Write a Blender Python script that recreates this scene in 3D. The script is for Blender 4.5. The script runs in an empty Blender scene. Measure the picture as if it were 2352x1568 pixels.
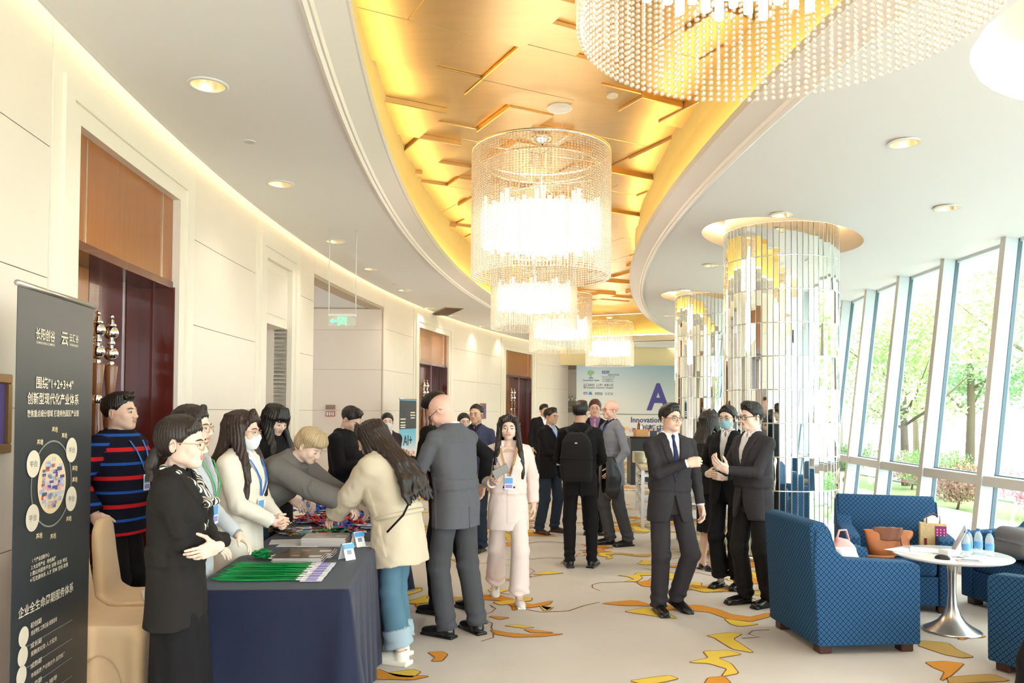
import bpy, bmesh, math, random
import numpy as np
from mathutils import Vector, Matrix, Euler
from mathutils.geometry import delaunay_2d_cdt
SC = bpy.context.scene
COL = SC.collection
rnd = random.Random(7)
# ------------------------------------------------------------------ camera
FPX, CAMH, PITCH, ROLL, HOR = 1800.0, 1.65, math.radians(1.3), math.radians(0.4), 945.0
CY = HOR - FPX*math.tan(PITCH)
cam_d = bpy.data.cameras.new('camera'); cam = bpy.data.objects.new('camera', cam_d); COL.objects.link(cam)
cam_d.sensor_width = 36; cam_d.lens = FPX/2352*36; cam_d.shift_y = (CY-784)/2352
cam_d.clip_start = .05; cam_d.clip_end = 500
RCAM = Matrix.Rotation(PITCH, 3, 'X') @ Matrix.Rotation(math.pi/2, 3, 'X') @ Matrix.Rotation(ROLL, 3, 'Z')
cam.matrix_world = Matrix.Translation((0, 0, CAMH)) @ RCAM.to_4x4()
SC.camera = cam
def ray(px, py):
    return RCAM @ Vector(((px-1176)/FPX, -(py-CY)/FPX, -1))
def atz(px, py, z=0.0):
    d = ray(px, py); t = (z-CAMH)/d.z; return Vector((d.x*t, d.y*t, z))
def aty(px, py, Y):
    d = ray(px, py); t = Y/d.y; return Vector((d.x*t, Y, CAMH+d.z*t))
# ------------------------------------------------------------------ world, sun, exposure
world = bpy.data.worlds.new('world'); SC.world = world; world.use_nodes = True
wn = world.node_tree; wn.nodes.clear()
_o = wn.nodes.new('ShaderNodeOutputWorld'); _b = wn.nodes.new('ShaderNodeBackground')
_b.inputs[0].default_value = (0.90, 0.965, 1.0, 1); _b.inputs[1].default_value = 8.6
wn.links.new(_b.outputs[0], _o.inputs[0])
SC.view_settings.view_transform = 'Standard'; SC.view_settings.look = 'None'
SC.view_settings.exposure = 0.30; SC.view_settings.gamma = 1; SC.view_settings.use_curve_mapping = False
SC.cycles.use_denoising = True; SC.cycles.use_light_tree = False
SC.cycles.adaptive_threshold = .03
SC.cycles.max_bounces = 8; SC.cycles.diffuse_bounces = 4; SC.cycles.glossy_bounces = 5
SC.cycles.transmission_bounces = 7; SC.cycles.transparent_max_bounces = 20
SC.cycles.caustics_reflective = False; SC.cycles.caustics_refractive = False
SC.cycles.sample_clamp_indirect = 6
# ------------------------------------------------------------------ materials
MATS = {}
def mat(name, col, rough=.6, metal=0, emit=0, bump=0, bscale=60, var=0, vscale=8, trans=0, sheen=0, spec=.5, ior=1.45, ecol=None, alpha=1, coat=0, stretch=(1, 1, 1), sss=0):
    if name in MATS: return MATS[name]
    m = bpy.data.materials.new(name); m.use_nodes = True; MATS[name] = m
    nt = m.node_tree; b = nt.nodes['Principled BSDF']
    b.inputs['Base Color'].default_value = (*col, 1); b.inputs['Roughness'].default_value = rough
    b.inputs['Metallic'].default_value = metal; b.inputs['IOR'].default_value = ior
    b.inputs['Specular IOR Level'].default_value = spec
    b.inputs['Transmission Weight'].default_value = trans; b.inputs['Alpha'].default_value = alpha
    b.inputs['Coat Weight'].default_value = coat
    if sheen: b.inputs['Sheen Weight'].default_value = sheen; b.inputs['Sheen Roughness'].default_value = .4
    if sss:
        b.inputs['Subsurface Weight'].default_value = sss; b.inputs['Subsurface Radius'].default_value = (.012, .004, .002)
        b.inputs['Subsurface Scale'].default_value = 1
    if emit:
        b.inputs['Emission Color'].default_value = (*(ecol or col), 1); b.inputs['Emission Strength'].default_value = emit
    if bump or var:
        tc = nt.nodes.new('ShaderNodeTexCoord'); mp = nt.nodes.new('ShaderNodeMapping'); mp.inputs['Scale'].default_value = stretch
        nt.links.new(tc.outputs['Object'], mp.inputs[0])
        if bump:
            n = nt.nodes.new('ShaderNodeTexNoise'); n.inputs['Scale'].default_value = bscale; n.inputs['Detail'].default_value = 3
            bp = nt.nodes.new('ShaderNodeBump'); bp.inputs['Strength'].default_value = bump; bp.inputs['Distance'].default_value = .01
            nt.links.new(mp.outputs[0], n.inputs[0]); nt.links.new(n.outputs[0], bp.inputs['Height']); nt.links.new(bp.outputs[0], b.inputs['Normal'])
        if var:
            n = nt.nodes.new('ShaderNodeTexNoise'); n.inputs['Scale'].default_value = vscale; n.inputs['Detail'].default_value = 4
            r = nt.nodes.new('ShaderNodeMix'); r.data_type = 'RGBA'
            r.inputs['A'].default_value = (*[c*(1-var) for c in col], 1); r.inputs['B'].default_value = (*[min(1, c*(1+var)) for c in col], 1)
            nt.links.new(mp.outputs[0], n.inputs[0]); nt.links.new(n.outputs[0], r.inputs['Factor']); nt.links.new(r.outputs['Result'], b.inputs['Base Color'])
    return m
def srgb(r, g, b):
    return tuple(((c/255)/12.92 if c/255 <= .04045 else ((c/255+.055)/1.055)**2.4) for c in (r, g, b))
# ------------------------------------------------------------------ object helpers
def tag(o, label=None, cat=None, group=None, kind=None):
    if label: o['label'] = label
    if cat: o['category'] = cat
    if group: o['group'] = group
    if kind: o['kind'] = kind
    return o
def empty(name, loc=(0, 0, 0), rz=0, label=None, cat=None, group=None, kind=None, parent=None):
    o = bpy.data.objects.new(name, None); COL.objects.link(o); o.location = loc; o.rotation_euler = (0, 0, rz)
    o.empty_display_size = .1
    if parent: o.parent = parent
    return tag(o, label, cat, group, kind)
def link(name, me, parent=None, loc=None, rot=None):
    o = bpy.data.objects.new(name, me); COL.objects.link(o)
    if parent: o.parent = parent
    if loc is not None: o.location = loc
    if rot is not None: o.rotation_euler = rot
    return o
def copy_tree(o, parent=None):
    c = o.copy(); COL.objects.link(c)
    if parent: c.parent = parent
    for ch in o.children: copy_tree(ch, c)
    return c
def npmesh(name, V, Fq, mats, mi=None, smooth=True):
    me = bpy.data.meshes.new(name); V = np.asarray(V, np.float32); Fq = np.asarray(Fq, np.int32)
    k = Fq.shape[1]; n = len(Fq)
    me.vertices.add(len(V)); me.vertices.foreach_set('co', V.ravel())
    me.loops.add(n*k); me.loops.foreach_set('vertex_index', Fq.ravel())
    me.polygons.add(n); me.polygons.foreach_set('loop_start', np.arange(0, n*k, k, dtype=np.int32))
    try: me.polygons.foreach_set('loop_total', np.full(n, k, np.int32))
    except Exception: pass
    for m in (mats if isinstance(mats, (list, tuple)) else [mats]): me.materials.append(m)
    if mi is not None: me.polygons.foreach_set('material_index', np.asarray(mi, np.int32))
    me.polygons.foreach_set('use_smooth', np.full(n, smooth))
    me.update(calc_edges=True); me.validate()
    return me
class MB:
    """mesh collector: boxes, tubes, lathes, ribbons -> one mesh"""
    def __init__(s): s.v = []; s.f = []; s.m = []; s.sm = []
    def add(s, V, Fs, mi=0, smooth=False):
        o = len(s.v); s.v += [tuple(v) for v in V]
        for f in Fs: s.f.append([i+o for i in f]); s.m.append(mi); s.sm.append(smooth)
        return s
    def box(s, c, d, mi=0, rz=0, R=None, bev=0):
        hx, hy, hz = d[0]/2, d[1]/2, d[2]/2
        M = R if R is not None else Matrix.Rotation(rz, 3, 'Z')
        if bev and min(hx, hy, hz) > bev*1.01:
            V = []
            for sx in (-1, 1):
                for sy in (-1, 1):
                    for sz in (-1, 1):
                        V += [(sx*hx, sy*(hy-bev), sz*(hz-bev)), (sx*(hx-bev), sy*hy, sz*(hz-bev)), (sx*(hx-bev), sy*(hy-bev), sz*hz)]
            b = bmesh.new(); vs = [b.verts.new(v) for v in V]
            bmesh.ops.convex_hull(b, input=vs); b.verts.index_update()
            Vv = [M @ v.co + Vector(c) for v in b.verts]; Ff = [[v.index for v in f.verts] for f in b.faces]; b.free()
            return s.add(Vv, Ff, mi)
        V = [M @ Vector((x*hx, y*hy, z*hz)) + Vector(c) for x in (-1, 1) for y in (-1, 1) for z in (-1, 1)]
        return s.add(V, [(0, 1, 3, 2), (4, 6, 7, 5), (0, 4, 5, 1), (2, 3, 7, 6), (0, 2, 6, 4), (1, 5, 7, 3)], mi)
    def tube(s, pts, r, n=8, mi=0, cap=True, smooth=True, closed=False):
        pts = [Vector(p) for p in pts]; rs = r if isinstance(r, (list, tuple)) else [r]*len(pts)
        V = []; N = len(pts); up = None
        for i, p in enumerate(pts):
            if closed: t = pts[(i+1) % N]-pts[i-1]
            else: t = pts[min(i+1, N-1)]-pts[max(i-1, 0)]
            t = t.normalized() if t.length > 1e-9 else Vector((0, 0, 1))
            if up is None: up = Vector((0, 0, 1)) if abs(t.z) < .9 else Vector((1, 0, 0))
            a = t.cross(up).normalized(); up = a.cross(t)
            for k in range(n):
                an = 2*math.pi*k/n; V.append(p+(a*math.cos(an)+up*math.sin(an))*rs[i])
        Fs = []
        for i in range(N if closed else N-1):
            j = (i+1) % N
            for k in range(n):
                q = (k+1) % n; Fs.append((i*n+k, i*n+q, j*n+q, j*n+k))
        if cap and not closed: Fs += [tuple(range(n))[::-1], tuple((N-1)*n+k for k in range(n))]
        return s.add(V, Fs, mi, smooth)
    def lathe(s, prof, n=24, mi=0, c=(0, 0, 0), smooth=True, a0=0, a1=2*math.pi):
        full = abs(a1-a0-2*math.pi) < 1e-6; m = n if full else n+1; V = []
        for (r, z) in prof:
            for k in range(m):
                a = a0+(a1-a0)*k/n; V.append((c[0]+r*math.cos(a), c[1]+r*math.sin(a), c[2]+z))
        Fs = []
        for i in range(len(prof)-1):
            for k in range(n):
                q = (k+1) % m; Fs.append((i*m+k, i*m+q, (i+1)*m+q, (i+1)*m+k))
        return s.add(V, Fs, mi, smooth)
    def prism(s, poly, z0, z1, mi=0, M=None):
        n = len(poly); V = [Vector((x, y, z0)) for x, y in poly]+[Vector((x, y, z1)) for x, y in poly]
        if M is not None: V = [M @ v for v in V]
        return s.add(V, [tuple(range(n))[::-1], tuple(range(n, 2*n))]+[(i, (i+1) % n, n+(i+1) % n, n+i) for i in range(n)], mi)
    def mesh(s, name, mats):
        me = bpy.data.meshes.new(name); me.from_pydata(s.v, [], s.f)
        for m in (mats if isinstance(mats, (list, tuple)) else [mats]): me.materials.append(m)
        me.polygons.foreach_set('material_index', s.m); me.polygons.foreach_set('use_smooth', s.sm); me.update()
        return me
    def build(s, name, mats, parent=None, loc=None, rot=None):
        return link(name, s.mesh(name, mats), parent, loc, rot)
def bevel_mod(o, w=.01, seg=2):
    m = o.modifiers.new('bevel', 'BEVEL'); m.width = w; m.segments = seg; m.limit_method = 'ANGLE'; return o
def text(s, size, m, parent=None, M=None, name='lettering', align='LEFT', sx=1, ext=0.0, bold=0):
    cu = bpy.data.curves.new('t', 'FONT'); cu.body = s; cu.size = size; cu.extrude = ext; cu.align_x = align; cu.offset = bold
    cu.resolution_u = 2
    o = bpy.data.objects.new('t', cu); COL.objects.link(o)
    dg = bpy.context.evaluated_depsgraph_get(); me = bpy.data.meshes.new_from_object(o.evaluated_get(dg))
    COL.objects.unlink(o); bpy.data.objects.remove(o)
    me.materials.clear(); me.materials.append(m)
    T = (M if M is not None else Matrix()) @ Matrix.Diagonal((sx, 1, 1, 1)); me.transform(T)
    return link(name, me, parent)
# ------------------------------------------------------------------ implicit-surface modeller (figures, cushions, bags)
def nrm(v): v = np.asarray(v, float); return v/max(1e-9, np.linalg.norm(v))
def rotm(x=0, y=0, z=0):
    """degrees: z yaw, x pitch, y roll -> 3x3 (columns = local axes)"""
    return np.array(Euler((math.radians(x), math.radians(y), math.radians(z)), 'XYZ').to_matrix())
class SDF:
    def __init__(s, lo, hi, h):
        s.lo = np.array(lo, float)-2*h; s.h = h
        s.n = np.ceil((np.array(hi, float)-s.lo)/h).astype(int)+3
        s.D = np.full(s.n, .2, np.float32); s.M = np.zeros(s.n, np.uint8)
        s.ax = [(s.lo[i]+h*np.arange(s.n[i])).astype(np.float32) for i in range(3)]
    def _sub(s, lo, hi):
        a = np.clip(np.floor((np.asarray(lo)-s.lo)/s.h).astype(int), 0, s.n); b = np.clip(np.ceil((np.asarray(hi)-s.lo)/s.h).astype(int)+1, 0, s.n)
        if (b <= a).any(): return None, None
        sl = tuple(slice(a[i], b[i]) for i in range(3))
        return sl, (s.ax[0][sl[0]][:, None, None], s.ax[1][sl[1]][None, :, None], s.ax[2][sl[2]][None, None, :])
    def put(s, fn, lo, hi, k=.01, m=0, cut=False):
        pad = k+2.5*s.h; sl, g = s._sub(np.asarray(lo)-pad, np.asarray(hi)+pad)
        if sl is None: return s
        d = np.broadcast_to(fn(*g), s.D[sl].shape).astype(np.float32); c = s.D[sl].copy()
        if cut:
            h = np.clip(.5-.5*(c+d)/k, 0, 1); s.D[sl] = c*(1-h)-d*h+k*h*(1-h)
            s.M[sl] = np.where(-d > c, m, s.M[sl]) if m else s.M[sl]
        else:
            h = np.clip(.5+.5*(c-d)/k, 0, 1); s.D[sl] = c*(1-h)+d*h-k*h*(1-h)
            s.M[sl] = np.where(d < c, m, s.M[sl])
        return s
    def rc(s, a, b, ra, rb, k=.01, m=0, cut=False, flat=None, sq=None):
        """round cone a->b; flat='b': flat end at b; sq=(axis vec, factor) squash across that axis"""
        a = np.asarray(a, float); b = np.asarray(b, float); ba = b-a; L2 = max(1e-12, ba @ ba); L = math.sqrt(L2)
        def fn(X, Y, Z):
            x, y, z = X-a[0], Y-a[1], Z-a[2]; tt = (x*ba[0]+y*ba[1]+z*ba[2])/L2; t = np.clip(tt, 0, 1)
            u, v, w = x-t*ba[0], y-t*ba[1], z-t*ba[2]
            if sq is not None:
                q = nrm(sq[0]); e = (u*q[0]+v*q[1]+w*q[2]); f = (1/sq[1]-1)*e; u, v, w = u+f*q[0], v+f*q[1], w+f*q[2]
            d = np.sqrt(u*u+v*v+w*w)-(ra+(rb-ra)*t)
            if sq is not None: d = d*min(1, sq[1])
            if flat and 'b' in flat: d = np.maximum(d, (tt-1)*L)
            if flat and 'a' in flat: d = np.maximum(d, -tt*L)
            return d
        R = max(ra, rb)*(max(1, sq[1]) if sq is not None else 1)
        return s.put(fn, np.minimum(a, b)-R, np.maximum(a, b)+R, k, m, cut)
    def ell(s, c, r, R=None, k=.01, m=0, cut=False):
        c = np.asarray(c, float); r = np.asarray(r, float); R = np.eye(3) if R is None else R
        def fn(X, Y, Z):
            x, y, z = X-c[0], Y-c[1], Z-c[2]
            q = [x*R[0, i]+y*R[1, i]+z*R[2, i] for i in range(3)]
            k0 = np.sqrt(sum((q[i]/r[i])**2 for i in range(3))); k1 = np.sqrt(sum((q[i]/r[i]**2)**2 for i in range(3)))
            return k0*(k0-1)/np.maximum(k1, 1e-6)
        e = np.sqrt(((R*r[None, :])**2).sum(1))
        return s.put(fn, c-e, c+e, k, m, cut)
    def box(s, c, hf, r=.01, R=None, k=.01, m=0, cut=False):
        c = np.asarray(c, float); hf = np.asarray(hf, float)-r; R = np.eye(3) if R is None else R
        def fn(X, Y, Z):
            x, y, z = X-c[0], Y-c[1], Z-c[2]
            q = [np.abs(x*R[0, i]+y*R[1, i]+z*R[2, i])-hf[i] for i in range(3)]
            return np.sqrt(sum(np.maximum(a, 0)**2 for a in q))+np.minimum(np.maximum(q[0], np.maximum(q[1], q[2])), 0)-r
        e = (np.abs(R)*(hf+r)[None, :]).sum(1)
        return s.put(fn, c-e, c+e, k, m, cut)
    def loft(s, o, R, st, k=.02, m=0, p=2.4, grow=0.0):
        """stations (z, halfwidth x, halfdepth y, yoff) in frame o,R; flat ends"""
        o = np.asarray(o, float); st = np.array([(list(q)+[0]*(4-len(q)))[:4] for q in st], float)
        def fn(X, Y, Z):
            x, y, z = X-o[0], Y-o[1], Z-o[2]
            q = [x*R[0, i]+y*R[1, i]+z*R[2, i] for i in range(3)]
            w = np.interp(q[2], st[:, 0], st[:, 1])+grow; d = np.interp(q[2], st[:, 0], st[:, 2])+grow; yo = np.interp(q[2], st[:, 0], st[:, 3])
            a = (np.abs(q[0])/w)**p+(np.abs(q[1]-yo)/d)**p
            dd = (a**(1/p)-1)*np.minimum(w, d)
            return np.maximum(dd, np.maximum(st[0, 0]-q[2], q[2]-st[-1, 0]))
        zc = (st[0, 0]+st[-1, 0])/2; c = o+R @ np.array([0, 0, zc])
        hf = np.array([st[:, 1].max()+grow, (st[:, 2]+np.abs(st[:, 3])).max()+grow, (st[-1, 0]-st[0, 0])/2])
        e = (np.abs(R)*hf[None, :]).sum(1)
        return s.put(fn, c-e, c+e, k, m)
    def mod(s, fn, band=.03):
        """D += fn(P) near the surface"""
        I = np.nonzero(np.abs(s.D) < band)
        P = np.stack([s.ax[i][I[i]] for i in range(3)], 1); s.D[I] = fn(P, s.D[I]); return s
    def mesh(s, name, mats, extra=None, smooth_it=0):
        D = s.D; ins = D < 0
        c = ins[:-1, :-1, :-1].astype(np.int8)
        for dx, dy, dz in ((1, 0, 0), (0, 1, 0), (0, 0, 1), (1, 1, 0), (1, 0, 1), (0, 1, 1), (1, 1, 1)):
            c = c+ins[dx:D.shape[0]-1+dx, dy:D.shape[1]-1+dy, dz:D.shape[2]-1+dz]
        I = np.stack(np.nonzero((c > 0) & (c < 8)), 1)
        if len(I) == 0: return npmesh(name, np.zeros((3, 3)), [[0, 1, 2]], mats)
        idx = np.full(c.shape, -1, np.int32); idx[I[:, 0], I[:, 1], I[:, 2]] = np.arange(len(I))
        cor = np.array([(i >> 2 & 1, i >> 1 & 1, i & 1) for i in range(8)])
        V = np.stack([D[I[:, 0]+q[0], I[:, 1]+q[1], I[:, 2]+q[2]] for q in cor], 1)
        S = np.zeros((len(I), 3)); N = np.zeros(len(I))
        for a in range(8):
            for b in range(a+1, 8):
                if np.abs(cor[a]-cor[b]).sum() != 1: continue
                m = (V[:, a] < 0) != (V[:, b] < 0); t = V[m, a]/(V[m, a]-V[m, b])
                S[m] += cor[a]+t[:, None]*(cor[b]-cor[a]); N[m] += 1
        P = s.lo+s.h*(I+S/N[:, None]); Q = []
        for ax in range(3):
            A = [slice(1, -1)]*3; B = [slice(1, -1)]*3; A[ax] = slice(0, -1); B[ax] = slice(1, None)
            ia = ins[tuple(A)]; ib = ins[tuple(B)]; e = np.stack(np.nonzero(ia != ib), 1)
            if len(e) == 0: continue
            fl = ia[e[:, 0], e[:, 1], e[:, 2]]; g = e+np.array([0 if i == ax else 1 for i in range(3)])
            u, v = [(1, 2), (2, 0), (0, 1)][ax]
            du = np.eye(3, dtype=int)[u]; dv = np.eye(3, dtype=int)[v]
            q = np.stack([idx[tuple((g-o).T)] for o in (du+dv, dv, np.zeros(3, int), du)], 1)
            q[~fl] = q[~fl][:, ::-1]; Q.append(q)
        Q = np.concatenate(Q); Q = Q[(Q >= 0).all(1)]
        for _ in range(smooth_it):
            A = np.zeros_like(P); C = np.zeros(len(P))
            for a, b in ((0, 1), (1, 2), (2, 3), (3, 0)):
                np.add.at(A, Q[:, a], P[Q[:, b]]); np.add.at(C, Q[:, a], 1); np.add.at(A, Q[:, b], P[Q[:, a]]); np.add.at(C, Q[:, b], 1)
            P = P*.4+.6*A/C[:, None]
        g = np.round((P[Q[:, 0]]-s.lo)/s.h).astype(int); mi = s.M[g[:, 0], g[:, 1], g[:, 2]]
        if extra:
            for (V2, F2, m2) in extra:
                Q = np.concatenate([Q, np.asarray(F2, int)+len(P)]); P = np.concatenate([P, V2]); mi = np.concatenate([mi, np.full(len(F2), m2)])
        return npmesh(name, P, Q, mats, mi)
    def at(s, p):
        i = np.round((np.asarray(p)-s.lo)/s.h).astype(int); i = np.clip(i, 0, s.n-1); return float(s.D[i[0], i[1], i[2]])
def wob(P, f, seed=0):
    """cheap smooth pseudo-noise in -1..1"""
    r = np.random.RandomState(seed); o = 0
    for i in range(4):
        k = r.normal(size=3); k = k/np.linalg.norm(k)*f*(1+.5*i); w = r.normal(size=3); w = w/np.linalg.norm(w)*f*.6
        o = o+np.sin(P @ k+1.6*np.sin(P @ w+r.rand()*6)+r.rand()*6)
    return o/4
def sph(c, r, R=None, n=10, half=None):
    """uv sphere as quads; r=(rx,ry,rz)"""
    V = []; R = np.eye(3) if R is None else R
    for i in range(n//2+1):
        th = math.pi*i/(n//2)
        for j in range(n):
            a = 2*math.pi*j/n; V.append(R @ (np.array([math.sin(th)*math.cos(a), math.cos(th), math.sin(th)*math.sin(a)])*r)+c)
    Fq = [(i*n+j, i*n+(j+1) % n, (i+1)*n+(j+1) % n, (i+1)*n+j) for i in range(n//2) for j in range(n)]
    return np.array(V), np.array(Fq)[:, ::-1]
# ------------------------------------------------------------------ people
SKIN = dict(light=(0.78, 0.52, 0.40), fair=(0.83, 0.60, 0.49), tan=(0.66, 0.40, 0.28), pink=(0.82, 0.50, 0.40))
def m_skin(k): return mat('skin_'+k, SKIN[k], .5, sss=.15, var=.05, vscale=25, spec=.35)
def m_cloth(name, rgb, rough=.85, bump=.12, bs=260, sheen=.0, var=.08): return mat('cloth_'+name, srgb(*rgb), rough, bump=bump, bscale=bs, var=var, vscale=6, spec=.25, sheen=sheen)
def m_hair(name, rgb): return mat('hair_'+name, srgb(*rgb), .42, bump=.5, bscale=90, var=.35, vscale=60, stretch=(1, 1, .12), spec=.5)
def stripe_mat(ofs=0):
    m = bpy.data.materials.new('striped_knit'); m.use_nodes = True; nt = m.node_tree; b = nt.nodes['Principled BSDF']; b.inputs['Roughness'].default_value = .9
    b.inputs['Specular IOR Level'].default_value = .15
    tc = nt.nodes.new('ShaderNodeTexCoord'); sp = nt.nodes.new('ShaderNodeSeparateXYZ'); nt.links.new(tc.outputs['Object'], sp.inputs[0])
    def M(op, a, bv):
        n = nt.nodes.new('ShaderNodeMath'); n.operation = op
        for i, q in enumerate((a, bv)):
            if q is None: continue
            if isinstance(q, (int, float)): n.inputs[i].default_value = q
            else: nt.links.new(q, n.inputs[i])
        return n.outputs[0]
    ph = M('FRACT', M('ADD', M('MULTIPLY', sp.outputs['Z'], 1/.19), ofs), None)
    red = M('LESS_THAN', M('ABSOLUTE', M('SUBTRACT', ph, .25), None), .07)
    blu = M('LESS_THAN', M('ABSOLUTE', M('SUBTRACT', ph, .75), None), .048)
    c1 = nt.nodes.new('ShaderNodeMix'); c1.data_type = 'RGBA'; c1.inputs['A'].default_value = (*srgb(22, 22, 38), 1); c1.inputs['B'].default_value = (*srgb(196, 32, 40), 1); nt.links.new(red, c1.inputs['Factor'])
    c2 = nt.nodes.new('ShaderNodeMix'); c2.data_type = 'RGBA'; c2.inputs['B'].default_value = (*srgb(36, 84, 170), 1); nt.links.new(c1.outputs['Result'], c2.inputs['A']); nt.links.new(blu, c2.inputs['Factor'])
    nt.links.new(c2.outputs['Result'], b.inputs['Base Color']); return m
CR = dict(
    eyew=lambda: mat('eye_white', (.55, .51, .48), .35), iris=lambda: mat('iris', (.02, .012, .01), .15), lips=lambda k='': mat('lips'+k, srgb(*((206, 134, 122) if k else (198, 146, 130))), .45))
def ik(a, t, l1, l2, hint):
    a = np.array(a, float); t = np.array(t, float); d = t-a; L = np.linalg.norm(d); mx = (l1+l2)*.995
    if L > mx: t = a+d/L*mx; d = t-a; L = mx
    d /= L; x = (l1*l1-l2*l2+L*L)/(2*L); h = math.sqrt(max(0, l1*l1-x*x)); hint = np.array(hint, float); q = hint-d*(hint @ d); q = nrm(q)
    return a+d*x+q*h, t
def human(name, px, Y, face, H=1.72, label='', group=None, sex='m', skin='light', hair='short', haircol='black', top=None, bottom=None, shoes=None,
          arms=None, feet=None, lean=0, twist=0, roll=0, head=(0, 0, 0), q=1.0, build=1.0, glasses=None, mask=None, shirt=None, tie=None,
          lanyard=None, smile=0, pz=0, pelvis=(0, 0), ptilt=0, X=None, hs=1.0, extra=None, belly=0):
    """face: heading in degrees (0 looks at the camera, 90 to +X, 180 away). arms: {'R':dict(w=(x,y,z),e=hint,n=palm normal,c=curl)}"""
    s = H/1.75; fem = sex == 'f'; arms = arms or {}; feet = feet or {}
    if X is None: X = ray(px, 1100).x/ray(px, 1100).y*Y
    root = empty(name, (X, Y, 0), math.radians(face+180), label, 'person', group)
    top = top or {}; bottom = bottom or {}; hb = .0045*q; hc = .0068*q
    # --- skeleton
    foot = {}
    for k, sg in (('R', 1), ('L', -1)):
        f = feet.get(k, {}); ball = f.get('p', (sg*.088, .10)); yaw = f.get('yaw', -sg*8); lift = f.get('lift', 0); up = f.get('up', 0)
        Rf = rotm(0, 0, yaw) @ rotm(-lift, 0, 0); b = np.array([ball[0]*s, ball[1]*s, up]); foot[k] = (b, Rf, b+Rf @ np.array([0, -.125*s, .0])+np.array([0, 0, .08*s]) if not lift else b+Rf @ np.array([0, -.125*s, .08*s]))
    P = np.array([pelvis[0]*s, pelvis[1]*s, (.935+pz)*s]); Rp = rotm(-ptilt, roll*.3, 0); Rc = rotm(-(ptilt+lean), roll, twist)
    W = P+Rp @ np.array([0, 0, .13*s])
    sw = (.162 if fem else .185)*build**.5; bw = (.9 if fem else 1.0)*build
    S = W+Rc @ np.array([0, -.005, .352])*s; NB = W+Rc @ np.array([0, -.012, .425])*s
    Rh = rotm(head[1], head[2], head[0])    # yaw, pitch (negative = looks down), roll
    Hc = NB+(Rc @ np.array([0, .012, .058])+Rh @ np.array([0, .018, .085]))*s
    hs = hs*s**.5*(.97 if fem else 1.0)
    J = {}
    for k, sg in (('R', 1), ('L', -1)):
        a = arms.get(k, {}); sh = S+Rc @ np.array([sg*sw*s, 0, 0])
        w = np.array(a['w'], float)*s if 'w' in a else sh+np.array([sg*.06, .05, -.52])*s
        e, w = ik(sh, w, .285*s, .25*s, a.get('e', (sg*.5, -1, -.2)))
        hip = P+Rp @ np.array([sg*.088*s*(.95+.05*bw), 0, -.015*s]); kn, ank = ik(hip, foot[k][2], .432*s, .42*s, foot[k][1] @ np.array([sg*.03, 1, .0]))
        J[k] = dict(sh=sh, el=e, wr=w, hip=hip, kn=kn, an=ank, a=a, sg=sg)
    # --- body: head, neck, hands (and bare legs) in one mesh
    mats = [m_skin(skin), CR['lips']('' if not fem else '_f'), CR['eyew'](), CR['iris'](), m_hair(haircol, HAIRC[haircol])]
    hr = .17*hs; F = SDF(Hc-[hr*.95, hr*.95, hr*1.25], Hc+[hr*.95, hr*.95, hr*.95], hb*(.62 if q <= 1.05 else .8))
    def hp(x, y, z): return Hc+Rh @ (np.array([x, y, z])*hs)
    fw = 1.0 if fem else 1.06
    F.ell(hp(0, -.014, .034), np.array([.075, .094, .082])*hs, Rh)
    F.ell(hp(0, .032, -.03), np.array([.0555*fw, .057, .072])*hs, Rh, .03*hs)
    F.ell(hp(0, .057, -.086), np.array([.031*fw, .031, .024])*hs, Rh, .022*hs)
    for sg in (-1, 1):
        F.ell(hp(sg*.043*fw, .012, -.058), np.array([.016, .034, .022])*hs, Rh, .03*hs)
        F.ell(hp(sg*.037, .058, -.026), np.array([.026, .022, .026])*hs, Rh, .018*hs)
    F.rc(hp(-.03, .079, .017), hp(.03, .079, .017), .0085*hs, .0085*hs, .014*hs)
    for sg in (-1, 1): F.ell(hp(sg*.032, .098, -.004), np.array([.019, .013, .011])*hs, Rh, .012*hs, cut=True)
    F.rc(hp(0, .087, .006), hp(0, .103, -.03), .0065*hs, .0105*hs, .009*hs)
    for sg in (-1, 1): F.ell(hp(sg*.0125, .094, -.035), np.array([.0075, .01, .0075])*hs, Rh, .006*hs)
    F.ell(hp(0, .074, -.060), np.array([.028, .016, .018])*hs, Rh, .012*hs)
    for sg in (-1, 1): F.ell(hp(sg*.031, .0765, -.004), np.array([.0145, .0125, .0115])*hs, Rh, .004*hs)
    F.ell(hp(0, .0885, -.0545), np.array([.023+.005*smile, .0078, .0048])*hs, Rh, .004*hs, m=1)
    F.ell(hp(0, .0875, -.0625), np.array([.020+.004*smile, .0078, .006])*hs, Rh, .004*hs, m=1)
    F.ell(hp(0, .0962, -.0585), np.array([.019+.006*smile, .004, .0018+.002*smile])*hs, Rh, .002, cut=True)
    for sg in (-1, 1):
        Re = Rh @ rotm(0, 0, sg*-22)
        F.ell(hp(sg*.079, -.012, -.008), np.array([.0075, .019, .031])*hs, Re, .006*hs)
        F.ell(hp(sg*.0865, -.008, -.004), np.array([.005, .011, .018])*hs, Re, .005*hs, cut=True)
    nb = NB+Rc @ np.array([0, .0, -.03])*s
    nr = (.0405 if fem else .053)*s*build**.5
    F.rc(nb, hp(0, -.016, -.045), nr*1.12, nr, .022*hs)
    if shirt is None or top.get('open', 0): F.rc(nb+Rc @ np.array([0, 0, -.02]), nb+Rc @ np.array([0, .03, -.08]), nr*1.2, .09*s, .04)
    ex = []
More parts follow.
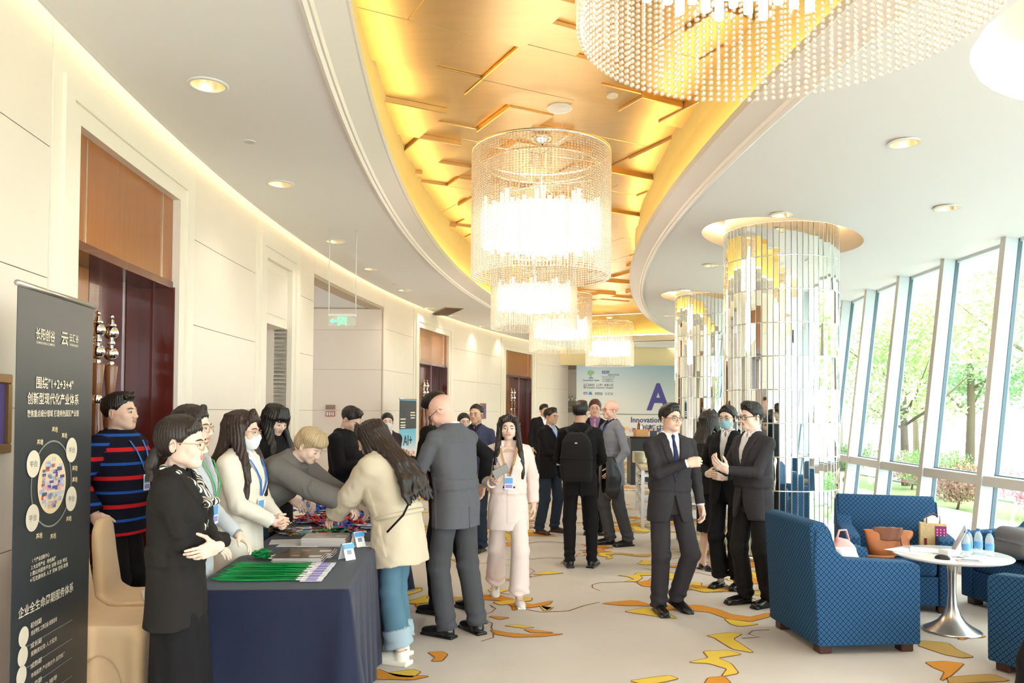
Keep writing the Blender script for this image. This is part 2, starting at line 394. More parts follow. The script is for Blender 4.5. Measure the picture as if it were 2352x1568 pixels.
    for sg in (-1, 1):
        Ry = Rh @ rotm(0, 0, sg*-14)
        V, Q = sph(hp(sg*.0315, .0862, -.005), np.array([.0140, .0042, .0048-.0012*smile])*hs, Ry, 12); ex.append((V, Q, 2))
        V, Q = sph(hp(sg*.031, .0878, -.005), np.array([.0062, .0036, .0050-.0012*smile])*hs, Rh, 8); ex.append((V, Q, 3))
        b_ = MB().tube([hp(sg*x, y, z-.0012*smile) for x, y, z in ((.0175, .0872, -.0045), (.024, .0905, -.0002), (.0325, .0905, .0008), (.040, .0875, -.0012), (.0465, .0815, -.0055))], [.0008*hs, .0015*hs, .0016*hs, .0015*hs, .0008*hs], 4, cap=False)
        ex.append((np.array([tuple(v) for v in b_.v]), np.array(b_.f), 4)); V, Q = sph(hp(0, .06, 0), np.array([.001]*3), Rh, 4); ex.append((V, Q, 3))
    if hair != 'none_brow':
        for sg in (-1, 1):
            b_ = MB().tube([hp(sg*x, y, z+.003*smile) for x, y, z in ((.014, .0945, .0165), (.028, .0915, .021), (.041, .082, .018), (.047, .074, .014))], [.0022*hs, .0034*hs, .003*hs, .0012*hs], 4, cap=False)
            ex.append((np.array([tuple(v) for v in b_.v]), np.array(b_.f), 4))
    G = []
    for k in 'RL':
        j = J[k]; a = j['a']
        if a.get('hide'): continue
        fd = nrm(a.get('f', j['wr']-j['el'])); n0 = np.array(a.get('n', (-j['sg'], .1, 0)), float); n0 = nrm(n0-fd*(n0 @ fd)); th = np.cross(fd, n0)*(1 if k == 'R' else -1)
        o = j['wr']; z = s*(.93 if fem else 1.02)
        def h(t, f, n): return o+(th*t+fd*f+n0*n)*z
        K = SDF(np.minimum(o, o+fd*.19*s)-.075, np.maximum(o, o+fd*.19*s)+.075, hb*.62)
        Rl = np.stack([th, fd, n0], 1); c = a.get('c', 18); sp = a.get('sp', 1.0)
        fa = j['el']-j['wr']; fa = fa/np.linalg.norm(fa)
        K.rc(o+fa*.06, o, .03*z, .026*z, .01); K.rc(h(0, -.01, 0), h(0, .02, 0), .027*z, .027*z, .015, sq=(n0, .8))
        K.box(h(.001, .05, 0), np.array([.04, .042, .0135])*z, .012*z, Rl, .012*z)
        K.ell(h(.026, .035, .012), np.array([.016, .03, .013])*z, Rl, .012*z)
        for i, (fx, fl, L_) in enumerate(((.029, .086, .072), (.0105, .09, .08), (-.009, .087, .074), (-.027, .079, .058))):
            ci = c[i] if isinstance(c, (list, tuple)) else c; p_ = h(fx, fl, 0); an = 0; r_ = .0088*z-(.001 if i == 3 else 0)
            for sgm, lr, cc in ((0, .46, .8), (1, .3, 1.1), (2, .24, .8)):
                an += math.radians(ci*cc); dr = fd*math.cos(an)+n0*math.sin(an)+th*(fx*2.2*sp if sgm == 0 else 0); p2 = p_+dr*L_*lr*z
                K.rc(p_, p2, r_*(1-.08*sgm), r_*(.93-.08*sgm), .0035); p_ = p2
        ta = math.radians(a.get('t', 35)); p_ = h(.03, .022, .006); dr = nrm(th*math.sin(ta)*1.2+fd*math.cos(ta)+n0*.45)
        p2 = p_+dr*.042*z; K.rc(p_, p2, .0135*z, .0105*z, .008); dr = nrm(dr*1+fd*.4-th*.25+n0*.2); p3 = p2+dr*.03*z; K.rc(p2, p3, .0103*z, .0085*z, .004); K.rc(p3, p3+dr*.018*z, .009*z, .0075*z, .003)
        G.append(K)
    B = SDF(np.minimum(foot['R'][2], foot['L'][2])-.2, np.maximum(S, np.maximum(foot['R'][2], foot['L'][2]))+.2, .012*max(1, q)) if not bottom.get('bare') else None
    legs = []
    lo = np.minimum(np.minimum(J['R']['an'], J['L']['an']), P)-.14; hi = np.maximum(np.maximum(J['R']['kn'], J['L']['kn']), NB)+.14
    C = SDF(lo, hi, (.007 if bottom.get('bare') else .013)*max(1, q))
    C.rc(P, W, .06, .05, .02); C.rc(W, NB+Rc @ np.array([0, 0, -.06]), .05, .035, .02)
    for k in 'RL':
        j = J[k]; C.rc(S, j['sh'], .035, .03, .02); C.rc(j['sh'], j['el'], .03, .026, .01); C.rc(j['el'], j['wr'], .026, .02, .01); C.rc(P, j['hip'], .06, .05, .02)
        if bottom.get('bare'):
            C.rc(j['hip'], j['kn'], .064*s*bw, .047*s, .02); d = nrm(j['an']-j['kn']); m_ = j['kn']+(j['an']-j['kn'])*.3-foot[k][1] @ np.array([0, .012, 0])
            C.rc(j['kn'], j['an'], .048*s, .033*s, .01); C.rc(m_-d*.06, m_+d*.08, .045*s, .042*s, .03); C.rc(j['an'], j['an']-[0, 0, .03], .035*s, .036*s, .01); C.rc(j['an']-[0, 0, .04], foot[k][0]+[0, 0, .02], .033*s, .025*s, .02)
        else: C.rc(j['hip'], j['kn'], .05, .04, .02); C.rc(j['kn'], j['an'], .04, .032, .01); C.rc(j['an'], j['an']-[0, 0, .02], .034*s, .034*s, .01)
    me = [F.mesh('h', mats, ex)]+[K.mesh('k', mats) for K in G]+[C.mesh('c', mats)]
    bm = bmesh.new()
    for m_ in me: bm.from_mesh(m_); bpy.data.meshes.remove(m_)
    body = bpy.data.meshes.new('body')
    for m_ in mats: body.materials.append(m_)
    bm.to_mesh(body); bm.free(); link('body', body, root)
    # --- trousers / skirt
    bt = bottom.get('t', 'trousers'); bmat = bottom.get('m') or m_cloth('charcoal', (48, 47, 52)); sd = abs(hash_(label)) % 1000
    wk = bottom.get('w', 1.0)*bw; lo = np.minimum(np.minimum(J['R']['an'], J['L']['an']), np.minimum(J['R']['kn'], J['L']['kn']))-.12; hi = np.maximum(np.maximum(J['R']['kn'], J['L']['kn']), W)+.13
    lo = np.minimum(lo, P-.22); hi = np.maximum(hi, P+.22); lo[2] = max(lo[2], 0)
    T = SDF(lo, hi, hc*1.05)
    hipw, hipd = (.162 if fem else .158)*bw*s, (.108 if fem else .11)*bw*s
    T.loft(P, Rp, [(-.1*s, hipw, hipd*.95), (0, hipw*1.02, hipd*1.04, -.008), (.08*s, hipw*.95, hipd), (.135*s, hipw*.88, hipd*.92)], .02)
    if bt in ('trousers', 'jeans'):
        cuff = bottom.get('hem', .0)-.022
        for k in 'RL':
            j = J[k]; rk, ra = .078*wk*s, bottom.get('cw', .07)*wk*s
            T.rc(j['hip'], j['kn'], .086*bw*s, rk, .025); e = j['kn']+(j['an']-j['kn'])*(1-cuff/.43)
            T.rc(j['kn'], e, rk, ra, .02, flat='b'); 
            if bottom.get('roll'): T.rc(e-nrm(e-j['kn'])*.11, e, ra*1.08, ra*1.1, .003, flat='ab', m=1)
        K2 = [(J[k]['kn'], J[k]['an']) for k in 'RL']
        def fold(Pt, D):
            o = D+wob(Pt*[1, 1, .55], 26, sd)*.0035*s
            for kn, an in K2:
                wgt = np.exp(-((Pt-an) @ nrm(kn-an))**2/.012)*(np.linalg.norm(Pt-(an+np.outer((Pt-an) @ nrm(kn-an), nrm(kn-an))), axis=1) < .11)
                o = o+wgt*.006*np.sin(Pt[:, 2]*85+3*np.sin(Pt[:, 0]*20))
                wg = np.exp(-((Pt-kn)**2).sum(1)/.012); o = o+wg*.005*np.sin(Pt[:, 2]*60+Pt[:, 0]*25)
            return o
        T.mod(fold)
    else:
        zb = bottom.get('z', .48)*s; T.rc(P, P-[0, 0, .02], .01, .01)
        T.loft([P[0], P[1], 0], np.eye(3), [(zb, hipw*.97, hipd*1.5, .032), (.7*s, hipw*1.03, hipd*1.34, .024), (P[2], hipw, hipd)], .03)
        T.mod(lambda Pt, D: D+.004*np.sin(np.arctan2(Pt[:, 1]-P[1], Pt[:, 0]-P[0])*9+Pt[:, 2]*4)*(Pt[:, 2] < .85*s))
    link('trousers' if bt != 'skirt' else 'skirt', T.mesh('trousers', [bmat, bottom.get('m2') or bmat]), root)
    # --- shoes
    st = (shoes or {}).get('t', 'dress'); sm = (shoes or {}).get('m') or mat('black_leather_shoe', (.012, .011, .011), .22); so = (shoes or {}).get('sole') or sm
    for k in 'RL':
        b, Rf, an = foot[k]; an = J[k]['an']; big = 1.18 if st == 'sneaker' else 1.0; z = s*(.92 if fem else 1.02)*big
        o = b-Rf @ np.array([0, .125*s, 0])
        if abs(feet.get(k, {}).get('lift', 0)) < 1: o = np.array([an[0], an[1], b[2]])
        def fp(x, y, zz): return o+Rf @ (np.array([x, y, zz])*z)
        Q = SDF(np.minimum(fp(-.06, -.08, 0), fp(.06, .21, .13))-.07, np.maximum(fp(-.06, -.08, 0), fp(.06, .21, .13))+.07, hc*.6)
        Q.ell(fp(0, .125, .028), np.array([.048, .085, .034])*z, Rf, .02); Q.ell(fp(.0, .0, .03), np.array([.036, .062, .05])*z, Rf, .03)
        Q.ell(fp(0, .06, .035), np.array([.038, .09, .042])*z, Rf, .02)
        if st in ('dress', 'sneaker'): Q.rc(fp(0, -.01, .05), fp(0, -.005, .09), .042*z, .042*z, .02, flat='b')
        if st == 'flat': Q.ell(fp(0, .05, .085), np.array([.034, .075, .04])*z, Rf, .012, cut=True)
        Q.box(fp(0, .065, .008), np.array([.042 if st != 'sneaker' else .05, .135, .012 if st != 'sneaker' else .02])*z, .008, Rf, .006, m=1)
        N_ = Rf[:, 2]
        Q.mod(lambda Pt, D: np.maximum(D, -((Pt-o) @ N_)), .05)
        link('shoe', Q.mesh('shoe', [sm, so]), root)
    # --- upper garments
    kind = top.get('t', 'suit'); tm = top.get('m') or m_cloth('charcoal', (48, 47, 52)); gz = top.get('g', .0)*s; hem = top.get('hem', -.16)*s
    fl = top.get('flare', 1.0); sl = top.get('sl', 1.0)*bw; pts = [S, P, W]+[J[k][c] for k in 'RL' for c in ('sh', 'el', 'wr')]
    lo = np.min(pts, 0)-.13; hi = np.max(pts, 0)+.13; hbox = P+Rp @ np.array([0, 0, hem]); lo = np.minimum(lo, hbox-[.24, .22, .02]); hi = np.maximum(hi, np.maximum(P+[.24, .22, 0], NB+[.1, .1, .09])); lo = np.minimum(lo, P-[.24, .22, 0])
    chest = .95 if fem else 1.0
    w1, w2, w3 = (.142, .158, .165) if fem else (.156, .18, .186)
    ST = [(-.02, w1, .112, .002+belly), (.07, w1*1.03, .118, .006+belly), (.2, w2, .128, .012), (.29, w3, .122, .006), (.345, w3*.93, .102, 0), (.385, .135*chest, .088, 0), (.425, .085, .072, -.005), (.445, .068, .064, -.008)]
    STs = [(a*s, b_*s*build, c*s*build, d*s) for a, b_, c, d in ST]
    def torso(U, g, zt=9, k=.03, low=True):
        st_ = [q_ for q_ in STs if q_[0] <= zt]
        U.loft(W, Rc, st_, k, grow=g)
        for k_, sg in (('R', 1), ('L', -1)):
            U.rc(W+Rc @ np.array([sg*.045, -.005, .385])*s, J[k_]['sh']+Rc @ np.array([-sg*.006, 0, -.002])*s, (.04)*s+g, (.043*bw**.5)*s+g, .04)
        if fem:
            for sg in (-1, 1): U.ell(W+Rc @ np.array([sg*.068, .092, .215])*s, np.array([.058, .045, .06])*s+g, Rc, .035)
    U = SDF(lo, hi, hc)
    torso(U, gz+.012)
    # lower part of the jacket follows the pelvis
    wl = hipw+gz+.022
    U.loft(P, Rp, [(hem, wl*fl*1.03, (hipd+gz+.026)*fl*1.04), (0, wl*1.02*(fl**.5), (hipd+gz+.024)*1.02), (.1*s, (w1+.012)*s*build+gz, .122*s*build+gz, belly*s), (.17*s, (w1+.008)*s*build+gz, .118*s*build+gz, belly*s)], .035)
    def vcut(zv, wv, zt=.45, ysh=.02):
        def fn(Pt, D):
            L = (Pt-W) @ Rc/s; hw = np.clip((L[:, 2]-zv)/(zt-zv), 0, 1.4)*wv; c = np.maximum(np.maximum(ysh-L[:, 1], np.abs(L[:, 0])-hw), zv-L[:, 2])*s
            lap = (L[:, 1] > .03) & (L[:, 2] > zv-.01) & (np.abs(L[:, 0]) < hw+.012+.05*np.clip((L[:, 2]-zv)/.2, 0, 1)) & (L[:, 2] < .40)
            D = np.where(lap, D-.008, D); le_ = np.abs(np.abs(L[:, 0])-(hw+.012+.05*np.clip((L[:, 2]-zv)/.2, 0, 1))-.004); D = np.where((le_ < .005) & (L[:, 1] > .03) & (L[:, 2] > zv+.01) & (L[:, 2] < .36), D+.004, D); ov = (L[:, 1] > .04) & (L[:, 2] < zv) & (L[:, 0] < .012) & (L[:, 2] > -.3); D = np.where(ov, D-.0035, D)
            # cutaway front below the button
            if kind in ('suit',) and not top.get('dbl'):
                cw = np.clip((zv-.1-L[:, 2]), 0, .5)**1.5*.55; c2 = np.maximum(np.abs(L[:, 0]-.005)-cw, .03-L[:, 1])*s; c = np.minimum(c, np.where(L[:, 2] < zv-.1, c2, 9))
            return np.maximum(D, -c)
        return fn
    if kind in ('suit', 'blazer', 'coat') or top.get('v'):
        v = top.get('v', (.10, .07) if kind != 'blazer' else (.12, .075)); U.mod(vcut(*v), .05)
    for k in 'RL':
        j = J[k]; ra, rb, rw = .0545*sl*s+gz*.8, .052*sl*s+gz*.8, top.get('cuff', .04)*sl*s+gz*.8; up = top.get('up', .012); wd = nrm(j['wr']-j['el']); e2 = j['wr']-wd*up*s
        mid_ = j['sh']*.7+j['el']*.3; U.rc(j['sh']-[0, 0, .017*s], mid_, ra, ra*.97+rb*.03, .024, m=1 if top.get('slm') else 0); sm_ = 1 if top.get('slm') else 0; U.rc(mid_, j['el'], ra*.97+rb*.03, rb, .007, m=sm_); U.rc(j['el'], e2, rb, rw, .012, flat='b', m=sm_)
        if top.get('cuffm') is not None: U.rc(e2-wd*.05, e2, rw+.003, rw+.003, .003, flat='ab', m=1)
    EL = [(J[k]['el'], J[k]['wr'], J[k]['sh']) for k in 'RL']; amp = top.get('fold', 1.0)
    def folds(Pt, D):
        o = D+wob(Pt*[1, 1, .6], 17, sd+3)*.0045*amp+wob(Pt*[1.2, 1.2, .8], 38, sd+8)*.0022*amp
        for e, w, sh in EL:
            r2 = ((Pt-e)**2).sum(1); u = nrm(w-sh); o = o+np.exp(-r2/.009)*.0042*amp*np.sin((Pt @ u)*78+3.2*np.sin(Pt @ np.array([41, 27, 19.])))*(.55+.45*np.sin(Pt @ np.array([23., -31, 12])))
            r3 = ((Pt-sh)**2).sum(1); o = o+np.exp(-r3/.014)*.003*amp*np.sin((Pt @ np.array([40., 25, 45])))
        L = (Pt-W) @ Rc/s; o = o+np.exp(-(L[:, 2]/.08)**2)*(np.abs(L[:, 0]) > .05)*.0018*amp*np.sin(L[:, 2]*60+L[:, 0]*38*np.sign(L[:, 0])+2*np.sin(L[:, 1]*25))
        return o
    U.mod(folds, .03)
    if kind in ('suit', 'blazer', 'coat') and top.get('vent', 1):   # back seam and vent
        U.mod(lambda Pt, D: D+np.where((np.abs(((Pt-W) @ Rc)[:, 0]) < hc*.8) & (((Pt-W) @ Rc)[:, 1] < 0), np.where(((Pt-P) @ Rp)[:, 2] < -.01, .012, .0025), 0), .03)
    # collar: stand for jackets/shirts
    cl = top.get('collar')
    if cl:
        for i in range(14):
            a = math.radians(-70+i*24.6) if cl != 'round' else 2*math.pi*i/14
            a2 = math.radians(-70+(i+1)*24.6) if cl != 'round' else 2*math.pi*(i+1)/14
            if cl != 'round' and math.sin(a) > .75: continue
            r = .074*s; p1 = NB+Rc @ np.array([math.cos(a)*r, math.sin(a)*r*.9, .01+.012*(-math.sin(a))]); p2 = NB+Rc @ np.array([math.cos(a2)*r, math.sin(a2)*r*.9, .01+.012*(-math.sin(a2))])
            U.rc(p1, p2, .014*s, .014*s, .008, m=1 if top.get('collm') else 0)
    gname = {'suit': 'suit_jacket', 'blazer': 'blazer', 'coat': 'coat', 'sweater': 'sweater', 'jacket': 'jacket', 'dress': 'dress'}[kind]
    gar = link(gname, U.mesh(gname, [tm, top.get('slm') or top.get('cuffm') or top.get('collm') or tm]), root)
    def front(x, z, off=.004):
        """point on the garment front at chest coords x,z (metres*s)"""
        for y in np.arange(.24, -.02, -.004):
            p = W+Rc @ (np.array([x, y, z])*s)
            if U.at(p) < .004: return p+Rc @ np.array([0, off+.004, 0])
        return W+Rc @ (np.array([x, .03, z])*s)
    if top.get('btn'):
        for (bx, bz) in top['btn']:
            p = front(bx, bz, .001); b_ = MB(); b_.lathe([(0, .004), (.008, .003), (.0095, 0), (.009, -.004)], 10)
            b_.build('button', top.get('btnm') or mat('dark_button', (.02, .018, .02), .35), root).matrix_local = Matrix.Translation(p) @ Matrix(rotm(0, 0, 0) @ Rc @ rotm(-90, 0, 0)).to_4x4()
    # --- shirt (shows in the opening, at neck and cuffs) and tie
    if shirt is not None:
        Fh = SDF(W-[.2, .2, .1], NB+[.2, .2, .12], hc*.8)
        torso(Fh, gz-.004, k=.02)
        if belly == 0 and top.get('low'): Fh.loft(P, Rp, [(-.04*s, hipw*.95, hipd*1.0), (.14*s, hipw*.92, hipd*1.0)], .02)
        cr = nr*1.16
        Fh.rc(NB+Rc @ np.array([0, .0, -.02])*s, NB+Rc @ np.array([0, .006, .030])*s, cr*1.06, cr*1.0, .01, flat='b')
        if top.get('open', 0) or not tie:
            wv = top.get('open', .03)
        if True:
            wv = 0; Fh.mod(lambda Pt, D: np.maximum(D, -np.maximum(np.abs(((Pt-NB) @ Rc)[:, 0])-np.clip(((Pt-NB) @ Rc)[:, 2]+(.05 if tie is None else .01), 0, 1)*(.5 if tie is None else .55), .015-((Pt-NB) @ Rc)[:, 1])), .05)
        for sg in (-1, 1):   # collar wings
            a = NB+Rc @ np.array([sg*.062, .02, .03])*s; b_ = NB+Rc @ np.array([sg*.03, .085, -.03])*s; Fh.rc(a, b_, .012*s, .010*s, .008); Fh.rc(NB+Rc @ np.array([sg*.01, .068, .015])*s, b_, .008*s, .009*s, .006)
        if tie is not None:
            kn = NB+Rc @ np.array([0, .082, -.005])*s; pts_ = [kn]
            Tm = SDF(W-[.14, .0, .0]-np.abs(Rc[:, 1])*.1, NB+[.14, .14, .08]+np.abs(Rc[:, 1])*.12, .0042*q)
            Tm.rc(kn, kn+Rc @ np.array([0, .006, -.022])*s, .017*s, .012*s, .003)
            prev = kn+Rc @ np.array([0, .006, -.022])*s
            for i, z_ in enumerate((.33, .25, .17, .1)):
                y_ = np.interp(z_*s, [q_[0] for q_ in STs], [q_[2]+q_[3] for q_ in STs])+gz+.002*s; p_ = W+Rc @ np.array([0, y_/s, z_])*s
                Tm.rc(prev, p_, (.013+.005*i)*s, (.018+.005*i)*s, .002, sq=(Rc[:, 1], .42)); prev = p_
            link('tie', Tm.mesh('tie', tie), root)
        sleeve = []
        link('shirt', Fh.mesh('shirt', [shirt, tie or shirt]), root)
        if top.get('cuffs', 1) and kind in ('suit', 'blazer', 'coat', 'jacket'):
            cm = MB()
            for k in 'RL':
                j = J[k]
                if j['a'].get('hide'): continue
                d = nrm(j['wr']-j['el']); up = top.get('up', .012); e2 = j['wr']-d*up*s; r = top.get('cuff', .04)*sl*s*.86
                cm.tube([e2-d*.03, e2+d*.012], r, 14)
            cm.build('shirt_cuffs', shirt, root)
    if top.get('inner'):   # e.g. open front over a T-shirt or scarf
        pass
    # --- hair
    hm = m_hair(haircol, HAIRC[haircol])
    if hair not in ('bald', 'none_brow'):
        long_ = hair in ('long', 'long_bangs', 'wavy', 'long_back'); big = .2 if hair in ('wavy',) else .16
        L_ = {'long': .42, 'long_bangs': .50, 'wavy': .46, 'long_back': .5}.get(hair, 0)*s
        lo = Hc-[big*hs+.05, big*hs+.06, .16*hs+L_]; hi = Hc+[big*hs+.05, big*hs+.06, .17*hs]
        if long_ and lean+ptilt > 12: bo = NB+Rc @ np.array([0, -.2, -L_]); lo = np.minimum(lo, bo-.2); hi = np.maximum(hi, bo+.2)
        Z = SDF(lo, hi, hb*.95 if not long_ else hb*1.25)
        t = .010 if hair in ('short', 'quiff', 'tuft') else (.0075 if hair in ('fade', 'crop') else .0105)
        Z.ell(hp(0, -.016, .04), np.array([.0755+t, .094+t, .082+t*.8])*hs, Rh)
        if hair in ('tuft', 'short'): Z.ell(hp(0, .035, .105), np.array([.055, .05, .028])*hs, Rh, .02)
        if hair == 'fade': Z.ell(hp(0, .02, .098), np.array([.062, .07, .03])*hs, Rh, .02)
        if hair == 'quiff': Z.ell(hp(0, .045, .11), np.array([.055, .045, .034])*hs, Rh, .02); Z.ell(hp(0, 0, .1), np.array([.065, .075, .034])*hs, Rh, .02)
        if hair == 'fluffy': Z.ell(hp(0, .0, .075), np.array([.098, .11, .068])*hs, Rh, .02); Z.ell(hp(0, -.06, .01), np.array([.085, .06, .07])*hs, Rh, .02); Z.ell(hp(0, .07, .065), np.array([.072, .04, .034])*hs, Rh, .02)
        if hair in ('pony', 'bun', 'lowpony'): Z.ell(hp(0, -.03, .02), np.array([.082, .09, .085])*hs, Rh, .02)
        # hairline
        yk = {'short': ([-.11, -.05, -.02, .002, .02, .05, .075, .1], [-.07, -.06, -.035, .008, -.012, .02, .052, .058]),
              'fade': ([-.11, -.05, -.02, .002, .02, .05, .075, .1], [-.06, -.055, -.035, .01, -.008, .025, .054, .060]),
              'crop': ([-.11, -.05, -.02, .002, .02, .05, .075, .1], [-.06, -.055, -.035, .01, -.005, .04, .064, .072]),
              'quiff': ([-.11, -.05, -.02, .002, .02, .05, .075, .1], [-.065, -.06, -.035, .01, -.008, .03, .058, .062]),
              'fluffy': ([-.11, -.05, -.02, .01, .04, .07, .1], [-.075, -.07, -.05, -.02, -.0, .03, .036])}.get(hair, ([-.11, -.04, -.01, .02, .055, .085, .11], [-.09, -.085, -.07, -.005, .03, .06, .072]))
        def hl(Pt, D):
            L = (Pt-Hc) @ Rh/hs; zl = np.interp(L[:, 1], *yk)+(.0 if long_ or hair in ('fluffy',) else .004*np.sin(L[:, 0]*300+L[:, 1]*200))
            tp_ = np.clip(1-(L[:, 2]-zl)/(.02 if hair not in ('fade', 'crop') else .035), 0, 4); o = np.where((L[:, 2] > -.13) & ((not long_) | (L[:, 1] > .03)), D+(t+.006)*hs*tp_**1.3, D); o = np.where((L[:, 2] > -.13) & (L[:, 2] < zl-.012) & (not long_), np.maximum(o, .01), o)
            if hair in ('bun', 'pony', 'lowpony'): ea = np.sqrt(((L[:, 1]+.008)/.02)**2+((L[:, 2]+.008)/.03)**2)-1; o = np.where(np.abs(L[:, 0]) > .06, np.maximum(o, -ea*.02), o)
            return o
        Z.mod(hl, .16)
        if hair == 'bun': Z.ell(hp(0, -.125, .0), np.array([.038, .032, .036])*hs, Rh, .01); 
        if hair in ('pony', 'lowpony'):
            d0 = (0, -.13, .03) if hair == 'pony' else (0, -.11, -.045); Z.rc(hp(0, -.09, d0[2]), hp(*d0), .03*hs, .02*hs, .01); p_ = hp(*d0)
            for dz, dy, r in ((-.06, -.02, .034), (-.14, -.01, .038), (-.22, .0, .03), (-.3, .01, .012)):
                p2 = hp(*d0)+np.array([0, 0, dz])*hs+Rc @ np.array([0, dy, 0]); Z.rc(p_, p2, .024*hs, r*hs, .01); p_ = p2
        if long_:
            rr = random.Random(sd); n = 26 if hair != 'wavy' else 30; back = Rc @ np.array([0, -1, 0]); amax = 125 if hair == 'long_back' else (112 if hair != 'long_bangs' else 128)
            for i in range(n):
                a = math.radians(-amax+2*amax*i/(n-1)); ca, sa = math.cos(a), math.sin(a)
                # start near the crown, over the ear/back, down
                p0 = hp(.05*sa, -.02-.05*ca, .1); p1 = hp(.087*sa, -.014-.1*ca, .035); p2 = hp((.09 if not hair == 'wavy' else .1)*sa, -.012-.1*ca, -.05)
                pm = hp(.074*sa, -.018-.082*ca, .084); chn = [p0, pm, p1, p2]; le = L_*rr.uniform(.86, 1.0)
                base = hp(.1*sa, -.03-.085*ca, -.12); yy = -ca*.15
                if abs(yy) < .135: yy = .125 if ca < .12 else -.14
                for u in (.3, .6, .85, 1.0):
                    tg = NB+Rc @ (np.array([sa*(.1+.035*u), yy*(1.0 if u > .3 else .93), 0])*s+np.array([0, (gz if yy > 0 else -gz)*1.2, 0])); pb = tg.copy(); pb[2] = Hc[2]-.12*hs-le*u*.86
                    if lean+ptilt > 12:
                        if yy < 0: pb = NB+Rc @ np.array([sa*(.10+.06*u)*s, -(.135*s+gz)*(1 if u > .3 else .8)-.03, .0-le*u*.95])
                        else: pb = base+np.array([0, 0, -le*u*.8])+Rh @ np.array([sa*.02, .0, 0])
                    if hair == 'wavy': pb = pb+np.array([math.sin(u*9+i), math.cos(u*8+i*1.7), 0])*.014
                    chn.append(pb)
                rad = [.014, .015, .018, .022, .02, .02, .016, .006]
                for q_ in range(len(chn)-1): Z.rc(chn[q_], chn[q_+1], rad[q_]*hs, rad[q_+1]*hs, .009)
            if hair == 'long_bangs':
                for i in range(11):
                    x = -.055+.011*i; Z.rc(hp(x*.6, .05, .115), hp(x, .093-abs(x)*.35, .055), .014*hs, .011*hs, .006); Z.rc(hp(x, .093-abs(x)*.35, .055), hp(x*1.05, .1-abs(x)*.45, .024), .011*hs, .005*hs, .005)
            else:
                for sg in (-1, 1):
                    Z.rc(hp(sg*.006, .055, .122), hp(sg*.055, .062, .07), .016*hs, .018*hs, .01); Z.rc(hp(sg*.055, .062, .07), hp(sg*.082, .03, .0), .018*hs, .015*hs, .01); Z.rc(hp(sg*.082, .03, .0), hp(sg*.09, .015, -.09), .015*hs, .014*hs, .01)
        if hair in ('bun', 'pony', 'lowpony'):
            for sg in (-1, 1): Z.rc(hp(sg*.01, .06, .112), hp(sg*.062, .045, .06), .014*hs, .012*hs, .01)
        if hair == 'fluffy':
            for i in range(9): x = -.06+.015*i; Z.rc(hp(x*.7, .05, .12), hp(x*1.1, .098-abs(x)*.4, .035), .016*hs, .004*hs, .008)
        if hair in ('short', 'quiff', 'tuft', 'fade'):
            rr = random.Random(sd)
            for i in range(22): x = rr.uniform(-.06, .06); y = rr.uniform(-.06, .075); Z.rc(hp(x, y, .108-abs(x)*.5), hp(x+rr.uniform(-.01, .01), y+.014, .128-abs(x)*.7+rr.uniform(-.006, .004)), .013*hs, .004*hs, .006)
        ga = .0028 if long_ or hair in ('fluffy',) else .0018
        def groove(Pt, D):
            L = (Pt-Hc) @ Rh; an = np.arctan2(L[:, 0], -(L[:, 1]+.015)); return D+ga*np.sin(an*(34 if long_ else 40)+2.5*np.sin(L[:, 2]*22)+L[:, 2]*10)+wob(Pt, 60, sd)*.0015
        Z.mod(groove, .02)
        if long_ and not top.get('t') == 'dress': Z.mod(lambda Pt, D: D, .01)
        link('hair', Z.mesh('hair', hm, smooth_it=0), root)
    elif hair == 'bald' and top.get('fringe', 1):
        pass
    # --- glasses, mask, lanyard
    if glasses:
        g = MB(); r = .00135*hs*1.25 if glasses != 'thick' else .0026*hs; gy = .1015
        for sg in (-1, 1):
            rim = [hp(sg*.0325+.0235*math.copysign(abs(math.cos(t_))**.75, math.cos(t_)), gy-.012*abs(math.cos(t_) if math.cos(t_)*sg > 0 else 0)**2, -.006+.0175*math.copysign(abs(math.sin(t_))**.8, math.sin(t_))) for t_ in [2*math.pi*i/20 for i in range(20)]]
            g.tube(rim, r, 5, closed=True, cap=False)
            g.tube([hp(sg*.056, gy-.012, .002), hp(sg*.077, .06, .004), hp(sg*.083, -.01, .005), hp(sg*.083, -.03, -.012)], r*1.1, 5)
        g.tube([hp(-.0095, gy, .0), hp(0, gy+.005, .004), hp(.0095, gy, .0)], r, 5)
        g.build('glasses', GL[glasses](), root)
    if mask is not None:
        K = SDF(hp(0, .05, -.05)-.14*hs, hp(0, .05, -.05)+.14*hs, hb*.8)
        K.ell(hp(0, .03, -.032), np.array([.068, .064, .08])*hs, Rh); K.ell(hp(0, .058, -.086), np.array([.038, .036, .03])*hs, Rh, .025); K.rc(hp(0, .09, -.012), hp(0, .104, -.035), .012*hs, .014*hs, .03)
        K.ell(hp(0, .07, -.062), np.array([.04, .034, .03])*hs, Rh, .02)
        def mk(Pt, D):
            L = (Pt-Hc) @ Rh/hs; c = np.maximum(np.maximum(L[:, 2]+.012+abs(L[:, 0])*.25, -.108-L[:, 2]), .018+.3*abs(L[:, 2]+.06)-L[:, 1])*hs; return np.maximum(D+.0016*np.sin(L[:, 2]*520), c)
        K.mod(mk, .2); link('face_mask', K.mesh('face_mask', mask), root)
        e = MB()
        for sg in (-1, 1):
            e.tube([hp(sg*.068, .025, -.025), hp(sg*.083, -.01, .014), hp(sg*.088, -.03, -.005), hp(sg*.083, -.012, -.03), hp(sg*.064, .022, -.08)], .0013*hs, 4)
        e.build('ear_loops', mask, root)
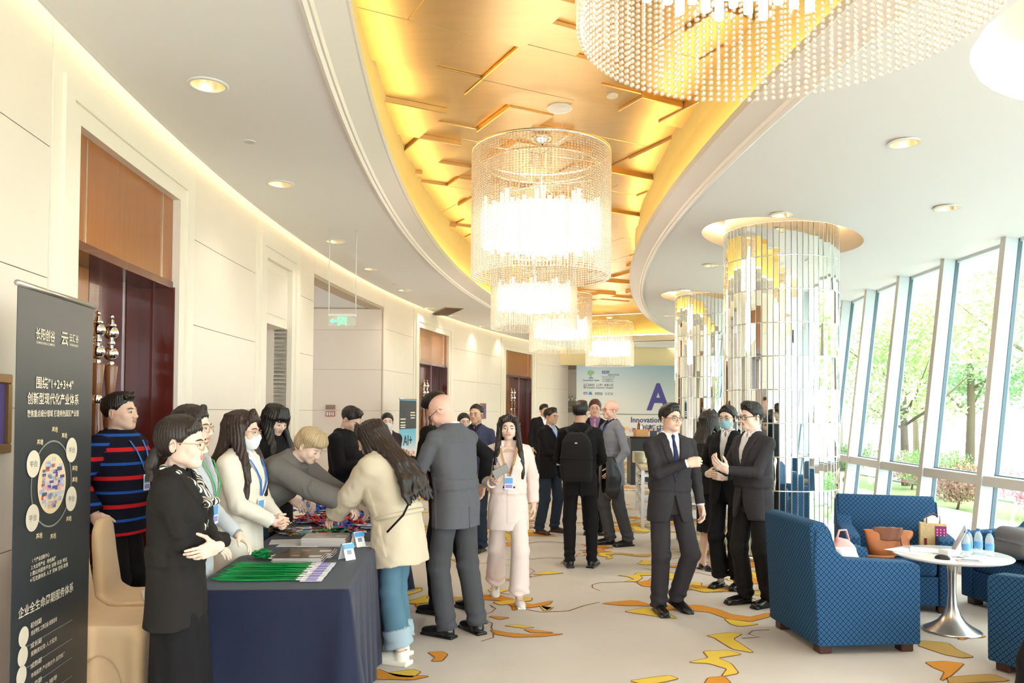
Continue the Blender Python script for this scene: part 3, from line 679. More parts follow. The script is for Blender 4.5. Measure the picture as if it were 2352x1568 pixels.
    if lanyard is not None:
        lm, zb = lanyard[0], lanyard[1]; g = MB(); w_ = .009
        for sg in (-1, 1):
            pts_ = [NB+Rc @ np.array([sg*.05, -.055, .03])*s, NB+Rc @ np.array([sg*.078, -.01, .02])*s]+[front(sg*x, z_) for x, z_ in ((.075, .375), (.06, .31), (.042, .24), (.022, zb+.07), (.006, zb+.03))]
            V = []; 
            for p_ in pts_: V += [p_-Rc @ np.array([w_, 0, 0]), p_+Rc @ np.array([w_, 0, 0])]
            o_ = len(g.v); g.add(V, [(2*i, 2*i+1, 2*i+3, 2*i+2) for i in range(len(pts_)-1)])
        g.build('lanyard', lm, root); c = front(0, zb-.05, .007)
        bg = MB(); bg.box((0, 0, 0), (.075, .003, .11), bev=.001); bg.box((0, .0022, .02), (.067, .001, .05), mi=1); bg.box((0, .0022, -.028), (.06, .001, .03), mi=2)
        bo = bg.build('badge', [mat('badge_white', (.82, .83, .88), .3), mat('badge_blue', srgb(96, 160, 220), .35), mat('badge_violet', srgb(150, 140, 210), .4)], root); bo.matrix_local = Matrix.Translation(c) @ Matrix(Rc).to_4x4()
    if extra: extra(root, dict(J=J, W=W, P=P, Rc=Rc, Rp=Rp, Hc=Hc, Rh=Rh, NB=NB, s=s, front=front, hp=hp, hs=hs, foot=foot, U=U))
    return root, dict(J=J, W=W, P=P, Rc=Rc, Hc=Hc, Rh=Rh, NB=NB, s=s)
def hash_(t):
    h = 5381
    for ch in t: h = (h*33+ord(ch)) & 0xffffff
    return h
HAIRC = dict(black=(24, 20, 20), dark=(38, 28, 25), brown=(62, 40, 30), blond=(188, 164, 128), wbrown=(48, 30, 24), grey=(70, 62, 58), auburn=(84, 52, 38))
GL = dict(thin=lambda: mat('gold_wire', (.55, .4, .28), .3, metal=1), dark=lambda: mat('dark_frame', (.02, .018, .02), .25), thick=lambda: mat('black_frame', (.012, .012, .014), .25), brown=lambda: mat('brown_frame', (.12, .05, .03), .3))
# ------------------------------------------------------------------ the curved hall: plan is concentric about CC
CC = Vector((37.05, 8.4)); RW, RB = 40.0, 32.38; ZC, ZG = 3.87, 4.6
RL, RR = 38.45, 35.15     # edges of the gold recess
def P2(R, phi): return (CC.x-R*math.cos(phi), CC.y+R*math.sin(phi))
def phY(Y, R=RW): return math.asin((Y-CC.y)/R)
Y0, Y1 = -7.5, 27.6
STONE = mat('cream_stone', srgb(240, 228, 217), .38, var=.03, vscale=1.3, bump=.02, bscale=20)
JOINT = mat('stone_joint', srgb(196, 178, 156), .7)
TRIM = mat('pale_stone_trim', srgb(243, 234, 222), .4)
CEILW = mat('ceiling_paint', (.87, .855, .86), .55)
WOODO = mat('orange_brown_veneer', srgb(160, 98, 48), .25, var=.14, vscale=5, stretch=(6, 6, .35), coat=.25)
WOODD = mat('dark_red_veneer', srgb(92, 34, 26), .2, var=.22, vscale=4, stretch=(6, 6, .3), coat=.5)
CHROME = mat('chrome', (.86, .86, .88), .08, metal=1)
STEEL = mat('brushed_steel', (.62, .61, .60), .28, metal=1)
BRASSY = mat('warm_metal_strip', (.80, .70, .56), .25, metal=1)
GOLD = mat('gold_leaf', (.66, .48, .255), .36, metal=1, var=.08, vscale=3, bump=.06, bscale=14, stretch=(1, 4, 1))
GOLDB = mat('gold_paint', (.95, .74, .30), .5, var=.04)
def arcbox(R0, R1, pa, pb, z0, z1, n=None, ends=True):
    """closed curved block between radii R0<R1"""
    n = n or max(1, int(abs(pb-pa)*40/.7)); V = []; Fs = []
    for i in range(n+1):
        p = pa+(pb-pa)*i/n
        for R, z in ((R0, z0), (R1, z0), (R1, z1), (R0, z1)): V.append((*P2(R, p), z))
    for i in range(n):
        a, b = i*4, i*4+4
        for k in range(4): q = (k+1) % 4; Fs.append((a+k, b+k, b+q, a+q))
    Fs += [(0, 1, 2, 3), (n*4+3, n*4+2, n*4+1, n*4)]
    return V, Fs
def arc(name, R0, R1, pa, pb, z0, z1, m, parent=None, n=None):
    b = MB(); b.add(*arcbox(R0, R1, pa, pb, z0, z1, n)); return b.build(name, m, parent)
def panels(parent, pa, pb, zs, xs, R=RW, th=.02, gap=.006, m=None, name='stone_panel'):
    """stone slabs proud of a joint-coloured backing"""
    for i in range(len(xs)-1):
        for j in range(len(zs)-1):
            a = pa+(pb-pa)*xs[i]; b = pa+(pb-pa)*xs[i+1]; g = gap/2/R
            arc(name, R-th, R+.001, a+g, b-g, zs[j]+gap/2, zs[j+1]-gap/2, m or STONE, parent, n=max(1, int((b-a)*R/.6)))
wl = empty('wall_left', (0, 0, 0), kind='structure', label='curved cream stone wall on the left, laid in large slabs')
ZS = [.12, .88, 1.65, 2.42, 3.2, 4.02]
def wallspan(ya, yb, cols, zs=ZS, z0=0, z1=4.12):
    pa, pb = phY(ya), phY(yb)
    arc('wall_backing', RW, RW+.25, pa, pb, z0, z1, JOINT, wl); panels(wl, pa, pb, zs, [i/cols for i in range(cols+1)])
    if z0 == 0: arc('skirting', RW-.035, RW, pa, pb, 0, .12, TRIM, wl)
D1, DN, CO, D3, D4 = (4.97, 6.75), (9.25, 10.2), (11.15, 14.75), (16.9, 18.85), (22.95, 24.9)
wallspan(Y0, 4.62, 7); wallspan(7.1, 8.93, 1); wallspan(10.55, CO[0], 1); wallspan(CO[1], 16.55, 1); wallspan(19.2, 22.6, 2); wallspan(25.25, Y1, 1)
for ya, yb, zt in ((4.62, 7.1, 3.81), (8.93, 10.55, 3.81), (16.55, 19.2, 3.81), (22.6, 25.25, 3.81)):
    wallspan(ya, yb, 1, [zt, 4.02], z0=zt, z1=4.12)
wallspan(CO[0], CO[1], 2, [3.6, 4.02], z0=3.56, z1=4.12)
# stepped stone frames round the openings
def frame(n, ya, yb):
    fr = empty('trim_%d' % n, (0, 0, 0), kind='structure', label='stepped pale stone frame round a tall opening in the left wall')
    for (w, pr, nm) in ((.35, .03, 'outer_step'), (.24, .055, 'middle_step'), (.12, .035, 'inner_step')):
        wi = {.35: .24, .24: .12, .12: 0}[w]; g = 1/RW
        arc(nm, RW-pr, RW+.2, phY(ya)-w*g, phY(ya)-wi*g, 0, 3.46+w, TRIM, fr, 1); arc(nm, RW-pr, RW+.2, phY(yb)+wi*g, phY(yb)+w*g, 0, 3.46+w, TRIM, fr, 1)
        arc(nm, RW-pr, RW+.2, phY(ya)-wi*g, phY(yb)+wi*g, 3.46+wi, 3.46+w, TRIM, fr, 3)
for i, d in enumerate((D1, DN, D3, D4)): frame(i+1, *d)
# ------------------------------------------------------------------ double doors with turned handles
def handle_mb():
    m = MB(); pr = [(0, 0), (.012, .0), (.02, .02), (.013, .04), (.03, .06), (.036, .075), (.024, .1), (.024, .2), (.058, .42), (.026, .62), (.034, .63), (.034, .67), (.026, .68), (.06, .92), (.028, 1.16)]
    m.lathe(pr[6:9]+[(.058, .42), (.03, .62)], 14, 0); m.lathe([(.03, .62), (.036, .63), (.036, .68), (.03, .69)], 14, 1)
    m.lathe([(.03, .69), (.06, .98), (.032, 1.27)], 14, 0); m.lathe([(.032, 1.27), (.038, 1.28), (.038, 1.32), (.03, 1.33)], 14, 1)
    m.lathe([(.03, 1.33), (.052, 1.55), (.05, 1.56), (0, 1.565)], 14, 0)
    def ball(z, r): m.lathe([(r*math.sin(math.pi*i/10), z-r*math.cos(math.pi*i/10)) for i in range(11)], 14, 1)
    m.lathe([(.02, 1.56), (.026, 1.575), (.02, 1.59)], 12, 1); ball(1.65, .056); ball(1.73, .03); ball(1.81, .056); m.lathe([(.035, 1.86), (.038, 1.87), (.02, 1.885), (.02, 1.9), (.012, 1.91)], 12, 1); ball(1.93, .018)
    m.lathe([(.03, .06), (.036, .08), (.024, .1)], 12, 1); m.lathe([(0, .0), (.02, .01), (.024, .03), (.03, .06)], 12, 1)
    for z in (.655, 1.3): m.tube([(0, 0, z), (.0, -.12, z)], .011, 8, 2)
    return m
HMESH = handle_mb().mesh('handle', [mat('turned_wood', srgb(132, 80, 46), .3, coat=.4), CHROME, mat('dark_metal', (.05, .04, .04), .3, metal=1)])
def door(n, ya, yb, lab):
    d = empty('door_%d' % n, (0, 0, 0), kind='structure', label=lab); pa, pb = phY(ya), phY(yb); W_ = (pb-pa)*RW; g = 1/RW; ym = (pa+pb)/2
    for (a, b) in ((0, .22), (.235, W_-.235), (W_-.22, W_)):
        arc('transom_panel', RW+.03, RW+.08, pa+a*g, pa+b*g, 2.7, 3.46, WOODO, d, 2)
    for a in (.22, W_-.235): arc('metal_strip', RW+.024, RW+.07, pa+a*g, pa+(a+.015)*g, 2.7, 3.46, BRASSY, d, 1)
    arc('soffit', RW+.02, RW+.36, pa, pb, 2.69, 2.75, WOODD, d, 2)
    arc('reveal', RW+.0, RW+.36, pa-.02*g, pa+.015*g, 0, 2.7, WOODD, d, 1); arc('reveal', RW+.0, RW+.36, pb-.015*g, pb+.02*g, 0, 2.7, WOODD, d, 1)
    arc('side_panel', RW+.30, RW+.36, pa+.015*g, pa+.25*g, 0, 2.69, WOODO, d, 1); arc('side_panel', RW+.30, RW+.36, pb-.25*g, pb-.015*g, 0, 2.69, WOODD, d, 1)
    for a, b, mm in ((pa+.27*g, ym-.004*g, WOODO), (ym+.004*g, pb-.27*g, WOODD)):  # left leaf coloured orange as if lit, right leaf dark as if shaded
        lf = arc('leaf', RW+.30, RW+.35, a, b, .01, 2.69, mm, d, 1)
        e = (a+.02*g) if a < ym else (b-.035*g); arc('metal_strip', RW+.292, RW+.31, e, e+.018*g, .01, 2.69, STEEL, lf, 1)
        c = ym-.11*g if a < ym else ym+.11*g; h = link('handle', HMESH, lf, (*P2(RW+.18, c), .42), (0, 0, -math.pi/2-c+math.pi)); h.rotation_euler = (0, 0, math.pi/2-c)
    arc('dark_void', RW+.36, RW+.38, pa, pb, 0, 2.76, WOODD, d, 1)
    return d
door(1, *D1, 'tall double veneer door, left leaf coloured orange as if lit, behind the roll-up banner'); door(2, *D3, 'dark veneer double door beyond the corridor opening'); door(3, *D4, 'farthest veneer double door on the curved left wall')
# narrow stone niche
ni = empty('wall_niche', (0, 0, 0), kind='structure', label='narrow tall stone niche between the first door and the corridor')
pa, pb = phY(DN[0]), phY(DN[1]); arc('transom_slab', RW+.03, RW+.1, pa, pb, 2.7, 3.46, TRIM, ni, 1); arc('recessed_slab', RW+.02, RW+.04, pa+.08/RW, pb-.08/RW, 2.82, 3.36, STONE, ni, 1)
arc('niche_back', RW+.9, RW+.95, pa-.05, pb+.05, 0, 2.75, STONE, ni); arc('niche_side', RW+.03, RW+.9, pb, pb+.05/RW, 0, 2.7, STONE, ni, 1); arc('niche_side', RW+.03, RW+.9, pa-.05/RW, pa, 0, 2.7, STONE, ni, 1); arc('niche_soffit', RW+.1, RW+.9, pa, pb, 2.7, 2.75, TRIM, ni, 1)
# side corridor
co = empty('wall_corridor', (0, 0, 0), kind='structure', label='cream panelled wall of the side corridor opening')
ex, ey = P2(RW, phY(CO[1])); sxx, syy = P2(RW, phY(CO[0]))
MB().box((ex-3.2, ey+.12, 1.8), (6.4, .2, 3.6)).build('wall_backing', JOINT, co)
for i in range(4):
    for j, (za, zb) in enumerate(((0.0, .88), (.88, 1.65), (1.65, 2.42), (2.42, 3.17), (3.17, 3.57))):
        MB().box((ex-.02-1.45*(i+.5), ey+.01, (za+zb)/2), (1.445, .02, zb-za-.006)).build('stone_panel', STONE, co)
MB().box((sxx-3.2, syy-.12, 1.8), (6.0, .2, 3.6)).build('corridor_side', STONE, co)
MB().prism([(sxx-.1, syy-.1), (ex-.1, ey+.1), (ex-6.4, ey+.1), (ex-6.4, syy-.1)], 3.585, 3.68).build('corridor_ceiling', CEILW, co)
MB().box((ex-6.4, (ey+syy)/2, 1.8), (.2, ey-syy+.2, 3.6)).build('corridor_end', STONE, co)
# ------------------------------------------------------------------ floor with carpet pattern
CARPET = mat('beige_carpet', srgb(206, 190, 176), .95, bump=.5, bscale=420, spec=.1)
nt = CARPET.node_tree; b_ = nt.nodes['Principled BSDF']; tc = nt.nodes.new('ShaderNodeTexCoord')
n1 = nt.nodes.new('ShaderNodeTexNoise'); n1.inputs['Scale'].default_value = 220; n1.inputs['Detail'].default_value = 2
n2 = nt.nodes.new('ShaderNodeTexNoise'); n2.inputs['Scale'].default_value = .7; n2.inputs['Detail'].default_value = 3
mx = nt.nodes.new('ShaderNodeMix'); mx.data_type = 'RGBA'; mx.inputs['A'].default_value = (*srgb(200, 184, 170), 1); mx.inputs['B'].default_value = (*srgb(232, 221, 211), 1)
ad = nt.nodes.new('ShaderNodeMath'); ad.operation = 'MULTIPLY_ADD'; ad.inputs[1].default_value = .6
for n_ in (n1, n2): nt.links.new(tc.outputs['Object'], n_.inputs[0])
nt.links.new(n1.outputs[0], ad.inputs[0]); nt.links.new(n2.outputs[0], ad.inputs[2]); sb = nt.nodes.new('ShaderNodeMath'); sb.operation = 'SUBTRACT'; sb.inputs[1].default_value = .3
nt.links.new(ad.outputs[0], sb.inputs[0]); nt.links.new(sb.outputs[0], mx.inputs['Factor']); nt.links.new(mx.outputs['Result'], b_.inputs['Base Color'])
fl = MB(); fl.add(*arcbox(30.9, RW+1.2, phY(Y0-.4), .56, -.12, 0, 40)); floor = fl.build('floor', CARPET); tag(floor, 'beige carpeted floor with flame motifs', kind='structure')
MB().box((-5.2, 12.95, -.06), (5.6, 4.2, .11)).build('corridor_floor', CARPET, floor)
CO1 = mat('carpet_orange', srgb(222, 150, 62), .95, bump=.4, bscale=420, var=.12, vscale=4, spec=.1); CO2 = mat('carpet_yellow', srgb(236, 200, 84), .95, bump=.4, bscale=420, var=.1, vscale=4, spec=.1)
CO3 = mat('carpet_brown', srgb(150, 100, 66), .95, bump=.4, bscale=420, spec=.1); CO4 = mat('carpet_olive', srgb(196, 160, 96), .95, bump=.4, bscale=420, spec=.1)
mb = MB(); rm = random.Random(11)
def ribbon(pts, ws, mi, z=.0015, out=True):
    def rib(ws_, m_, z_):
        V = []
        for i, p in enumerate(pts):
            t = (Vector(pts[min(i+1, len(pts)-1)])-Vector(pts[max(i-1, 0)])).to_2d().normalized(); n_ = Vector((-t.y, t.x))
            V += [(p[0]+n_.x*ws_[i], p[1]+n_.y*ws_[i], z_), (p[0]-n_.x*ws_[i]*.8, p[1]-n_.y*ws_[i]*.8, z_)]
        mb.add(V, [(2*i, 2*i+1, 2*i+3, 2*i+2) for i in range(len(pts)-1)], m_)
    if out: rib([w+.007 for w in ws], 2, z)
    rib(ws, mi, z+.0012)
def zig(p0, ang, L, w, mi, n=6, jag=.5, r=rm):
    pts = [Vector(p0)]; a = ang
    for i in range(n):
        a = ang+(r.uniform(.4, 1.0)*jag*(1 if i % 2 else -1)); pts.append(pts[-1]+Vector((math.cos(a), math.sin(a)))*L/n*r.uniform(.7, 1.3))
    ws = [.004]+[w*(r.uniform(.25, .5) if q_ % 2 else r.uniform(.9, 1.5)) for q_ in range(n-1)]+[.004]; ribbon([tuple(p) for p in pts], ws, mi, .0015+r.random()*.0006)
    return pts
def flame(p, s, ang, r=rm):
    for k in range(r.choice((2, 3, 4))):
        q = (p[0]+r.uniform(-.25, .25)*s, p[1]+r.uniform(-.2, .2)*s); zig(q, ang+r.uniform(-.6, .6)+(math.pi if r.random() < .4 else 0), s*r.uniform(.5, 1.0), s*r.uniform(.05, .10), r.choice((0, 0, 1, 1, 3)), r.choice((4, 5, 6)), r.uniform(.35, .8), r)
    pts = [Vector(p)]; a = ang+math.pi*r.random()
    for i in range(9): a += r.uniform(-.9, .9); pts.append(pts[-1]+Vector((math.cos(a), math.sin(a)))*s*.16)
    ribbon([tuple(q) for q in pts], [.006]*10, 2, .0012, False)
def pxrib(pp, w, mi, k=1.0):   # motifs measured in the photograph, laid out on the floor
    pts = [tuple(atz(x, y).to_2d()) for x, y in pp]; n = len(pts); ws = [w*(.12 if i in (0, n-1) else k*(.55 if i % 2 else 1.7)) for i in range(n)]; ribbon(pts, ws, mi, .0016+.0003*(len(mb.f) % 5))
def zz(L, o=(1176, 780), k=1.99): return [tuple(atz(o[0]+x/k, o[1]+y/k).to_2d()) for x, y in L]
def flamepoly(P, mi, z=.002):
    P = [Vector(p) for p in P]; Q = []; n = len(P)
    for i in range(n):          # soften the tips with one round of corner cutting
        a, b, c = P[i-1], P[i], P[(i+1) % n]; Q += [b+(a-b)*.1, b+(c-b)*.1]
    ar = sum(Q[i-1].x*Q[i].y-Q[i].x*Q[i-1].y for i in range(len(Q)))
    if ar < 0: Q.reverse()
    O = []
    for i in range(len(Q)):
        t = (Q[(i+1) % len(Q)]-Q[i-1]).normalized(); O.append(Q[i]+Vector((t.y, -t.x))*.009)
    mb.add([(p.x, p.y, z) for p in O], [tuple(range(len(O)))], 2); mb.add([(p.x, p.y, z+.0012) for p in Q], [tuple(range(len(Q)))], mi)
SH = [([(970, 1275), (1060, 1288), (1130, 1300), (1040, 1312), (1000, 1300)], 1), ([(890, 1352), (1000, 1338), (1050, 1345), (1010, 1368), (1060, 1400), (1105, 1432), (1010, 1415), (960, 1385), (930, 1365)], 1),
      ([(875, 1425), (990, 1420), (1050, 1438), (940, 1455), (1000, 1480), (1035, 1525), (960, 1540), (985, 1505), (900, 1480), (805, 1475), (900, 1455)], 1), ([(540, 1560), (640, 1545), (720, 1535), (760, 1550), (680, 1568), (600, 1575)], 1), ([(900, 1545), (970, 1540), (1000, 1570), (880, 1575)], 0),
      ([(1870, 1375), (1990, 1385), (2030, 1415), (2110, 1450), (2060, 1455), (1980, 1440), (1920, 1420), (1860, 1400)], 3), ([(1890, 1475), (1980, 1470), (2065, 1480), (2040, 1505), (2000, 1540), (1960, 1560), (1980, 1520), (1930, 1500)], 0), ([(1990, 1545), (2100, 1535), (2200, 1530), (2280, 1560), (2000, 1572)], 3), ([(2040, 1370), (2070, 1352), (2120, 1350), (2165, 1355), (2150, 1362), (2090, 1362), (2060, 1372)], 0),
      ([(405, 1205), (560, 1190), (660, 1218), (560, 1216), (500, 1215)], 0), ([(510, 1242), (610, 1225), (700, 1245), (757, 1276), (640, 1262)], 1), ([(640, 1238), (700, 1214), (860, 1213), (940, 1232), (1000, 1255), (1090, 1268), (1175, 1248), (1176, 1268), (1090, 1288), (990, 1278), (900, 1245), (760, 1235)], 0), ([(570, 1110), (620, 1100), (700, 1112), (650, 1130), (600, 1128)], 0), ([(0, 1212), (30, 1214), (50, 1220), (5, 1240)], 0), ([(130, 1218), (190, 1222), (165, 1240)], 1)]
for L, m_ in SH: flamepoly(zz(L), m_)
for L, m_ in (([(410, 1430), (480, 1425), (510, 1440), (480, 1475), (430, 1475), (450, 1455)], 0), ([(80, 1565), (150, 1515), (200, 1535), (300, 1550), (420, 1552), (330, 1572)], 0), ([(200, 1537), (330, 1518), (372, 1530), (330, 1560), (250, 1556)], 1), ([(800, 1292), (870, 1288), (960, 1302), (900, 1305)], 1), ([(730, 1312), (820, 1330), (930, 1338), (1050, 1333), (1110, 1335), (1000, 1348), (860, 1352), (760, 1338)], 0), ([(900, 1310), (990, 1318), (1060, 1328), (940, 1328)], 0), ([(720, 1140), (800, 1145), (890, 1180), (800, 1160)], 0), ([(985, 1190), (1050, 1200), (1010, 1218)], 1), ([(720, 1105), (830, 1108), (780, 1122), (730, 1118)], 1), ([(720, 1243), (830, 1250), (780, 1262)], 0)): flamepoly(zz(L, (800, 860), 2.24), m_)
for L in ([(60, 1232), (130, 1245), (260, 1240), (330, 1215), (400, 1200)], [(1176, 1325), (1100, 1330), (1080, 1345), (1130, 1360), (1050, 1365)], [(860, 1232), (960, 1268), (1100, 1300), (1060, 1310)]): ribbon(zz(L), [.006]*len(L), 2, .0015, False)
TP = []
for L, m_ in SH[:12]:
    P = [Vector(p) for p in zz(L)]; c = sum(P, Vector((0, 0)))/len(P); TP.append([p-c for p in P])
for y in np.arange(3.0, 26, .62):
    Rr = random.Random(int(y*100)+3); xm = P2(36.6, phY(y, 36.6))[0]
    for k in range(5):
        x = xm+Rr.uniform(-2.6, 3.0)
        if y < 6.9 and not (x > 3.5 or x < -3.2 or (y > 6.3 and x < .2)): continue
        if (Vector((x, y))-CC).length > 39.5: continue
        for q_ in range(Rr.choice((2, 3, 4))):
            T_ = Rr.choice(TP); a = Rr.uniform(-.5, .5)+Rr.choice((0, math.pi)); s_ = Rr.uniform(.6, 1.05); o_ = Vector((x+Rr.uniform(-.3, .3), y+Rr.uniform(-.2, .2)))
            flamepoly([o_+Matrix.Rotation(a, 2) @ p*s_ for p in T_], Rr.choice((0, 0, 1, 1, 3)), .0015+.0025*Rr.random())
        pts = [Vector((x, y))]; a = Rr.uniform(0, 6.28)
        for i in range(9): a += Rr.uniform(-.8, .8); pts.append(pts[-1]+Vector((math.cos(a), math.sin(a)))*.13)
        ribbon([tuple(q) for q in pts], [.006]*10, 2, .0012, False)
mo = mb.build('carpet_motifs', [CO1, CO2, CO3, CO4], floor); mo['kind'] = 'stuff'
# ------------------------------------------------------------------ white ceilings with round openings
PHN, PHF = phY(Y0), phY(25.6)
HALO = [(3.15, 9.2), (3.64, 14.35), (3.52, 4.22), (3.6, -1.0)]
def zr(R): return ZC if R > RR else ZC-.39*(RR-R)/(RR-32.0)
LDL = [atz(478, 195, ZC), atz(644, 422, ZC), atz(770, 554, ZC), atz(853, 617, ZC), atz(929, 666, ZC), atz(985, 707, ZC), atz(1043, 724, ZC), atz(1108, 749, ZC), atz(1165, 766, ZC)]
LDL = [p.to_2d() for p in LDL]+[Vector((-1.95, 1.6)), Vector((-1.7, -1.5)), Vector((-1.3, -4.2))]
RDL = [Vector(p) for p in ((2.85, 8.25), (3.02, 6.0), (4.1, 7.35), (2.85, 11.2), (3.0, 13.6), (3.5, 17.5), (4.6, 18.6), (4.3, 11.6), (3.3, 1.8), (4.5, 2.6), (3.5, -3.2))]
def plate(name, Ra, Rb, holes, zf, m, pa=PHN, pb=PHF):
    n = 60; pts = []; edges = []
    def loop(L): o = len(pts); pts.extend(Vector(q) for q in L); edges.extend((o+i, o+(i+1) % len(L)) for i in range(len(L)))
    loop([P2(Ra, pa+(pb-pa)*i/n) for i in range(n+1)]+[P2(Rb, pb-(pb-pa)*i/n) for i in range(n+1)])
    for (c, r, k) in holes: loop([(c[0]+r*math.cos(2*math.pi*i/k), c[1]+r*math.sin(2*math.pi*i/k)) for i in range(k)])
    for u in (.25, .5, .75):
        for i in range(1, n): 
            q = Vector(P2(Ra+(Rb-Ra)*u, pa+(pb-pa)*i/n))
            if all((q-Vector(c[:2])).length > r+.05 for c, r, k in holes): pts.append(q)
    V, _, T, *_r = delaunay_2d_cdt(pts, edges, [], 1, 1e-6)
    keep = []
    for t in T:
        c = sum((V[i] for i in t), Vector((0, 0)))/len(t)
        if any((c-Vector(h[:2])).length < r*.99 for h, r, k in holes): continue
        keep.append(t)
    b = MB(); b.add([(v.x, v.y, zf((Vector((v.x, v.y))-CC).length)) for v in V], keep, 0, False)
    o = b.build(name, m); return o
holesL = [(p, .115, 24) for p in LDL]; holesR = [(p, .105, 24) for p in RDL]+[(h, .90, 64) for h in HALO]
ceil = plate('ceiling', RL, RW-.13, holesL, lambda R: ZC, CEILW, PHN, phY(Y1)); tag(ceil, 'flat white ceiling strip along the left wall', kind='structure')
cr_ = plate('ceiling_right', 31.35, RR, holesR, zr, CEILW, PHN, phY(Y1)*1.12); cr_['kind'] = 'structure'; tag(cr_, 'white ceiling over the window side, with round openings over the columns')
arc('roof_slab', 31.0, RW+1, PHN-.02, phY(Y1)+.12, 4.9, 5.0, CEILW, None, 50)['kind'] = 'structure'
WARM = (1.0, .60, .16)
COVE = mat('cove_lamp', (1, .8, .5), emit=8, ecol=(1.0, .76, .42)); COVE2 = mat('recess_cove_lamp', (1, .8, .4), emit=12, ecol=(1.0, .74, .30))
tr = empty('trim_5', (0, 0, 0), kind='structure', label='light cove between the ceiling and the left wall')
arc('cove_cap', RW-.45, RW+.02, PHN, phY(Y1), 4.12, 4.16, CEILW, tr, 50); arc('cove_edge', RW-.16, RW-.13, PHN, phY(Y1), ZC-.001, 3.93, CEILW, tr, 50); arc('lamp_strip', RW-.24, RW-.2, PHN, phY(Y1), 3.94, 3.975, COVE, tr, 50)
# recess lip, crown mouldings, lit trough and gold side walls
CROWN = mat('crown_plaster', (.84, .79, .76), .45)
def prof(name, sgn, R0, m, pts, parent):
    n = 60; V = []
    for i in range(n+1):
        p = PHN+(PHF-PHN)*i/n
        for (dr, z) in pts: V.append((*P2(R0+sgn*dr, p), z))
    k = len(pts); b = MB(); b.add(V, [(i*k+j, (i+1)*k+j, (i+1)*k+j+1, i*k+j+1) for i in range(n) for j in range(k-1)], 0, False); return b.build(name, m, parent)
for nm, sg, R0, n_ in (('left', 1, RL, 6), ('right', -1, RR, 7)):
    t = empty('trim_%d' % n_, (0, 0, 0), kind='structure', label='%s curved plaster crown and lit gold side of the ceiling recess' % nm)
    # dr>0 : away from the recess centre
    prof('crown_moulding', sg, R0, CROWN, [(.0, ZC-.0005), (-.0, ZC-.02), (-.025, ZC-.03), (-.045, ZC-.01), (-.06, ZC-.012), (-.075, ZC+.012), (-.235, ZC+.075), (-.25, ZC+.075), (-.255, ZC+.14), (-.235, ZC+.15), (-.1, ZC+.15)], t)
    prof('gold_side_wall', sg, R0, GOLDB, [(-.1, ZC+.15), (-.085, ZC+.22), (-.09, ZC+.4), (-.11, ZC+.58), (-.16, ZG+.1)], t)
    a_, b2 = sorted((R0-sg*.20, R0-sg*.165)); arc('lamp_strip', a_, b2, PHN, PHF, ZC+.153, ZC+.185, COVE2, t, 60)
fe = empty('trim_8', (0, 0, 0), kind='structure', label='far closing face of the ceiling recess')
arc('end_face', RR-.2, RL+.2, PHF, PHF+.01, ZC-.02, ZG+.1, GOLDB, fe); arc('end_lip', RR-.1, RL+.1, PHF-.006, PHF+.004, ZC-.02, ZC+.14, CROWN, fe); arc('lamp_strip', RR+.2, RL-.2, PHF-.003, PHF-.002, ZC+.15, ZC+.18, COVE2, fe)
arc('end_plate', RR-.2, RL+.2, PHF, phY(Y1)+.03, ZC, ZC+.03, CEILW, fe, 4)
# gold leaf panels at different heights, laid on a grid turned 27 degrees to the view
gc = empty('ceiling_recess', (0, 0, 0), kind='structure', label='gold leaf ceiling of overlapping rectangular panels inside the recess')
arc('gold_backing', RR-.15, RL+.15, PHN, PHF, ZG+.12, ZG+.16, GOLD, gc, 40)
ga = math.radians(27.5); gx, gy = Vector((math.cos(ga), math.sin(ga))), Vector((-math.sin(ga), math.cos(ga))); cell = .50; used = set(); GP = []; rg = random.Random(5); NG = 0
def inband(i, j, w, h):
    for u in (0, .5, 1):
        for v in (0, .5, 1):
            p = gx*(i+u*w)*cell+gy*(j+v*h)*cell*.8; r = (p-CC).length
            if RR+.0 < r < RL-.0 and Y0 < p.y < 25.4: return True
    return False
for j in range(-14, 46):
    for i in range(-16, 34):
        if (i, j) in used: continue
        w, h = rg.choice(((1, 1), (2, 1), (2, 1), (2, 2), (1, 2), (3, 2), (2, 2), (1, 1)))
        w0, h0 = w, h
        while any((i+a, j+b) in used for a in range(w) for b in range(h)): 
            if w > 1: w -= 1
            else: h -= 1
        if not inband(i, j, w, h): continue
        for a in range(w):
            for b in range(h): used.add((i+a, j+b))
        c = gx*(i+w/2)*cell+gy*(j+h/2)*cell*.8; t = rg.choice((.0, .0, .02, .035, .055, .08)); NG += 1
        if (c-CC).length > RL+.35 or (c-CC).length < RR-.35: pass
        GP.append((c, w*cell/2, h*cell*.4, ZG+.10-t)); MB().box((c.x, c.y, ZG+.14-(t+.04)/2), (w*cell-.002, h*cell*.8-.002, t+.04), rz=ga, bev=.006).build('gold_panel', GOLD, gc)
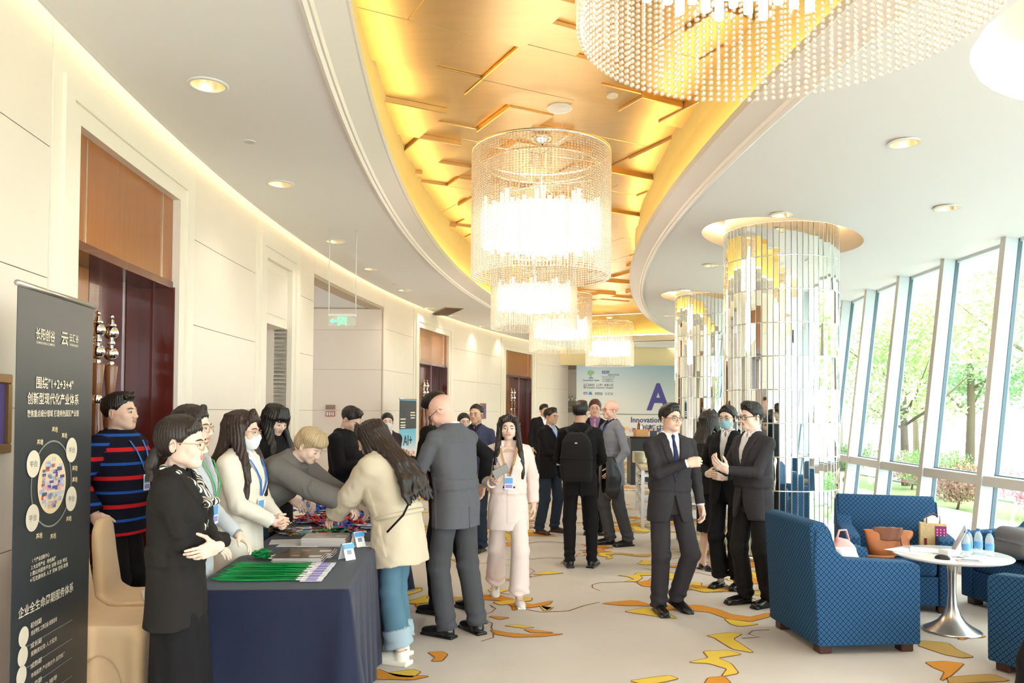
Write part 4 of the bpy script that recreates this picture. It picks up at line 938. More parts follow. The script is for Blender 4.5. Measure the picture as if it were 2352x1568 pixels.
# far end: lit header, soffit and back wall
en = empty('wall_far', (0, 0, 0), kind='structure', label='cream wall and header at the far end of the hall')
MB().box((5.2, 27.1, 3.57), (9.6, .2, .6)).build('header', mat('cream_header', srgb(252, 232, 184), .6), en)
MB().box((5.2, 28.6, 3.30), (9.8, 2.8, .06)).build('soffit', mat('brown_soffit', srgb(120, 96, 72), .6), en)
MB().box((5.0, 30.0, 1.9), (12.5, .2, 3.9)).build('back_wall', STONE, en)
for j in range(5):
    for i in range(4): MB().box((1.1+.02+1.1*i, 29.88, .4+.77*j), (1.094, .03, .764)).build('stone_panel', STONE, en)
ax_, ay_ = P2(RW, phY(Y1)); MB().box((ax_-.2, 28.8, 1.9), (.3, 2.6, 3.9)).build('side_return', STONE, en)
MB().box((11.5, 28.6, 1.9), (.2, 3.2, 3.9)).build('side_return', STONE, en)
MB().box((5.5, 26.85, 3.93), (8.6, .05, .03)).build('lamp_strip', COVE, en)
# ------------------------------------------------------------------ inclined window wall
WFR = mat('pale_window_frame', srgb(204, 214, 220), .35); WFD = mat('window_gasket', srgb(84, 108, 122), .4); WSILL = mat('window_transom_paint', srgb(206, 200, 194), .4)
GLASS = bpy.data.materials.new('window_glass'); GLASS.use_nodes = True; g_ = GLASS.node_tree; g_.nodes.clear()
_o = g_.nodes.new('ShaderNodeOutputMaterial'); t_ = g_.nodes.new('ShaderNodeBsdfTransparent'); t_.inputs[0].default_value = (.93, .97, .965, 1); gl_ = g_.nodes.new('ShaderNodeBsdfGlossy'); gl_.inputs['Roughness'].default_value = .02
mm_ = g_.nodes.new('ShaderNodeMixShader'); mm_.inputs[0].default_value = .06; g_.links.new(t_.outputs[0], mm_.inputs[1]); g_.links.new(gl_.outputs[0], mm_.inputs[2]); g_.links.new(mm_.outputs[0], _o.inputs[0])
win = empty('window_1', (0, 0, 0), kind='structure', label='tall outward leaning curtain-wall window along the right side')
LEAN = .38/3.48; dph = 1.17/RB; ph0 = (7.99-8.4)/RB
def wp(phi, z, off):   # off: outward from the inner pier face
    R = RB-LEAN*z-off; return Vector((*P2(R, phi), z))
def wbox(pa, pb, z0, z1, o0, o1):
    V = [wp(p, z, o) for z in (z0, z1) for p, o in ((pa, o0), (pb, o0), (pb, o1), (pa, o1))]
    return V, [(3, 2, 1, 0), (4, 5, 6, 7), (0, 1, 5, 4), (1, 2, 6, 5), (2, 3, 7, 6), (3, 0, 4, 7)]
t = .085/RB; ZT = 3.52
for i in range(-13, 16):
    p = ph0+i*dph; MB().add(*wbox(p, p+t, 0, ZT, 0.004, .19)).build('pier', WFR, win); MB().add(*wbox(p-.001/RB, p+t+.001/RB, 0, ZT, 0, .006)).build('pier_face', WSILL, win)
    MB().add(*wbox(p+t, p+t+.006/RB, .04, ZT, .145, .165)).build('gasket', WFD, win)
    MB().add(*wbox(p+dph-.008/RB, p+dph, .04, ZT, .135, .175)).build('gasket', WFD, win)
    a, b = p+t, p+dph
    MB().add(*wbox(a, b, .93, 1.03, .02, .18)).build('transom', WSILL, win); MB().add(*wbox(a, b, 0, .07, .0, .2)).build('sill', WSILL, win)
    MB().add(*wbox(a, b, 1.03, 1.042, .13, .17)).build('gasket', WFD, win)
    MB().add(*wbox(a, b, .07, .93, .152, .158)).build('glass_pane', GLASS, win); MB().add(*wbox(a, b, 1.05, ZT, .152, .158)).build('glass_pane', GLASS, win)
arc('head_rail', 31.78, 31.86, PHN, phY(Y1)*1.12, ZT-.09, 3.56, WFR, win, 50)
# back end of the hall (behind the camera): open end added to let in frontal fill light
bk = empty('wall_back_fill', (0, 0, 0), kind='structure', label='open mullioned end behind the viewpoint, added to let in fill light')
for i in range(9):
    x = P2(RW, PHN)[0]+(P2(RB, PHN)[0]-P2(RW, PHN)[0])*i/8; MB().box((x, Y0-.1, 1.93), (.12, .15, 3.86)).build('mullion', WFR, bk)
MB().box((P2(36.2, PHN)[0], Y0-.1, 3.9), (8, .15, .9)).build('end_header', CEILW, bk)
# ------------------------------------------------------------------ recessed downlights, speaker, sprinklers
LAMP = mat('downlight_lamp', (1, .9, .75), emit=22, ecol=(1, .84, .6)); REFL = mat('gold_reflector', (.95, .80, .56), .3, metal=1); WHT = mat('white_enamel', (.82, .82, .82), .35)
def dl_mesh(r):
    a = MB().lathe([(r+.022, .0), (r+.022, -.006), (r, -.010), (r-.004, -.002)], 28).mesh('trim_ring', WHT)
    b = MB().lathe([(r-.004, -.002), (r*.82, .06), (r*.62, .10), (r*.6, .12)], 28).mesh('reflector', REFL)
    c = MB().lathe([(0, .105), (r*.6, .105)], 24).mesh('lamp', LAMP); return a, b, c
DLM = dl_mesh(.115); DLR = dl_mesh(.105)
def downlight(p, z, M, lab, spot=22):
    d = empty('downlight', (p[0], p[1], z), 0, lab, 'ceiling light', 'recessed downlights')
    for n, m in zip(('trim_ring', 'reflector', 'lamp'), M): link(n, m, d)
    if spot:
        l = bpy.data.lights.new('downlight_beam', 'SPOT'); l.energy = spot; l.color = (1, .92, .82); l.spot_size = 1.9; l.spot_blend = .8; l.shadow_soft_size = .07
        lo = bpy.data.objects.new('downlight_beam', l); COL.objects.link(lo); lo.parent = d; lo.location = (0, 0, .02)
ORD = ['nearest', 'second nearest', 'third', 'fourth', 'fifth', 'sixth', 'seventh', 'eighth', 'ninth', 'tenth', 'eleventh', 'twelfth']
for i, p in enumerate(LDL): downlight(p, ZC, DLM, ('round recessed downlight, %s along the left ceiling strip' % ORD[i]) if i < 9 else 'round recessed downlight overhead, left strip behind the viewpoint')
RLAB = ['round downlight in the right ceiling, just in front of the near column', 'largest round downlight in the right ceiling, nearest the viewer', 'round downlight in the right ceiling beside the windows', 'round downlight left of the near column top', 'small round downlight just before the far column', 'round downlight beyond the far column', 'round downlight beyond the far column by the windows', 'round downlight between column and windows']
for i, p in enumerate(RDL): downlight(p, zr((p-CC).length), DLR, RLAB[i] if i < len(RLAB) else 'round downlight in the right ceiling behind the viewpoint')
cdl = aty(737, 690, 13.2); downlight((-3.45, 12.9), 3.57, DLR, 'round downlight in the ceiling of the side corridor')
def disc(name, p, r, lab, cat, h=.02):
    e = empty(name, p, 0, lab, cat); MB().lathe([(r, 0), (r, -h*.6), (r*.94, -h), (r*.9, -h*.8)], 32).build('rim', WHT, e); MB().lathe([(0, -h*.85), (r*.9, -h*.8)], 32).build('grille', mat('speaker_grille', (.74, .73, .72), .6, bump=.6, bscale=400), e)
def gold_z(p):
    for c, a, b, z in GP:
        d = Vector(p).to_2d()-c
        if abs(d @ gx) <= a and abs(d @ gy) <= b: return z
    return ZG+.1
q = atz(1285, 262, ZG); disc('ceiling_speaker', (q.x, q.y, gold_z(q)), .125, 'round white ceiling speaker on the gold panels above the first chandelier', 'speaker')
q = atz(1406, 237, ZG); disc('smoke_detector', (q.x, q.y, gold_z(q)), .055, 'small white disc on the gold ceiling right of the speaker', 'detector')
q = atz(573, 325, ZC); disc('sprinkler_cover', (q.x, q.y, ZC), .05, 'small white disc cover between the two nearest left downlights', 'sprinkler', .008)
q = atz(905, 652, ZC); disc('sprinkler_cover', (q.x, q.y, ZC), .05, 'small white disc cover on the left ceiling past the exit sign', 'sprinkler', .008)
# air vent
q = atz(1025, 715, ZC); v = empty('ceiling_vent', (q.x, q.y, ZC), .35, 'brown slatted air vent in the left ceiling strip', 'vent')
MB().box((0, 0, -.006), (.42, 1.3, .012)).build('frame', mat('vent_brown', srgb(140, 112, 88), .5), v)
for i in range(6): MB().box((-.15+.06*i, 0, -.015), (.04, 1.2, .012), R=Matrix.Rotation(.5, 3, 'Y')).build('slat', mat('vent_slat', srgb(110, 86, 66), .5), v)
# ------------------------------------------------------------------ chandeliers
def _bead():
    b = bmesh.new(); bmesh.ops.create_icosphere(b, subdivisions=1, radius=1); V = [tuple(v.co) for v in b.verts]; Fc = [[v.index for v in f.verts] for f in b.faces]; b.free(); return np.array(V), np.array(Fc)
BV, BF = _bead()
CRY = bpy.data.materials.new('crystal_bead'); CRY.use_nodes = True; _n = CRY.node_tree; 
_n.nodes.clear(); _o = _n.nodes.new('ShaderNodeOutputMaterial'); _t = _n.nodes.new('ShaderNodeBsdfTransparent'); _t.inputs[0].default_value = (.93, .88, .82, 1)
_g = _n.nodes.new('ShaderNodeBsdfGlossy'); _g.inputs['Roughness'].default_value = .12; _g.inputs[0].default_value = (1, .95, .9, 1); _d = _n.nodes.new('ShaderNodeBsdfTranslucent'); _d.inputs[0].default_value = (.9, .86, .82, 1)
_m1 = _n.nodes.new('ShaderNodeMixShader'); _m1.inputs[0].default_value = .5; _m2 = _n.nodes.new('ShaderNodeMixShader'); _m2.inputs[0].default_value = .5
_n.links.new(_g.outputs[0], _m1.inputs[1]); _n.links.new(_d.outputs[0], _m1.inputs[2]); _n.links.new(_m1.outputs[0], _m2.inputs[1]); _n.links.new(_t.outputs[0], _m2.inputs[2]); _n.links.new(_m2.outputs[0], _o.inputs[0])
def strand(L, r, step, name='strand', zf=1.0):
    n = int(L/step); V = np.concatenate([BV*[r, r, r*zf]+[0, 0, -(i+.5)*step] for i in range(n)]); Fq = np.concatenate([BF+len(BV)*i for i in range(n)])
    return npmesh(name, V, Fq, CRY, smooth=True)
S_OUT = strand(1.36, .0125, .0262); S_IN = strand(1.16, .010, .024, 'inner_strand'); S_ROD = strand(.62, .011, .052, 'crystal_rod', 2.2)
GLOW = mat('frosted_lamp_drum', (1, .97, .9), emit=2.3, ecol=(1, .92, .76))
GRODS = [MB().tube([(0, 0, 0), (0, 0, h_)], .021, 8).mesh('lamp_rod', GLOW) for h_ in (.35, .40, .44, .38)]
ringm = MB().lathe([(.735, 0), (.75, 0), (.75, -.03), (.735, -.03), (.735, 0)], 72).mesh('hoop', CHROME)
ring2 = MB().lathe([(.60, 0), (.612, 0), (.612, -.02), (.60, -.02), (.60, 0)], 60).mesh('inner_hoop', BRASSY)
def chand0(lab, loc):
    c = empty('chandelier', loc, 0, lab, 'chandelier', 'bead chandeliers hanging in the gold recess')
    MB().lathe([(0, .16), (.12, .16), (.12, .13), (.05, .10), (.02, .09)], 32).build('canopy', CHROME, c)
    MB().tube([(0, 0, .12), (0, 0, -.42)], .011, 10).build('stem', CHROME, c); link('hoop', ringm, c); link('inner_hoop', ring2, c, (0, 0, -.14))
    for a in range(4):
        t = math.pi/2*a+.4; MB().tube([(0, 0, -.02), (.74*math.cos(t), .74*math.sin(t), -.02)], .006, 6).build('spoke', CHROME, c)
        MB().tube([(0, 0, -.36), (.58*math.cos(t+.7), .58*math.sin(t+.7), -.38)], .006, 6).build('spoke', CHROME, c)
        MB().tube([(.5*math.cos(t), .5*math.sin(t), .14), (.5*math.cos(t), .5*math.sin(t), -.02)], .003, 6).build('hanger', CHROME, c)
    for k in range(14):
        t = 2*math.pi*k/14; link('small_crystal', strandS, c, (.11*math.cos(t), .11*math.sin(t), .02))
    MB().lathe([(0, -.62), (.5, -.64), (.57, -.68), (.57, -.94), (.54, -1.0), (.3, -1.06), (0, -1.08)], 48).build('lamp_drum', GLOW, c)
    for k in range(60):
        t = 2*math.pi*k/60; link('lamp_rod', GRODS[(k*7+k//3) % 4], c, (.62*math.cos(t), .62*math.sin(t), -.98-.03*((k*5) % 3)))
    for k in range(132):
        t = 2*math.pi*k/132; link('bead_strand', S_OUT, c, (.742*math.cos(t), .742*math.sin(t), -.03), (0, 0, t*7))
    for k in range(44):
        t = 2*math.pi*(k+.5)/44; link('inner_bead_strand', S_IN, c, (.69*math.cos(t), .69*math.sin(t), -.16))
    for k in range(48):
        t = 2*math.pi*k/48; link('crystal_rod', S_ROD, c, (.655*math.cos(t), .655*math.sin(t), -.46))
    l = bpy.data.lights.new('chandelier_light', 'POINT'); l.energy = 45; l.color = (1, .90, .76); l.shadow_soft_size = .4
    lo = bpy.data.objects.new('chandelier_light', l); COL.objects.link(lo); lo.parent = c; lo.location = (0, 0, -1.5)
    return c
strandS = strand(.16, .010, .02, 'small_crystal')
CH = [(.98, 2.85, 'very near bead chandelier cut off by the top edge'), (.30, 8.4, 'first whole bead chandelier in the middle of the hall'), (.37, 13.6, 'second bead chandelier, just behind the first'), (1.15, 18.7, 'third bead chandelier, partly hidden by the second'), (3.02, 24.3, 'farthest bead chandelier in front of the blue backdrop')]
cz = 4.45
proto = chand0(CH[1][2], (CH[1][0], CH[1][1], cz))
for i in (0, 2, 3, 4):
    c = copy_tree(proto); c.location = (CH[i][0], CH[i][1], cz); c['label'] = CH[i][2]
# ------------------------------------------------------------------ mirror-tiled columns
MIR = mat('mirror_tile', (.93, .945, .94), .015, metal=1); MEDGE = mat('tile_edge', (.72, .80, .78), .2, metal=.6); CORE = mat('column_core', (.55, .55, .52), .4, metal=.8)
HALOW = mat('halo_lamp', (1, .8, .55), emit=6, ecol=(1, .74, .42)); HALOP = mat('halo_plaster', (.86, .78, .68), .6)
tiles = []
def tile_mesh(w, h):
    b = .004; V = [(-w/2, 0, -h/2), (w/2, 0, -h/2), (w/2, 0, h/2), (-w/2, 0, h/2), (-w/2+b, -.006, -h/2+b), (w/2-b, -.006, -h/2+b), (w/2-b, -.006, h/2-b), (-w/2+b, -.006, h/2-b)]
    m = MB(); m.add(V[:4]+V[4:], [(4, 5, 6, 7)], 0); m.add(V, [(0, 1, 5, 4), (1, 2, 6, 5), (2, 3, 7, 6), (3, 0, 4, 7), (3, 2, 1, 0)], 1); return m.mesh('mirror_tile', [MIR, MEDGE])
def column(x, y, lab, n=64, full=True):
    R = .64; zt = zr((Vector((x, y))-CC).length)+.05; rows = 10; h = (zt-.06)/rows; w = 2*math.pi*R/n
    c = empty('mirror_column', (x, y, 0), 0, lab, 'column'); MB().lathe([(R-.012, 0), (R-.012, zt+.45)], 64).build('column_core', CORE, c)
    MB().lathe([(R+.02, 0), (R+.02, .05), (R-.01, .06)], 64).build('base_ring', STEEL, c)
    M = tile_mesh(w-.004, h-.006); stuff = MB(); vd = math.atan2(-y, -x); rr = random.Random(int(x*100)); cnt = []
    for r in range(rows):
        for k in range(n):
            a = 2*math.pi*k/n; df = abs((a-vd+math.pi) % (2*math.pi)-math.pi); cnt.append((df, r, k, a))
    cnt.sort(); th = 300
    for i, (df, r, k, a) in enumerate(cnt):
        loc = Vector((R*math.cos(a), R*math.sin(a), .06+h*(r+.5))); tx = rr.gauss(0, .010); tz = rr.gauss(0, .022)
        if i < th: link('mirror_tile', M, c, loc, (tx, 0, a+math.pi/2+tz))
        else:
            T = Matrix.Translation(loc) @ Euler((tx, 0, a+math.pi/2+tz)).to_matrix().to_4x4(); o = len(stuff.v)
            stuff.add([T @ v.co for v in M.vertices], [tuple(p.vertices) for p in M.polygons][:1], 0); stuff.add([T @ v.co for v in M.vertices], [tuple(p.vertices) for p in M.polygons][1:], 1)
    s = stuff.build('mirror_tiles_behind', [MIR, MEDGE], c); s['kind'] = 'stuff'
    for r in range(1, rows+1): MB().lathe([(R-.004, -.0035), (R+.004, -.0035), (R+.004, .0035), (R-.004, .0035)], 64).build('joint_ring', CHROME, c, (0, 0, .06+h*r))
    return c
def halo(x, y, n_):
    z = zr((Vector((x, y))-CC).length); t = empty('trim_%d' % n_, (x, y, z), kind='structure', label='lit round recess in the ceiling')
    V = []
    for k in range(64):
        a = 2*math.pi*k/64; px_, py_ = .9*math.cos(a), .9*math.sin(a); V += [(px_, py_, zr((Vector((x+px_, y+py_))-CC).length)-z), (px_, py_, .30)]
    MB().add(V, [(2*k, 2*k+1, (2*k+3) % 128, (2*k+2) % 128) for k in range(64)]).build('recess_side', HALOP, t); MB().lathe([(.6, .30), (.9, .30)], 64).build('recess_top', HALOP, t)
    MB().lathe([(.85, .24), (.885, .24), (.885, .28), (.85, .28), (.85, .24)], 64).build('lamp_ring', HALOW, t)
column(*HALO[0], 'near mirror-tiled round column behind the armchairs'); column(*HALO[1], 'far mirror-tiled round column beside the blue backdrop')
for i, hh in enumerate(HALO): halo(*hh, 10+i)
# exit sign hanging from the ceiling
ex_ = empty('exit_sign', tuple(aty(786, 724, 9.6)), 0, 'green glass exit sign on two white rods left of the hall', 'exit sign')
dz = ZC-ex_.location.z; EW = mat('sign_white', (.82, .80, .77), .4); EG = mat('sign_green', srgb(70, 220, 130), .4, emit=2.2, ecol=srgb(90, 240, 150))
MB().box((0, 0, 0), (.34, .05, .035), bev=.006).build('housing', EW, ex_)
for sx_ in (-.165, .165): MB().tube([(sx_, 0, .018), (sx_, 0, dz)], .007, 8).build('rod', EW, ex_)
MB().box((0, 0, -.072), (.335, .008, .11)).build('glass_plate', mat('sign_glass', (.75, .85, .75), .05, alpha=.22), ex_)
pm = MB(); pm.prism([(-.15, -.07), (-.115, -.045), (-.115, -.06), (-.065, -.06), (-.065, -.08), (-.115, -.08), (-.115, -.095)], -.009, -.0055, M=Matrix.Rotation(math.pi/2, 4, 'X') @ Matrix.Diagonal((1, 1, -1, 1)))
pm.build('arrow', EG, ex_); fm = MB()
for a, b_, c_, d_ in ((-.052, -.125, -.04, -.022), (.042, -.125, .054, -.022), (-.052, -.03, .054, -.02)): fm.box(((a+c_)/2, -.0075, (b_+d_)/2), (c_-a, .003, d_-b_))
fm.build('door_symbol', EG, ex_); rn = MB()
for pts, r_ in (([(.012, -.042), (.002, -.07), (-.004, -.085)], .007), ([(-.004, -.085), (-.02, -.098), (-.03, -.118)], .0055), ([(-.004, -.085), (.015, -.1), (.034, -.1)], .0055), ([(.006, -.055), (-.012, -.062), (-.03, -.075)], .0045), ([(.006, -.055), (.022, -.05), (.032, -.07)], .0045), ([(-.004, -.036), (-.003, -.035)], .009)):
    rn.tube([(a, -.008, b_) for a, b_ in pts], r_*.7, 6)
rn.build('running_figure', EG, ex_)
# fire call plate and small sign on the corridor wall, wall pictures
px_ = aty(759, 950, ey-.02); fs = empty('fire_sign', (px_.x, ey-.025, px_.z), 0, 'small red and white sign under a grey plate on the corridor wall', 'sign')
MB().box((0, 0, 0), (.17, .012, .095)).build('red_plate', mat('sign_red', srgb(196, 30, 36), .4), fs); MB().box((0, 0, .125), (.18, .012, .085)).build('grey_plate', mat('sign_grey', srgb(160, 140, 122), .4, metal=.4), fs)
for dx, w_ in ((-.055, .035), (-.01, .03), (.028, .022), (.06, .025)): MB().box((dx, -.008, .0), (w_, .004, .07)).build('white_mark', WHT, fs)
def wallpic(Y, z, lab):
    p = phY(Y); w = empty('wall_picture', (*P2(RW-.03, p), z), math.pi/2-p, lab, 'picture'); GF = mat('bronze_frame', srgb(150, 116, 70), .35, metal=.5)
    for (x, zz, a, b) in ((0, .185, .42, .05), (0, -.185, .42, .05), (-.185, 0, .05, .32), (.185, 0, .05, .32)): MB().box((x, 0, zz), (a, .035, b), bev=.006).build('frame', GF, w)
    MB().box((0, .005, 0), (.33, .02, .33)).build('purple_panel', mat('purple_silk', srgb(104, 84, 168), .6, var=.1), w)
wallpic(4.0, 1.62, 'purple square picture in a bronze frame at the left edge, by the roll-up banner'); wallpic(21.3, 1.66, 'small purple square picture between the two far doors')
# ------------------------------------------------------------------ upholstery
def fabric():
    m = bpy.data.materials.new('blue_diamond_fabric'); m.use_nodes = True; nt = m.node_tree; b = nt.nodes['Principled BSDF']; b.inputs['Roughness'].default_value = .8; b.inputs['Specular IOR Level'].default_value = .2
    uv = nt.nodes.new('ShaderNodeUVMap'); mp = nt.nodes.new('ShaderNodeMapping'); mp.inputs['Rotation'].default_value = (0, 0, math.pi/4); mp.inputs['Scale'].default_value = (36, 36, 36); nt.links.new(uv.outputs[0], mp.inputs[0])
    fr = nt.nodes.new('ShaderNodeVectorMath'); fr.operation = 'FRACTION'; nt.links.new(mp.outputs[0], fr.inputs[0])
    sb = nt.nodes.new('ShaderNodeVectorMath'); sb.operation = 'SUBTRACT'; sb.inputs[1].default_value = (.5, .5, 0); nt.links.new(fr.outputs[0], sb.inputs[0])
    ab = nt.nodes.new('ShaderNodeVectorMath'); ab.operation = 'ABSOLUTE'; nt.links.new(sb.outputs[0], ab.inputs[0]); sp = nt.nodes.new('ShaderNodeSeparateXYZ'); nt.links.new(ab.outputs[0], sp.inputs[0])
    mx = nt.nodes.new('ShaderNodeMath'); mx.operation = 'MAXIMUM'; nt.links.new(sp.outputs[0], mx.inputs[0]); nt.links.new(sp.outputs[1], mx.inputs[1])
    r = nt.nodes.new('ShaderNodeValToRGB'); nt.links.new(mx.outputs[0], r.inputs[0]); r.color_ramp.interpolation = 'CONSTANT'; e = r.color_ramp.elements
    dk, lt = (*srgb(27, 62, 98), 1), (*srgb(58, 99, 136), 1)
    e[0].position = 0; e[0].color = dk; e[1].position = .14; e[1].color = lt
    for p_, c_ in ((.36, dk), (.44, (*srgb(18, 48, 80), 1))): q_ = e.new(p_); q_.color = c_
    nt.links.new(r.outputs[0], b.inputs['Base Color']); n = nt.nodes.new('ShaderNodeTexNoise'); n.inputs['Scale'].default_value = 500; bp = nt.nodes.new('ShaderNodeBump'); bp.inputs['Strength'].default_value = .15; bp.inputs['Distance'].default_value = .005
    tc = nt.nodes.new('ShaderNodeTexCoord'); nt.links.new(tc.outputs['Object'], n.inputs[0]); nt.links.new(n.outputs[0], bp.inputs['Height']); nt.links.new(bp.outputs[0], b.inputs['Normal']); return m
FAB = fabric(); PIPE = m_cloth('blue_piping', (40, 84, 122)); FOOTM = mat('dark_wood_foot', srgb(74, 42, 32), .4)
def box_uv(me):
    if not me.uv_layers: me.uv_layers.new(name='UVMap')
    uv = me.uv_layers[0].data
    for p in me.polygons:
        n = p.normal; a = max(range(3), key=lambda i: abs(n[i])); i, j = [(1, 2), (0, 2), (0, 1)][a]
        for l in p.loop_indices: c = me.vertices[me.loops[l].vertex_index].co; uv[l].uv = (c[i], c[j])
def soft(mb_, name, m, parent, bev=.02, seg=3, loc=None, rot=None):
    me = mb_.mesh(name, m); box_uv(me); o = link(name, me, parent, loc, rot); bevel_mod(o, bev, seg)
    for p in me.polygons: p.use_smooth = True
    return o
def armchair(x, y, ang, lab, W=.78, D=.74):
    """ang: direction the chair faces, degrees, 0 = +Y"""
    c = empty('armchair', (x, y, 0), math.radians(ang), lab, 'armchair', 'blue patterned armchairs round the marble table')
    X90 = Matrix(((0, 0, 1), (1, 0, 0), (0, 1, 0))).to_4x4()   # profile (y,z) extruded along x
    b = MB(); b.prism([(-D/2, .06), (-D/2+.16, .06), (-D/2+.2, .45), (-D/2+.14, .66), (-D/2+.09, .86), (-D/2+.05, .905), (-D/2-.03, .9), (-D/2-.055, .88)], -W/2+.01, W/2-.01, M=X90); soft(b, 'backrest', FAB, c, .022)
    for s in (-1, 1):
        b = MB(); x0, x1 = sorted((s*(W/2-.12), s*(W/2+.008))); b.prism([(-D/2+.0, .06), (D/2, .06), (D/2, .60), (D/2-.05, .625), (-D/2+.2, .655), (-D/2+.12, .72), (-D/2+.075, .86), (-D/2-.02, .86), (-D/2-.03, .6)], x0, x1, M=X90); a = soft(b, 'arm', FAB, c, .014)
        MB().tube([(s*(W/2+.001), D/2-.006, .07), (s*(W/2+.001), D/2-.006, .59), (s*(W/2+.001), D/2-.05, .617), (s*(W/2+.001), -D/2+.2, .647), (s*(W/2+.001), -D/2+.125, .71), (s*(W/2+.001), -D/2+.08, .85)], .005, 6).build('piping', PIPE, a)
    b = MB(); b.box((0, .06, .37), (W-.25, D-.12, .15)); soft(b, 'seat_cushion', FAB, c, .045, 4)
    MB().tube([(-W/2+.14, D/2+.0, .43), (W/2-.14, D/2+.0, .43)], .004, 6).build('piping', PIPE, c)
    b = MB(); b.box((0, .03, .18), (W-.24, D-.08, .24)); soft(b, 'seat_base', FAB, c, .01)
    for sx in (-1, 1):
        for sy in (-1, 1): MB().box((sx*(W/2-.08), sy*(D/2-.07), .03), (.09, .09, .06), bev=.006).build('foot', FOOTM, c)
    return c
CH1 = armchair(2.43, 5.80, -84, 'blue diamond-patterned armchair in front, seen from its back and side', W=.76, D=.74)
CH2 = armchair(3.36, 6.95, 164, 'blue armchair facing the camera with a tan leather bag on its seat', W=.84, D=.72)
CH3 = armchair(4.42, 6.60, 98, 'blue armchair at the right edge holding a grey bag', W=.84, D=.76)
CH4 = armchair(3.62, 4.93, 25, 'blue armchair cut by the right edge, nearest its lower corner', W=.76, D=.8)
# tulip table
tb = empty('tulip_table', (3.37, 6.02, 0), 0, 'round white marble coffee table on a steel trumpet foot', 'table')
MARB = mat('white_marble', (.86, .85, .84), .18, var=.03, vscale=3, coat=.3)
MB().lathe([(0, .555), (.36, .555), (.405, .568), (.415, .578), (.41, .585), (0, .585)], 64).build('tabletop', MARB, tb)
MB().lathe([(0, 0), (.205, 0), (.208, .008), (.195, .018), (.15, .04), (.1, .075), (.06, .13), (.038, .2), (.03, .3), (.033, .45), (.05, .53), (.09, .555), (0, .555)], 48).build('trumpet_foot', STEEL, tb)
def bottle(x, y, z, lab):
    b = empty('water_bottle', (x, y, z), 0, lab, 'bottle', 'small water bottles on the marble table')
    PET = mat('clear_plastic', (.86, .94, .97), .06, trans=.0, alpha=.35); LB = mat('bottle_label', srgb(110, 170, 220), .4); CP = mat('blue_cap', srgb(40, 110, 180), .4)
    MB().lathe([(0, 0), (.027, 0), (.03, .01), (.029, .05), (.03, .09), (.029, .125), (.022, .15), (.012, .165), (.012, .178)], 20).build('bottle_body', PET, b)
    MB().lathe([(.0305, .045), (.0305, .095)], 20).build('paper_label', LB, b); MB().lathe([(.0, .19), (.014, .19), (.0145, .172), (0, .172)], 16).build('cap', CP, b)
for (bx, by, bl) in ((3.43, 5.93, 'left-hand of the clear water bottles with blue caps on the marble table'), (3.50, 6.02, 'clear water bottle standing second from the left on the table'), (3.60, 6.06, 'clear water bottle at the back of the bottle group'), (3.62, 5.95, 'right-hand clear water bottle with blue cap on the marble table')): bottle(bx, by, .585, bl)
LPS = mat('laptop_silver', (.66, .67, .69), .3, metal=.7)
lp = empty('laptop', (3.27, 6.12, .585), -.48, 'thin silver laptop open on the far side of the marble table', 'laptop'); MB().box((0, 0, .006), (.30, .21, .012), bev=.003).build('keyboard_base', LPS, lp)
MB().box((.19, .02, .11), (.008, .30, .21), bev=.003, R=Matrix.Rotation(.45, 3, 'Y')).build('screen', LPS, lp)
ms = SDF((-.05, -.07, 0), (.05, .07, .05), .004); ms.ell((0, 0, .008), (.03, .052, .028), k=.01); ms.mod(lambda P, D: np.maximum(D, -P[:, 2]), .05)
tag(link('computer_mouse', ms.mesh('computer_mouse', mat('black_plastic', (.015, .015, .017), .3)), None, (3.18, 5.80, .586), (0, 0, 1.0)), 'black computer mouse on the marble table', 'mouse')
MB().tube([(3.2, 5.84, .59), (3.26, 5.9, .59), (3.36, 5.84, .59), (3.3, 5.95, .589), (3.38, 6.0, .589)], .002, 6).build('cable', mat('black_plastic', (.015,)*3))
tag(bpy.data.objects['cable'], 'thin black cable lying curled by the mouse', 'cable')
ph = empty('smartphone', (3.33, 5.73, .585), 1.3, 'pale pink smartphone lying near the edge of the marble table', 'phone'); MB().box((0, 0, .0045), (.075, .15, .009), bev=.003).build('phone_body', mat('pink_metal', srgb(232, 196, 190), .3, metal=.3), ph); MB().box((0, 0, .0095), (.066, .138, .001)).build('glass', mat('grey_glass', (.35, .35, .38), .1), ph)
nb_ = empty('note_box', (3.30, 5.93, .585), .2, 'small white box of note paper on the marble table', 'box'); MB().box((0, 0, .022), (.1, .1, .044), bev=.003).build('box_body', mat('paper_white', (.85, .84, .83), .7), nb_); MB().box((0, 0, .046), (.09, .09, .004)).build('top_sheet', mat('paper_white', (.85, .84, .83), .7), nb_)
pa_ = empty('paper_sheet', (3.10, 6.12, .585), .5, 'white sheet of paper on the left part of the marble table', 'paper'); MB().box((0, 0, .002), (.21, .29, .003)).build('sheet', mat('paper_white', (.85, .84, .83), .7), pa_)
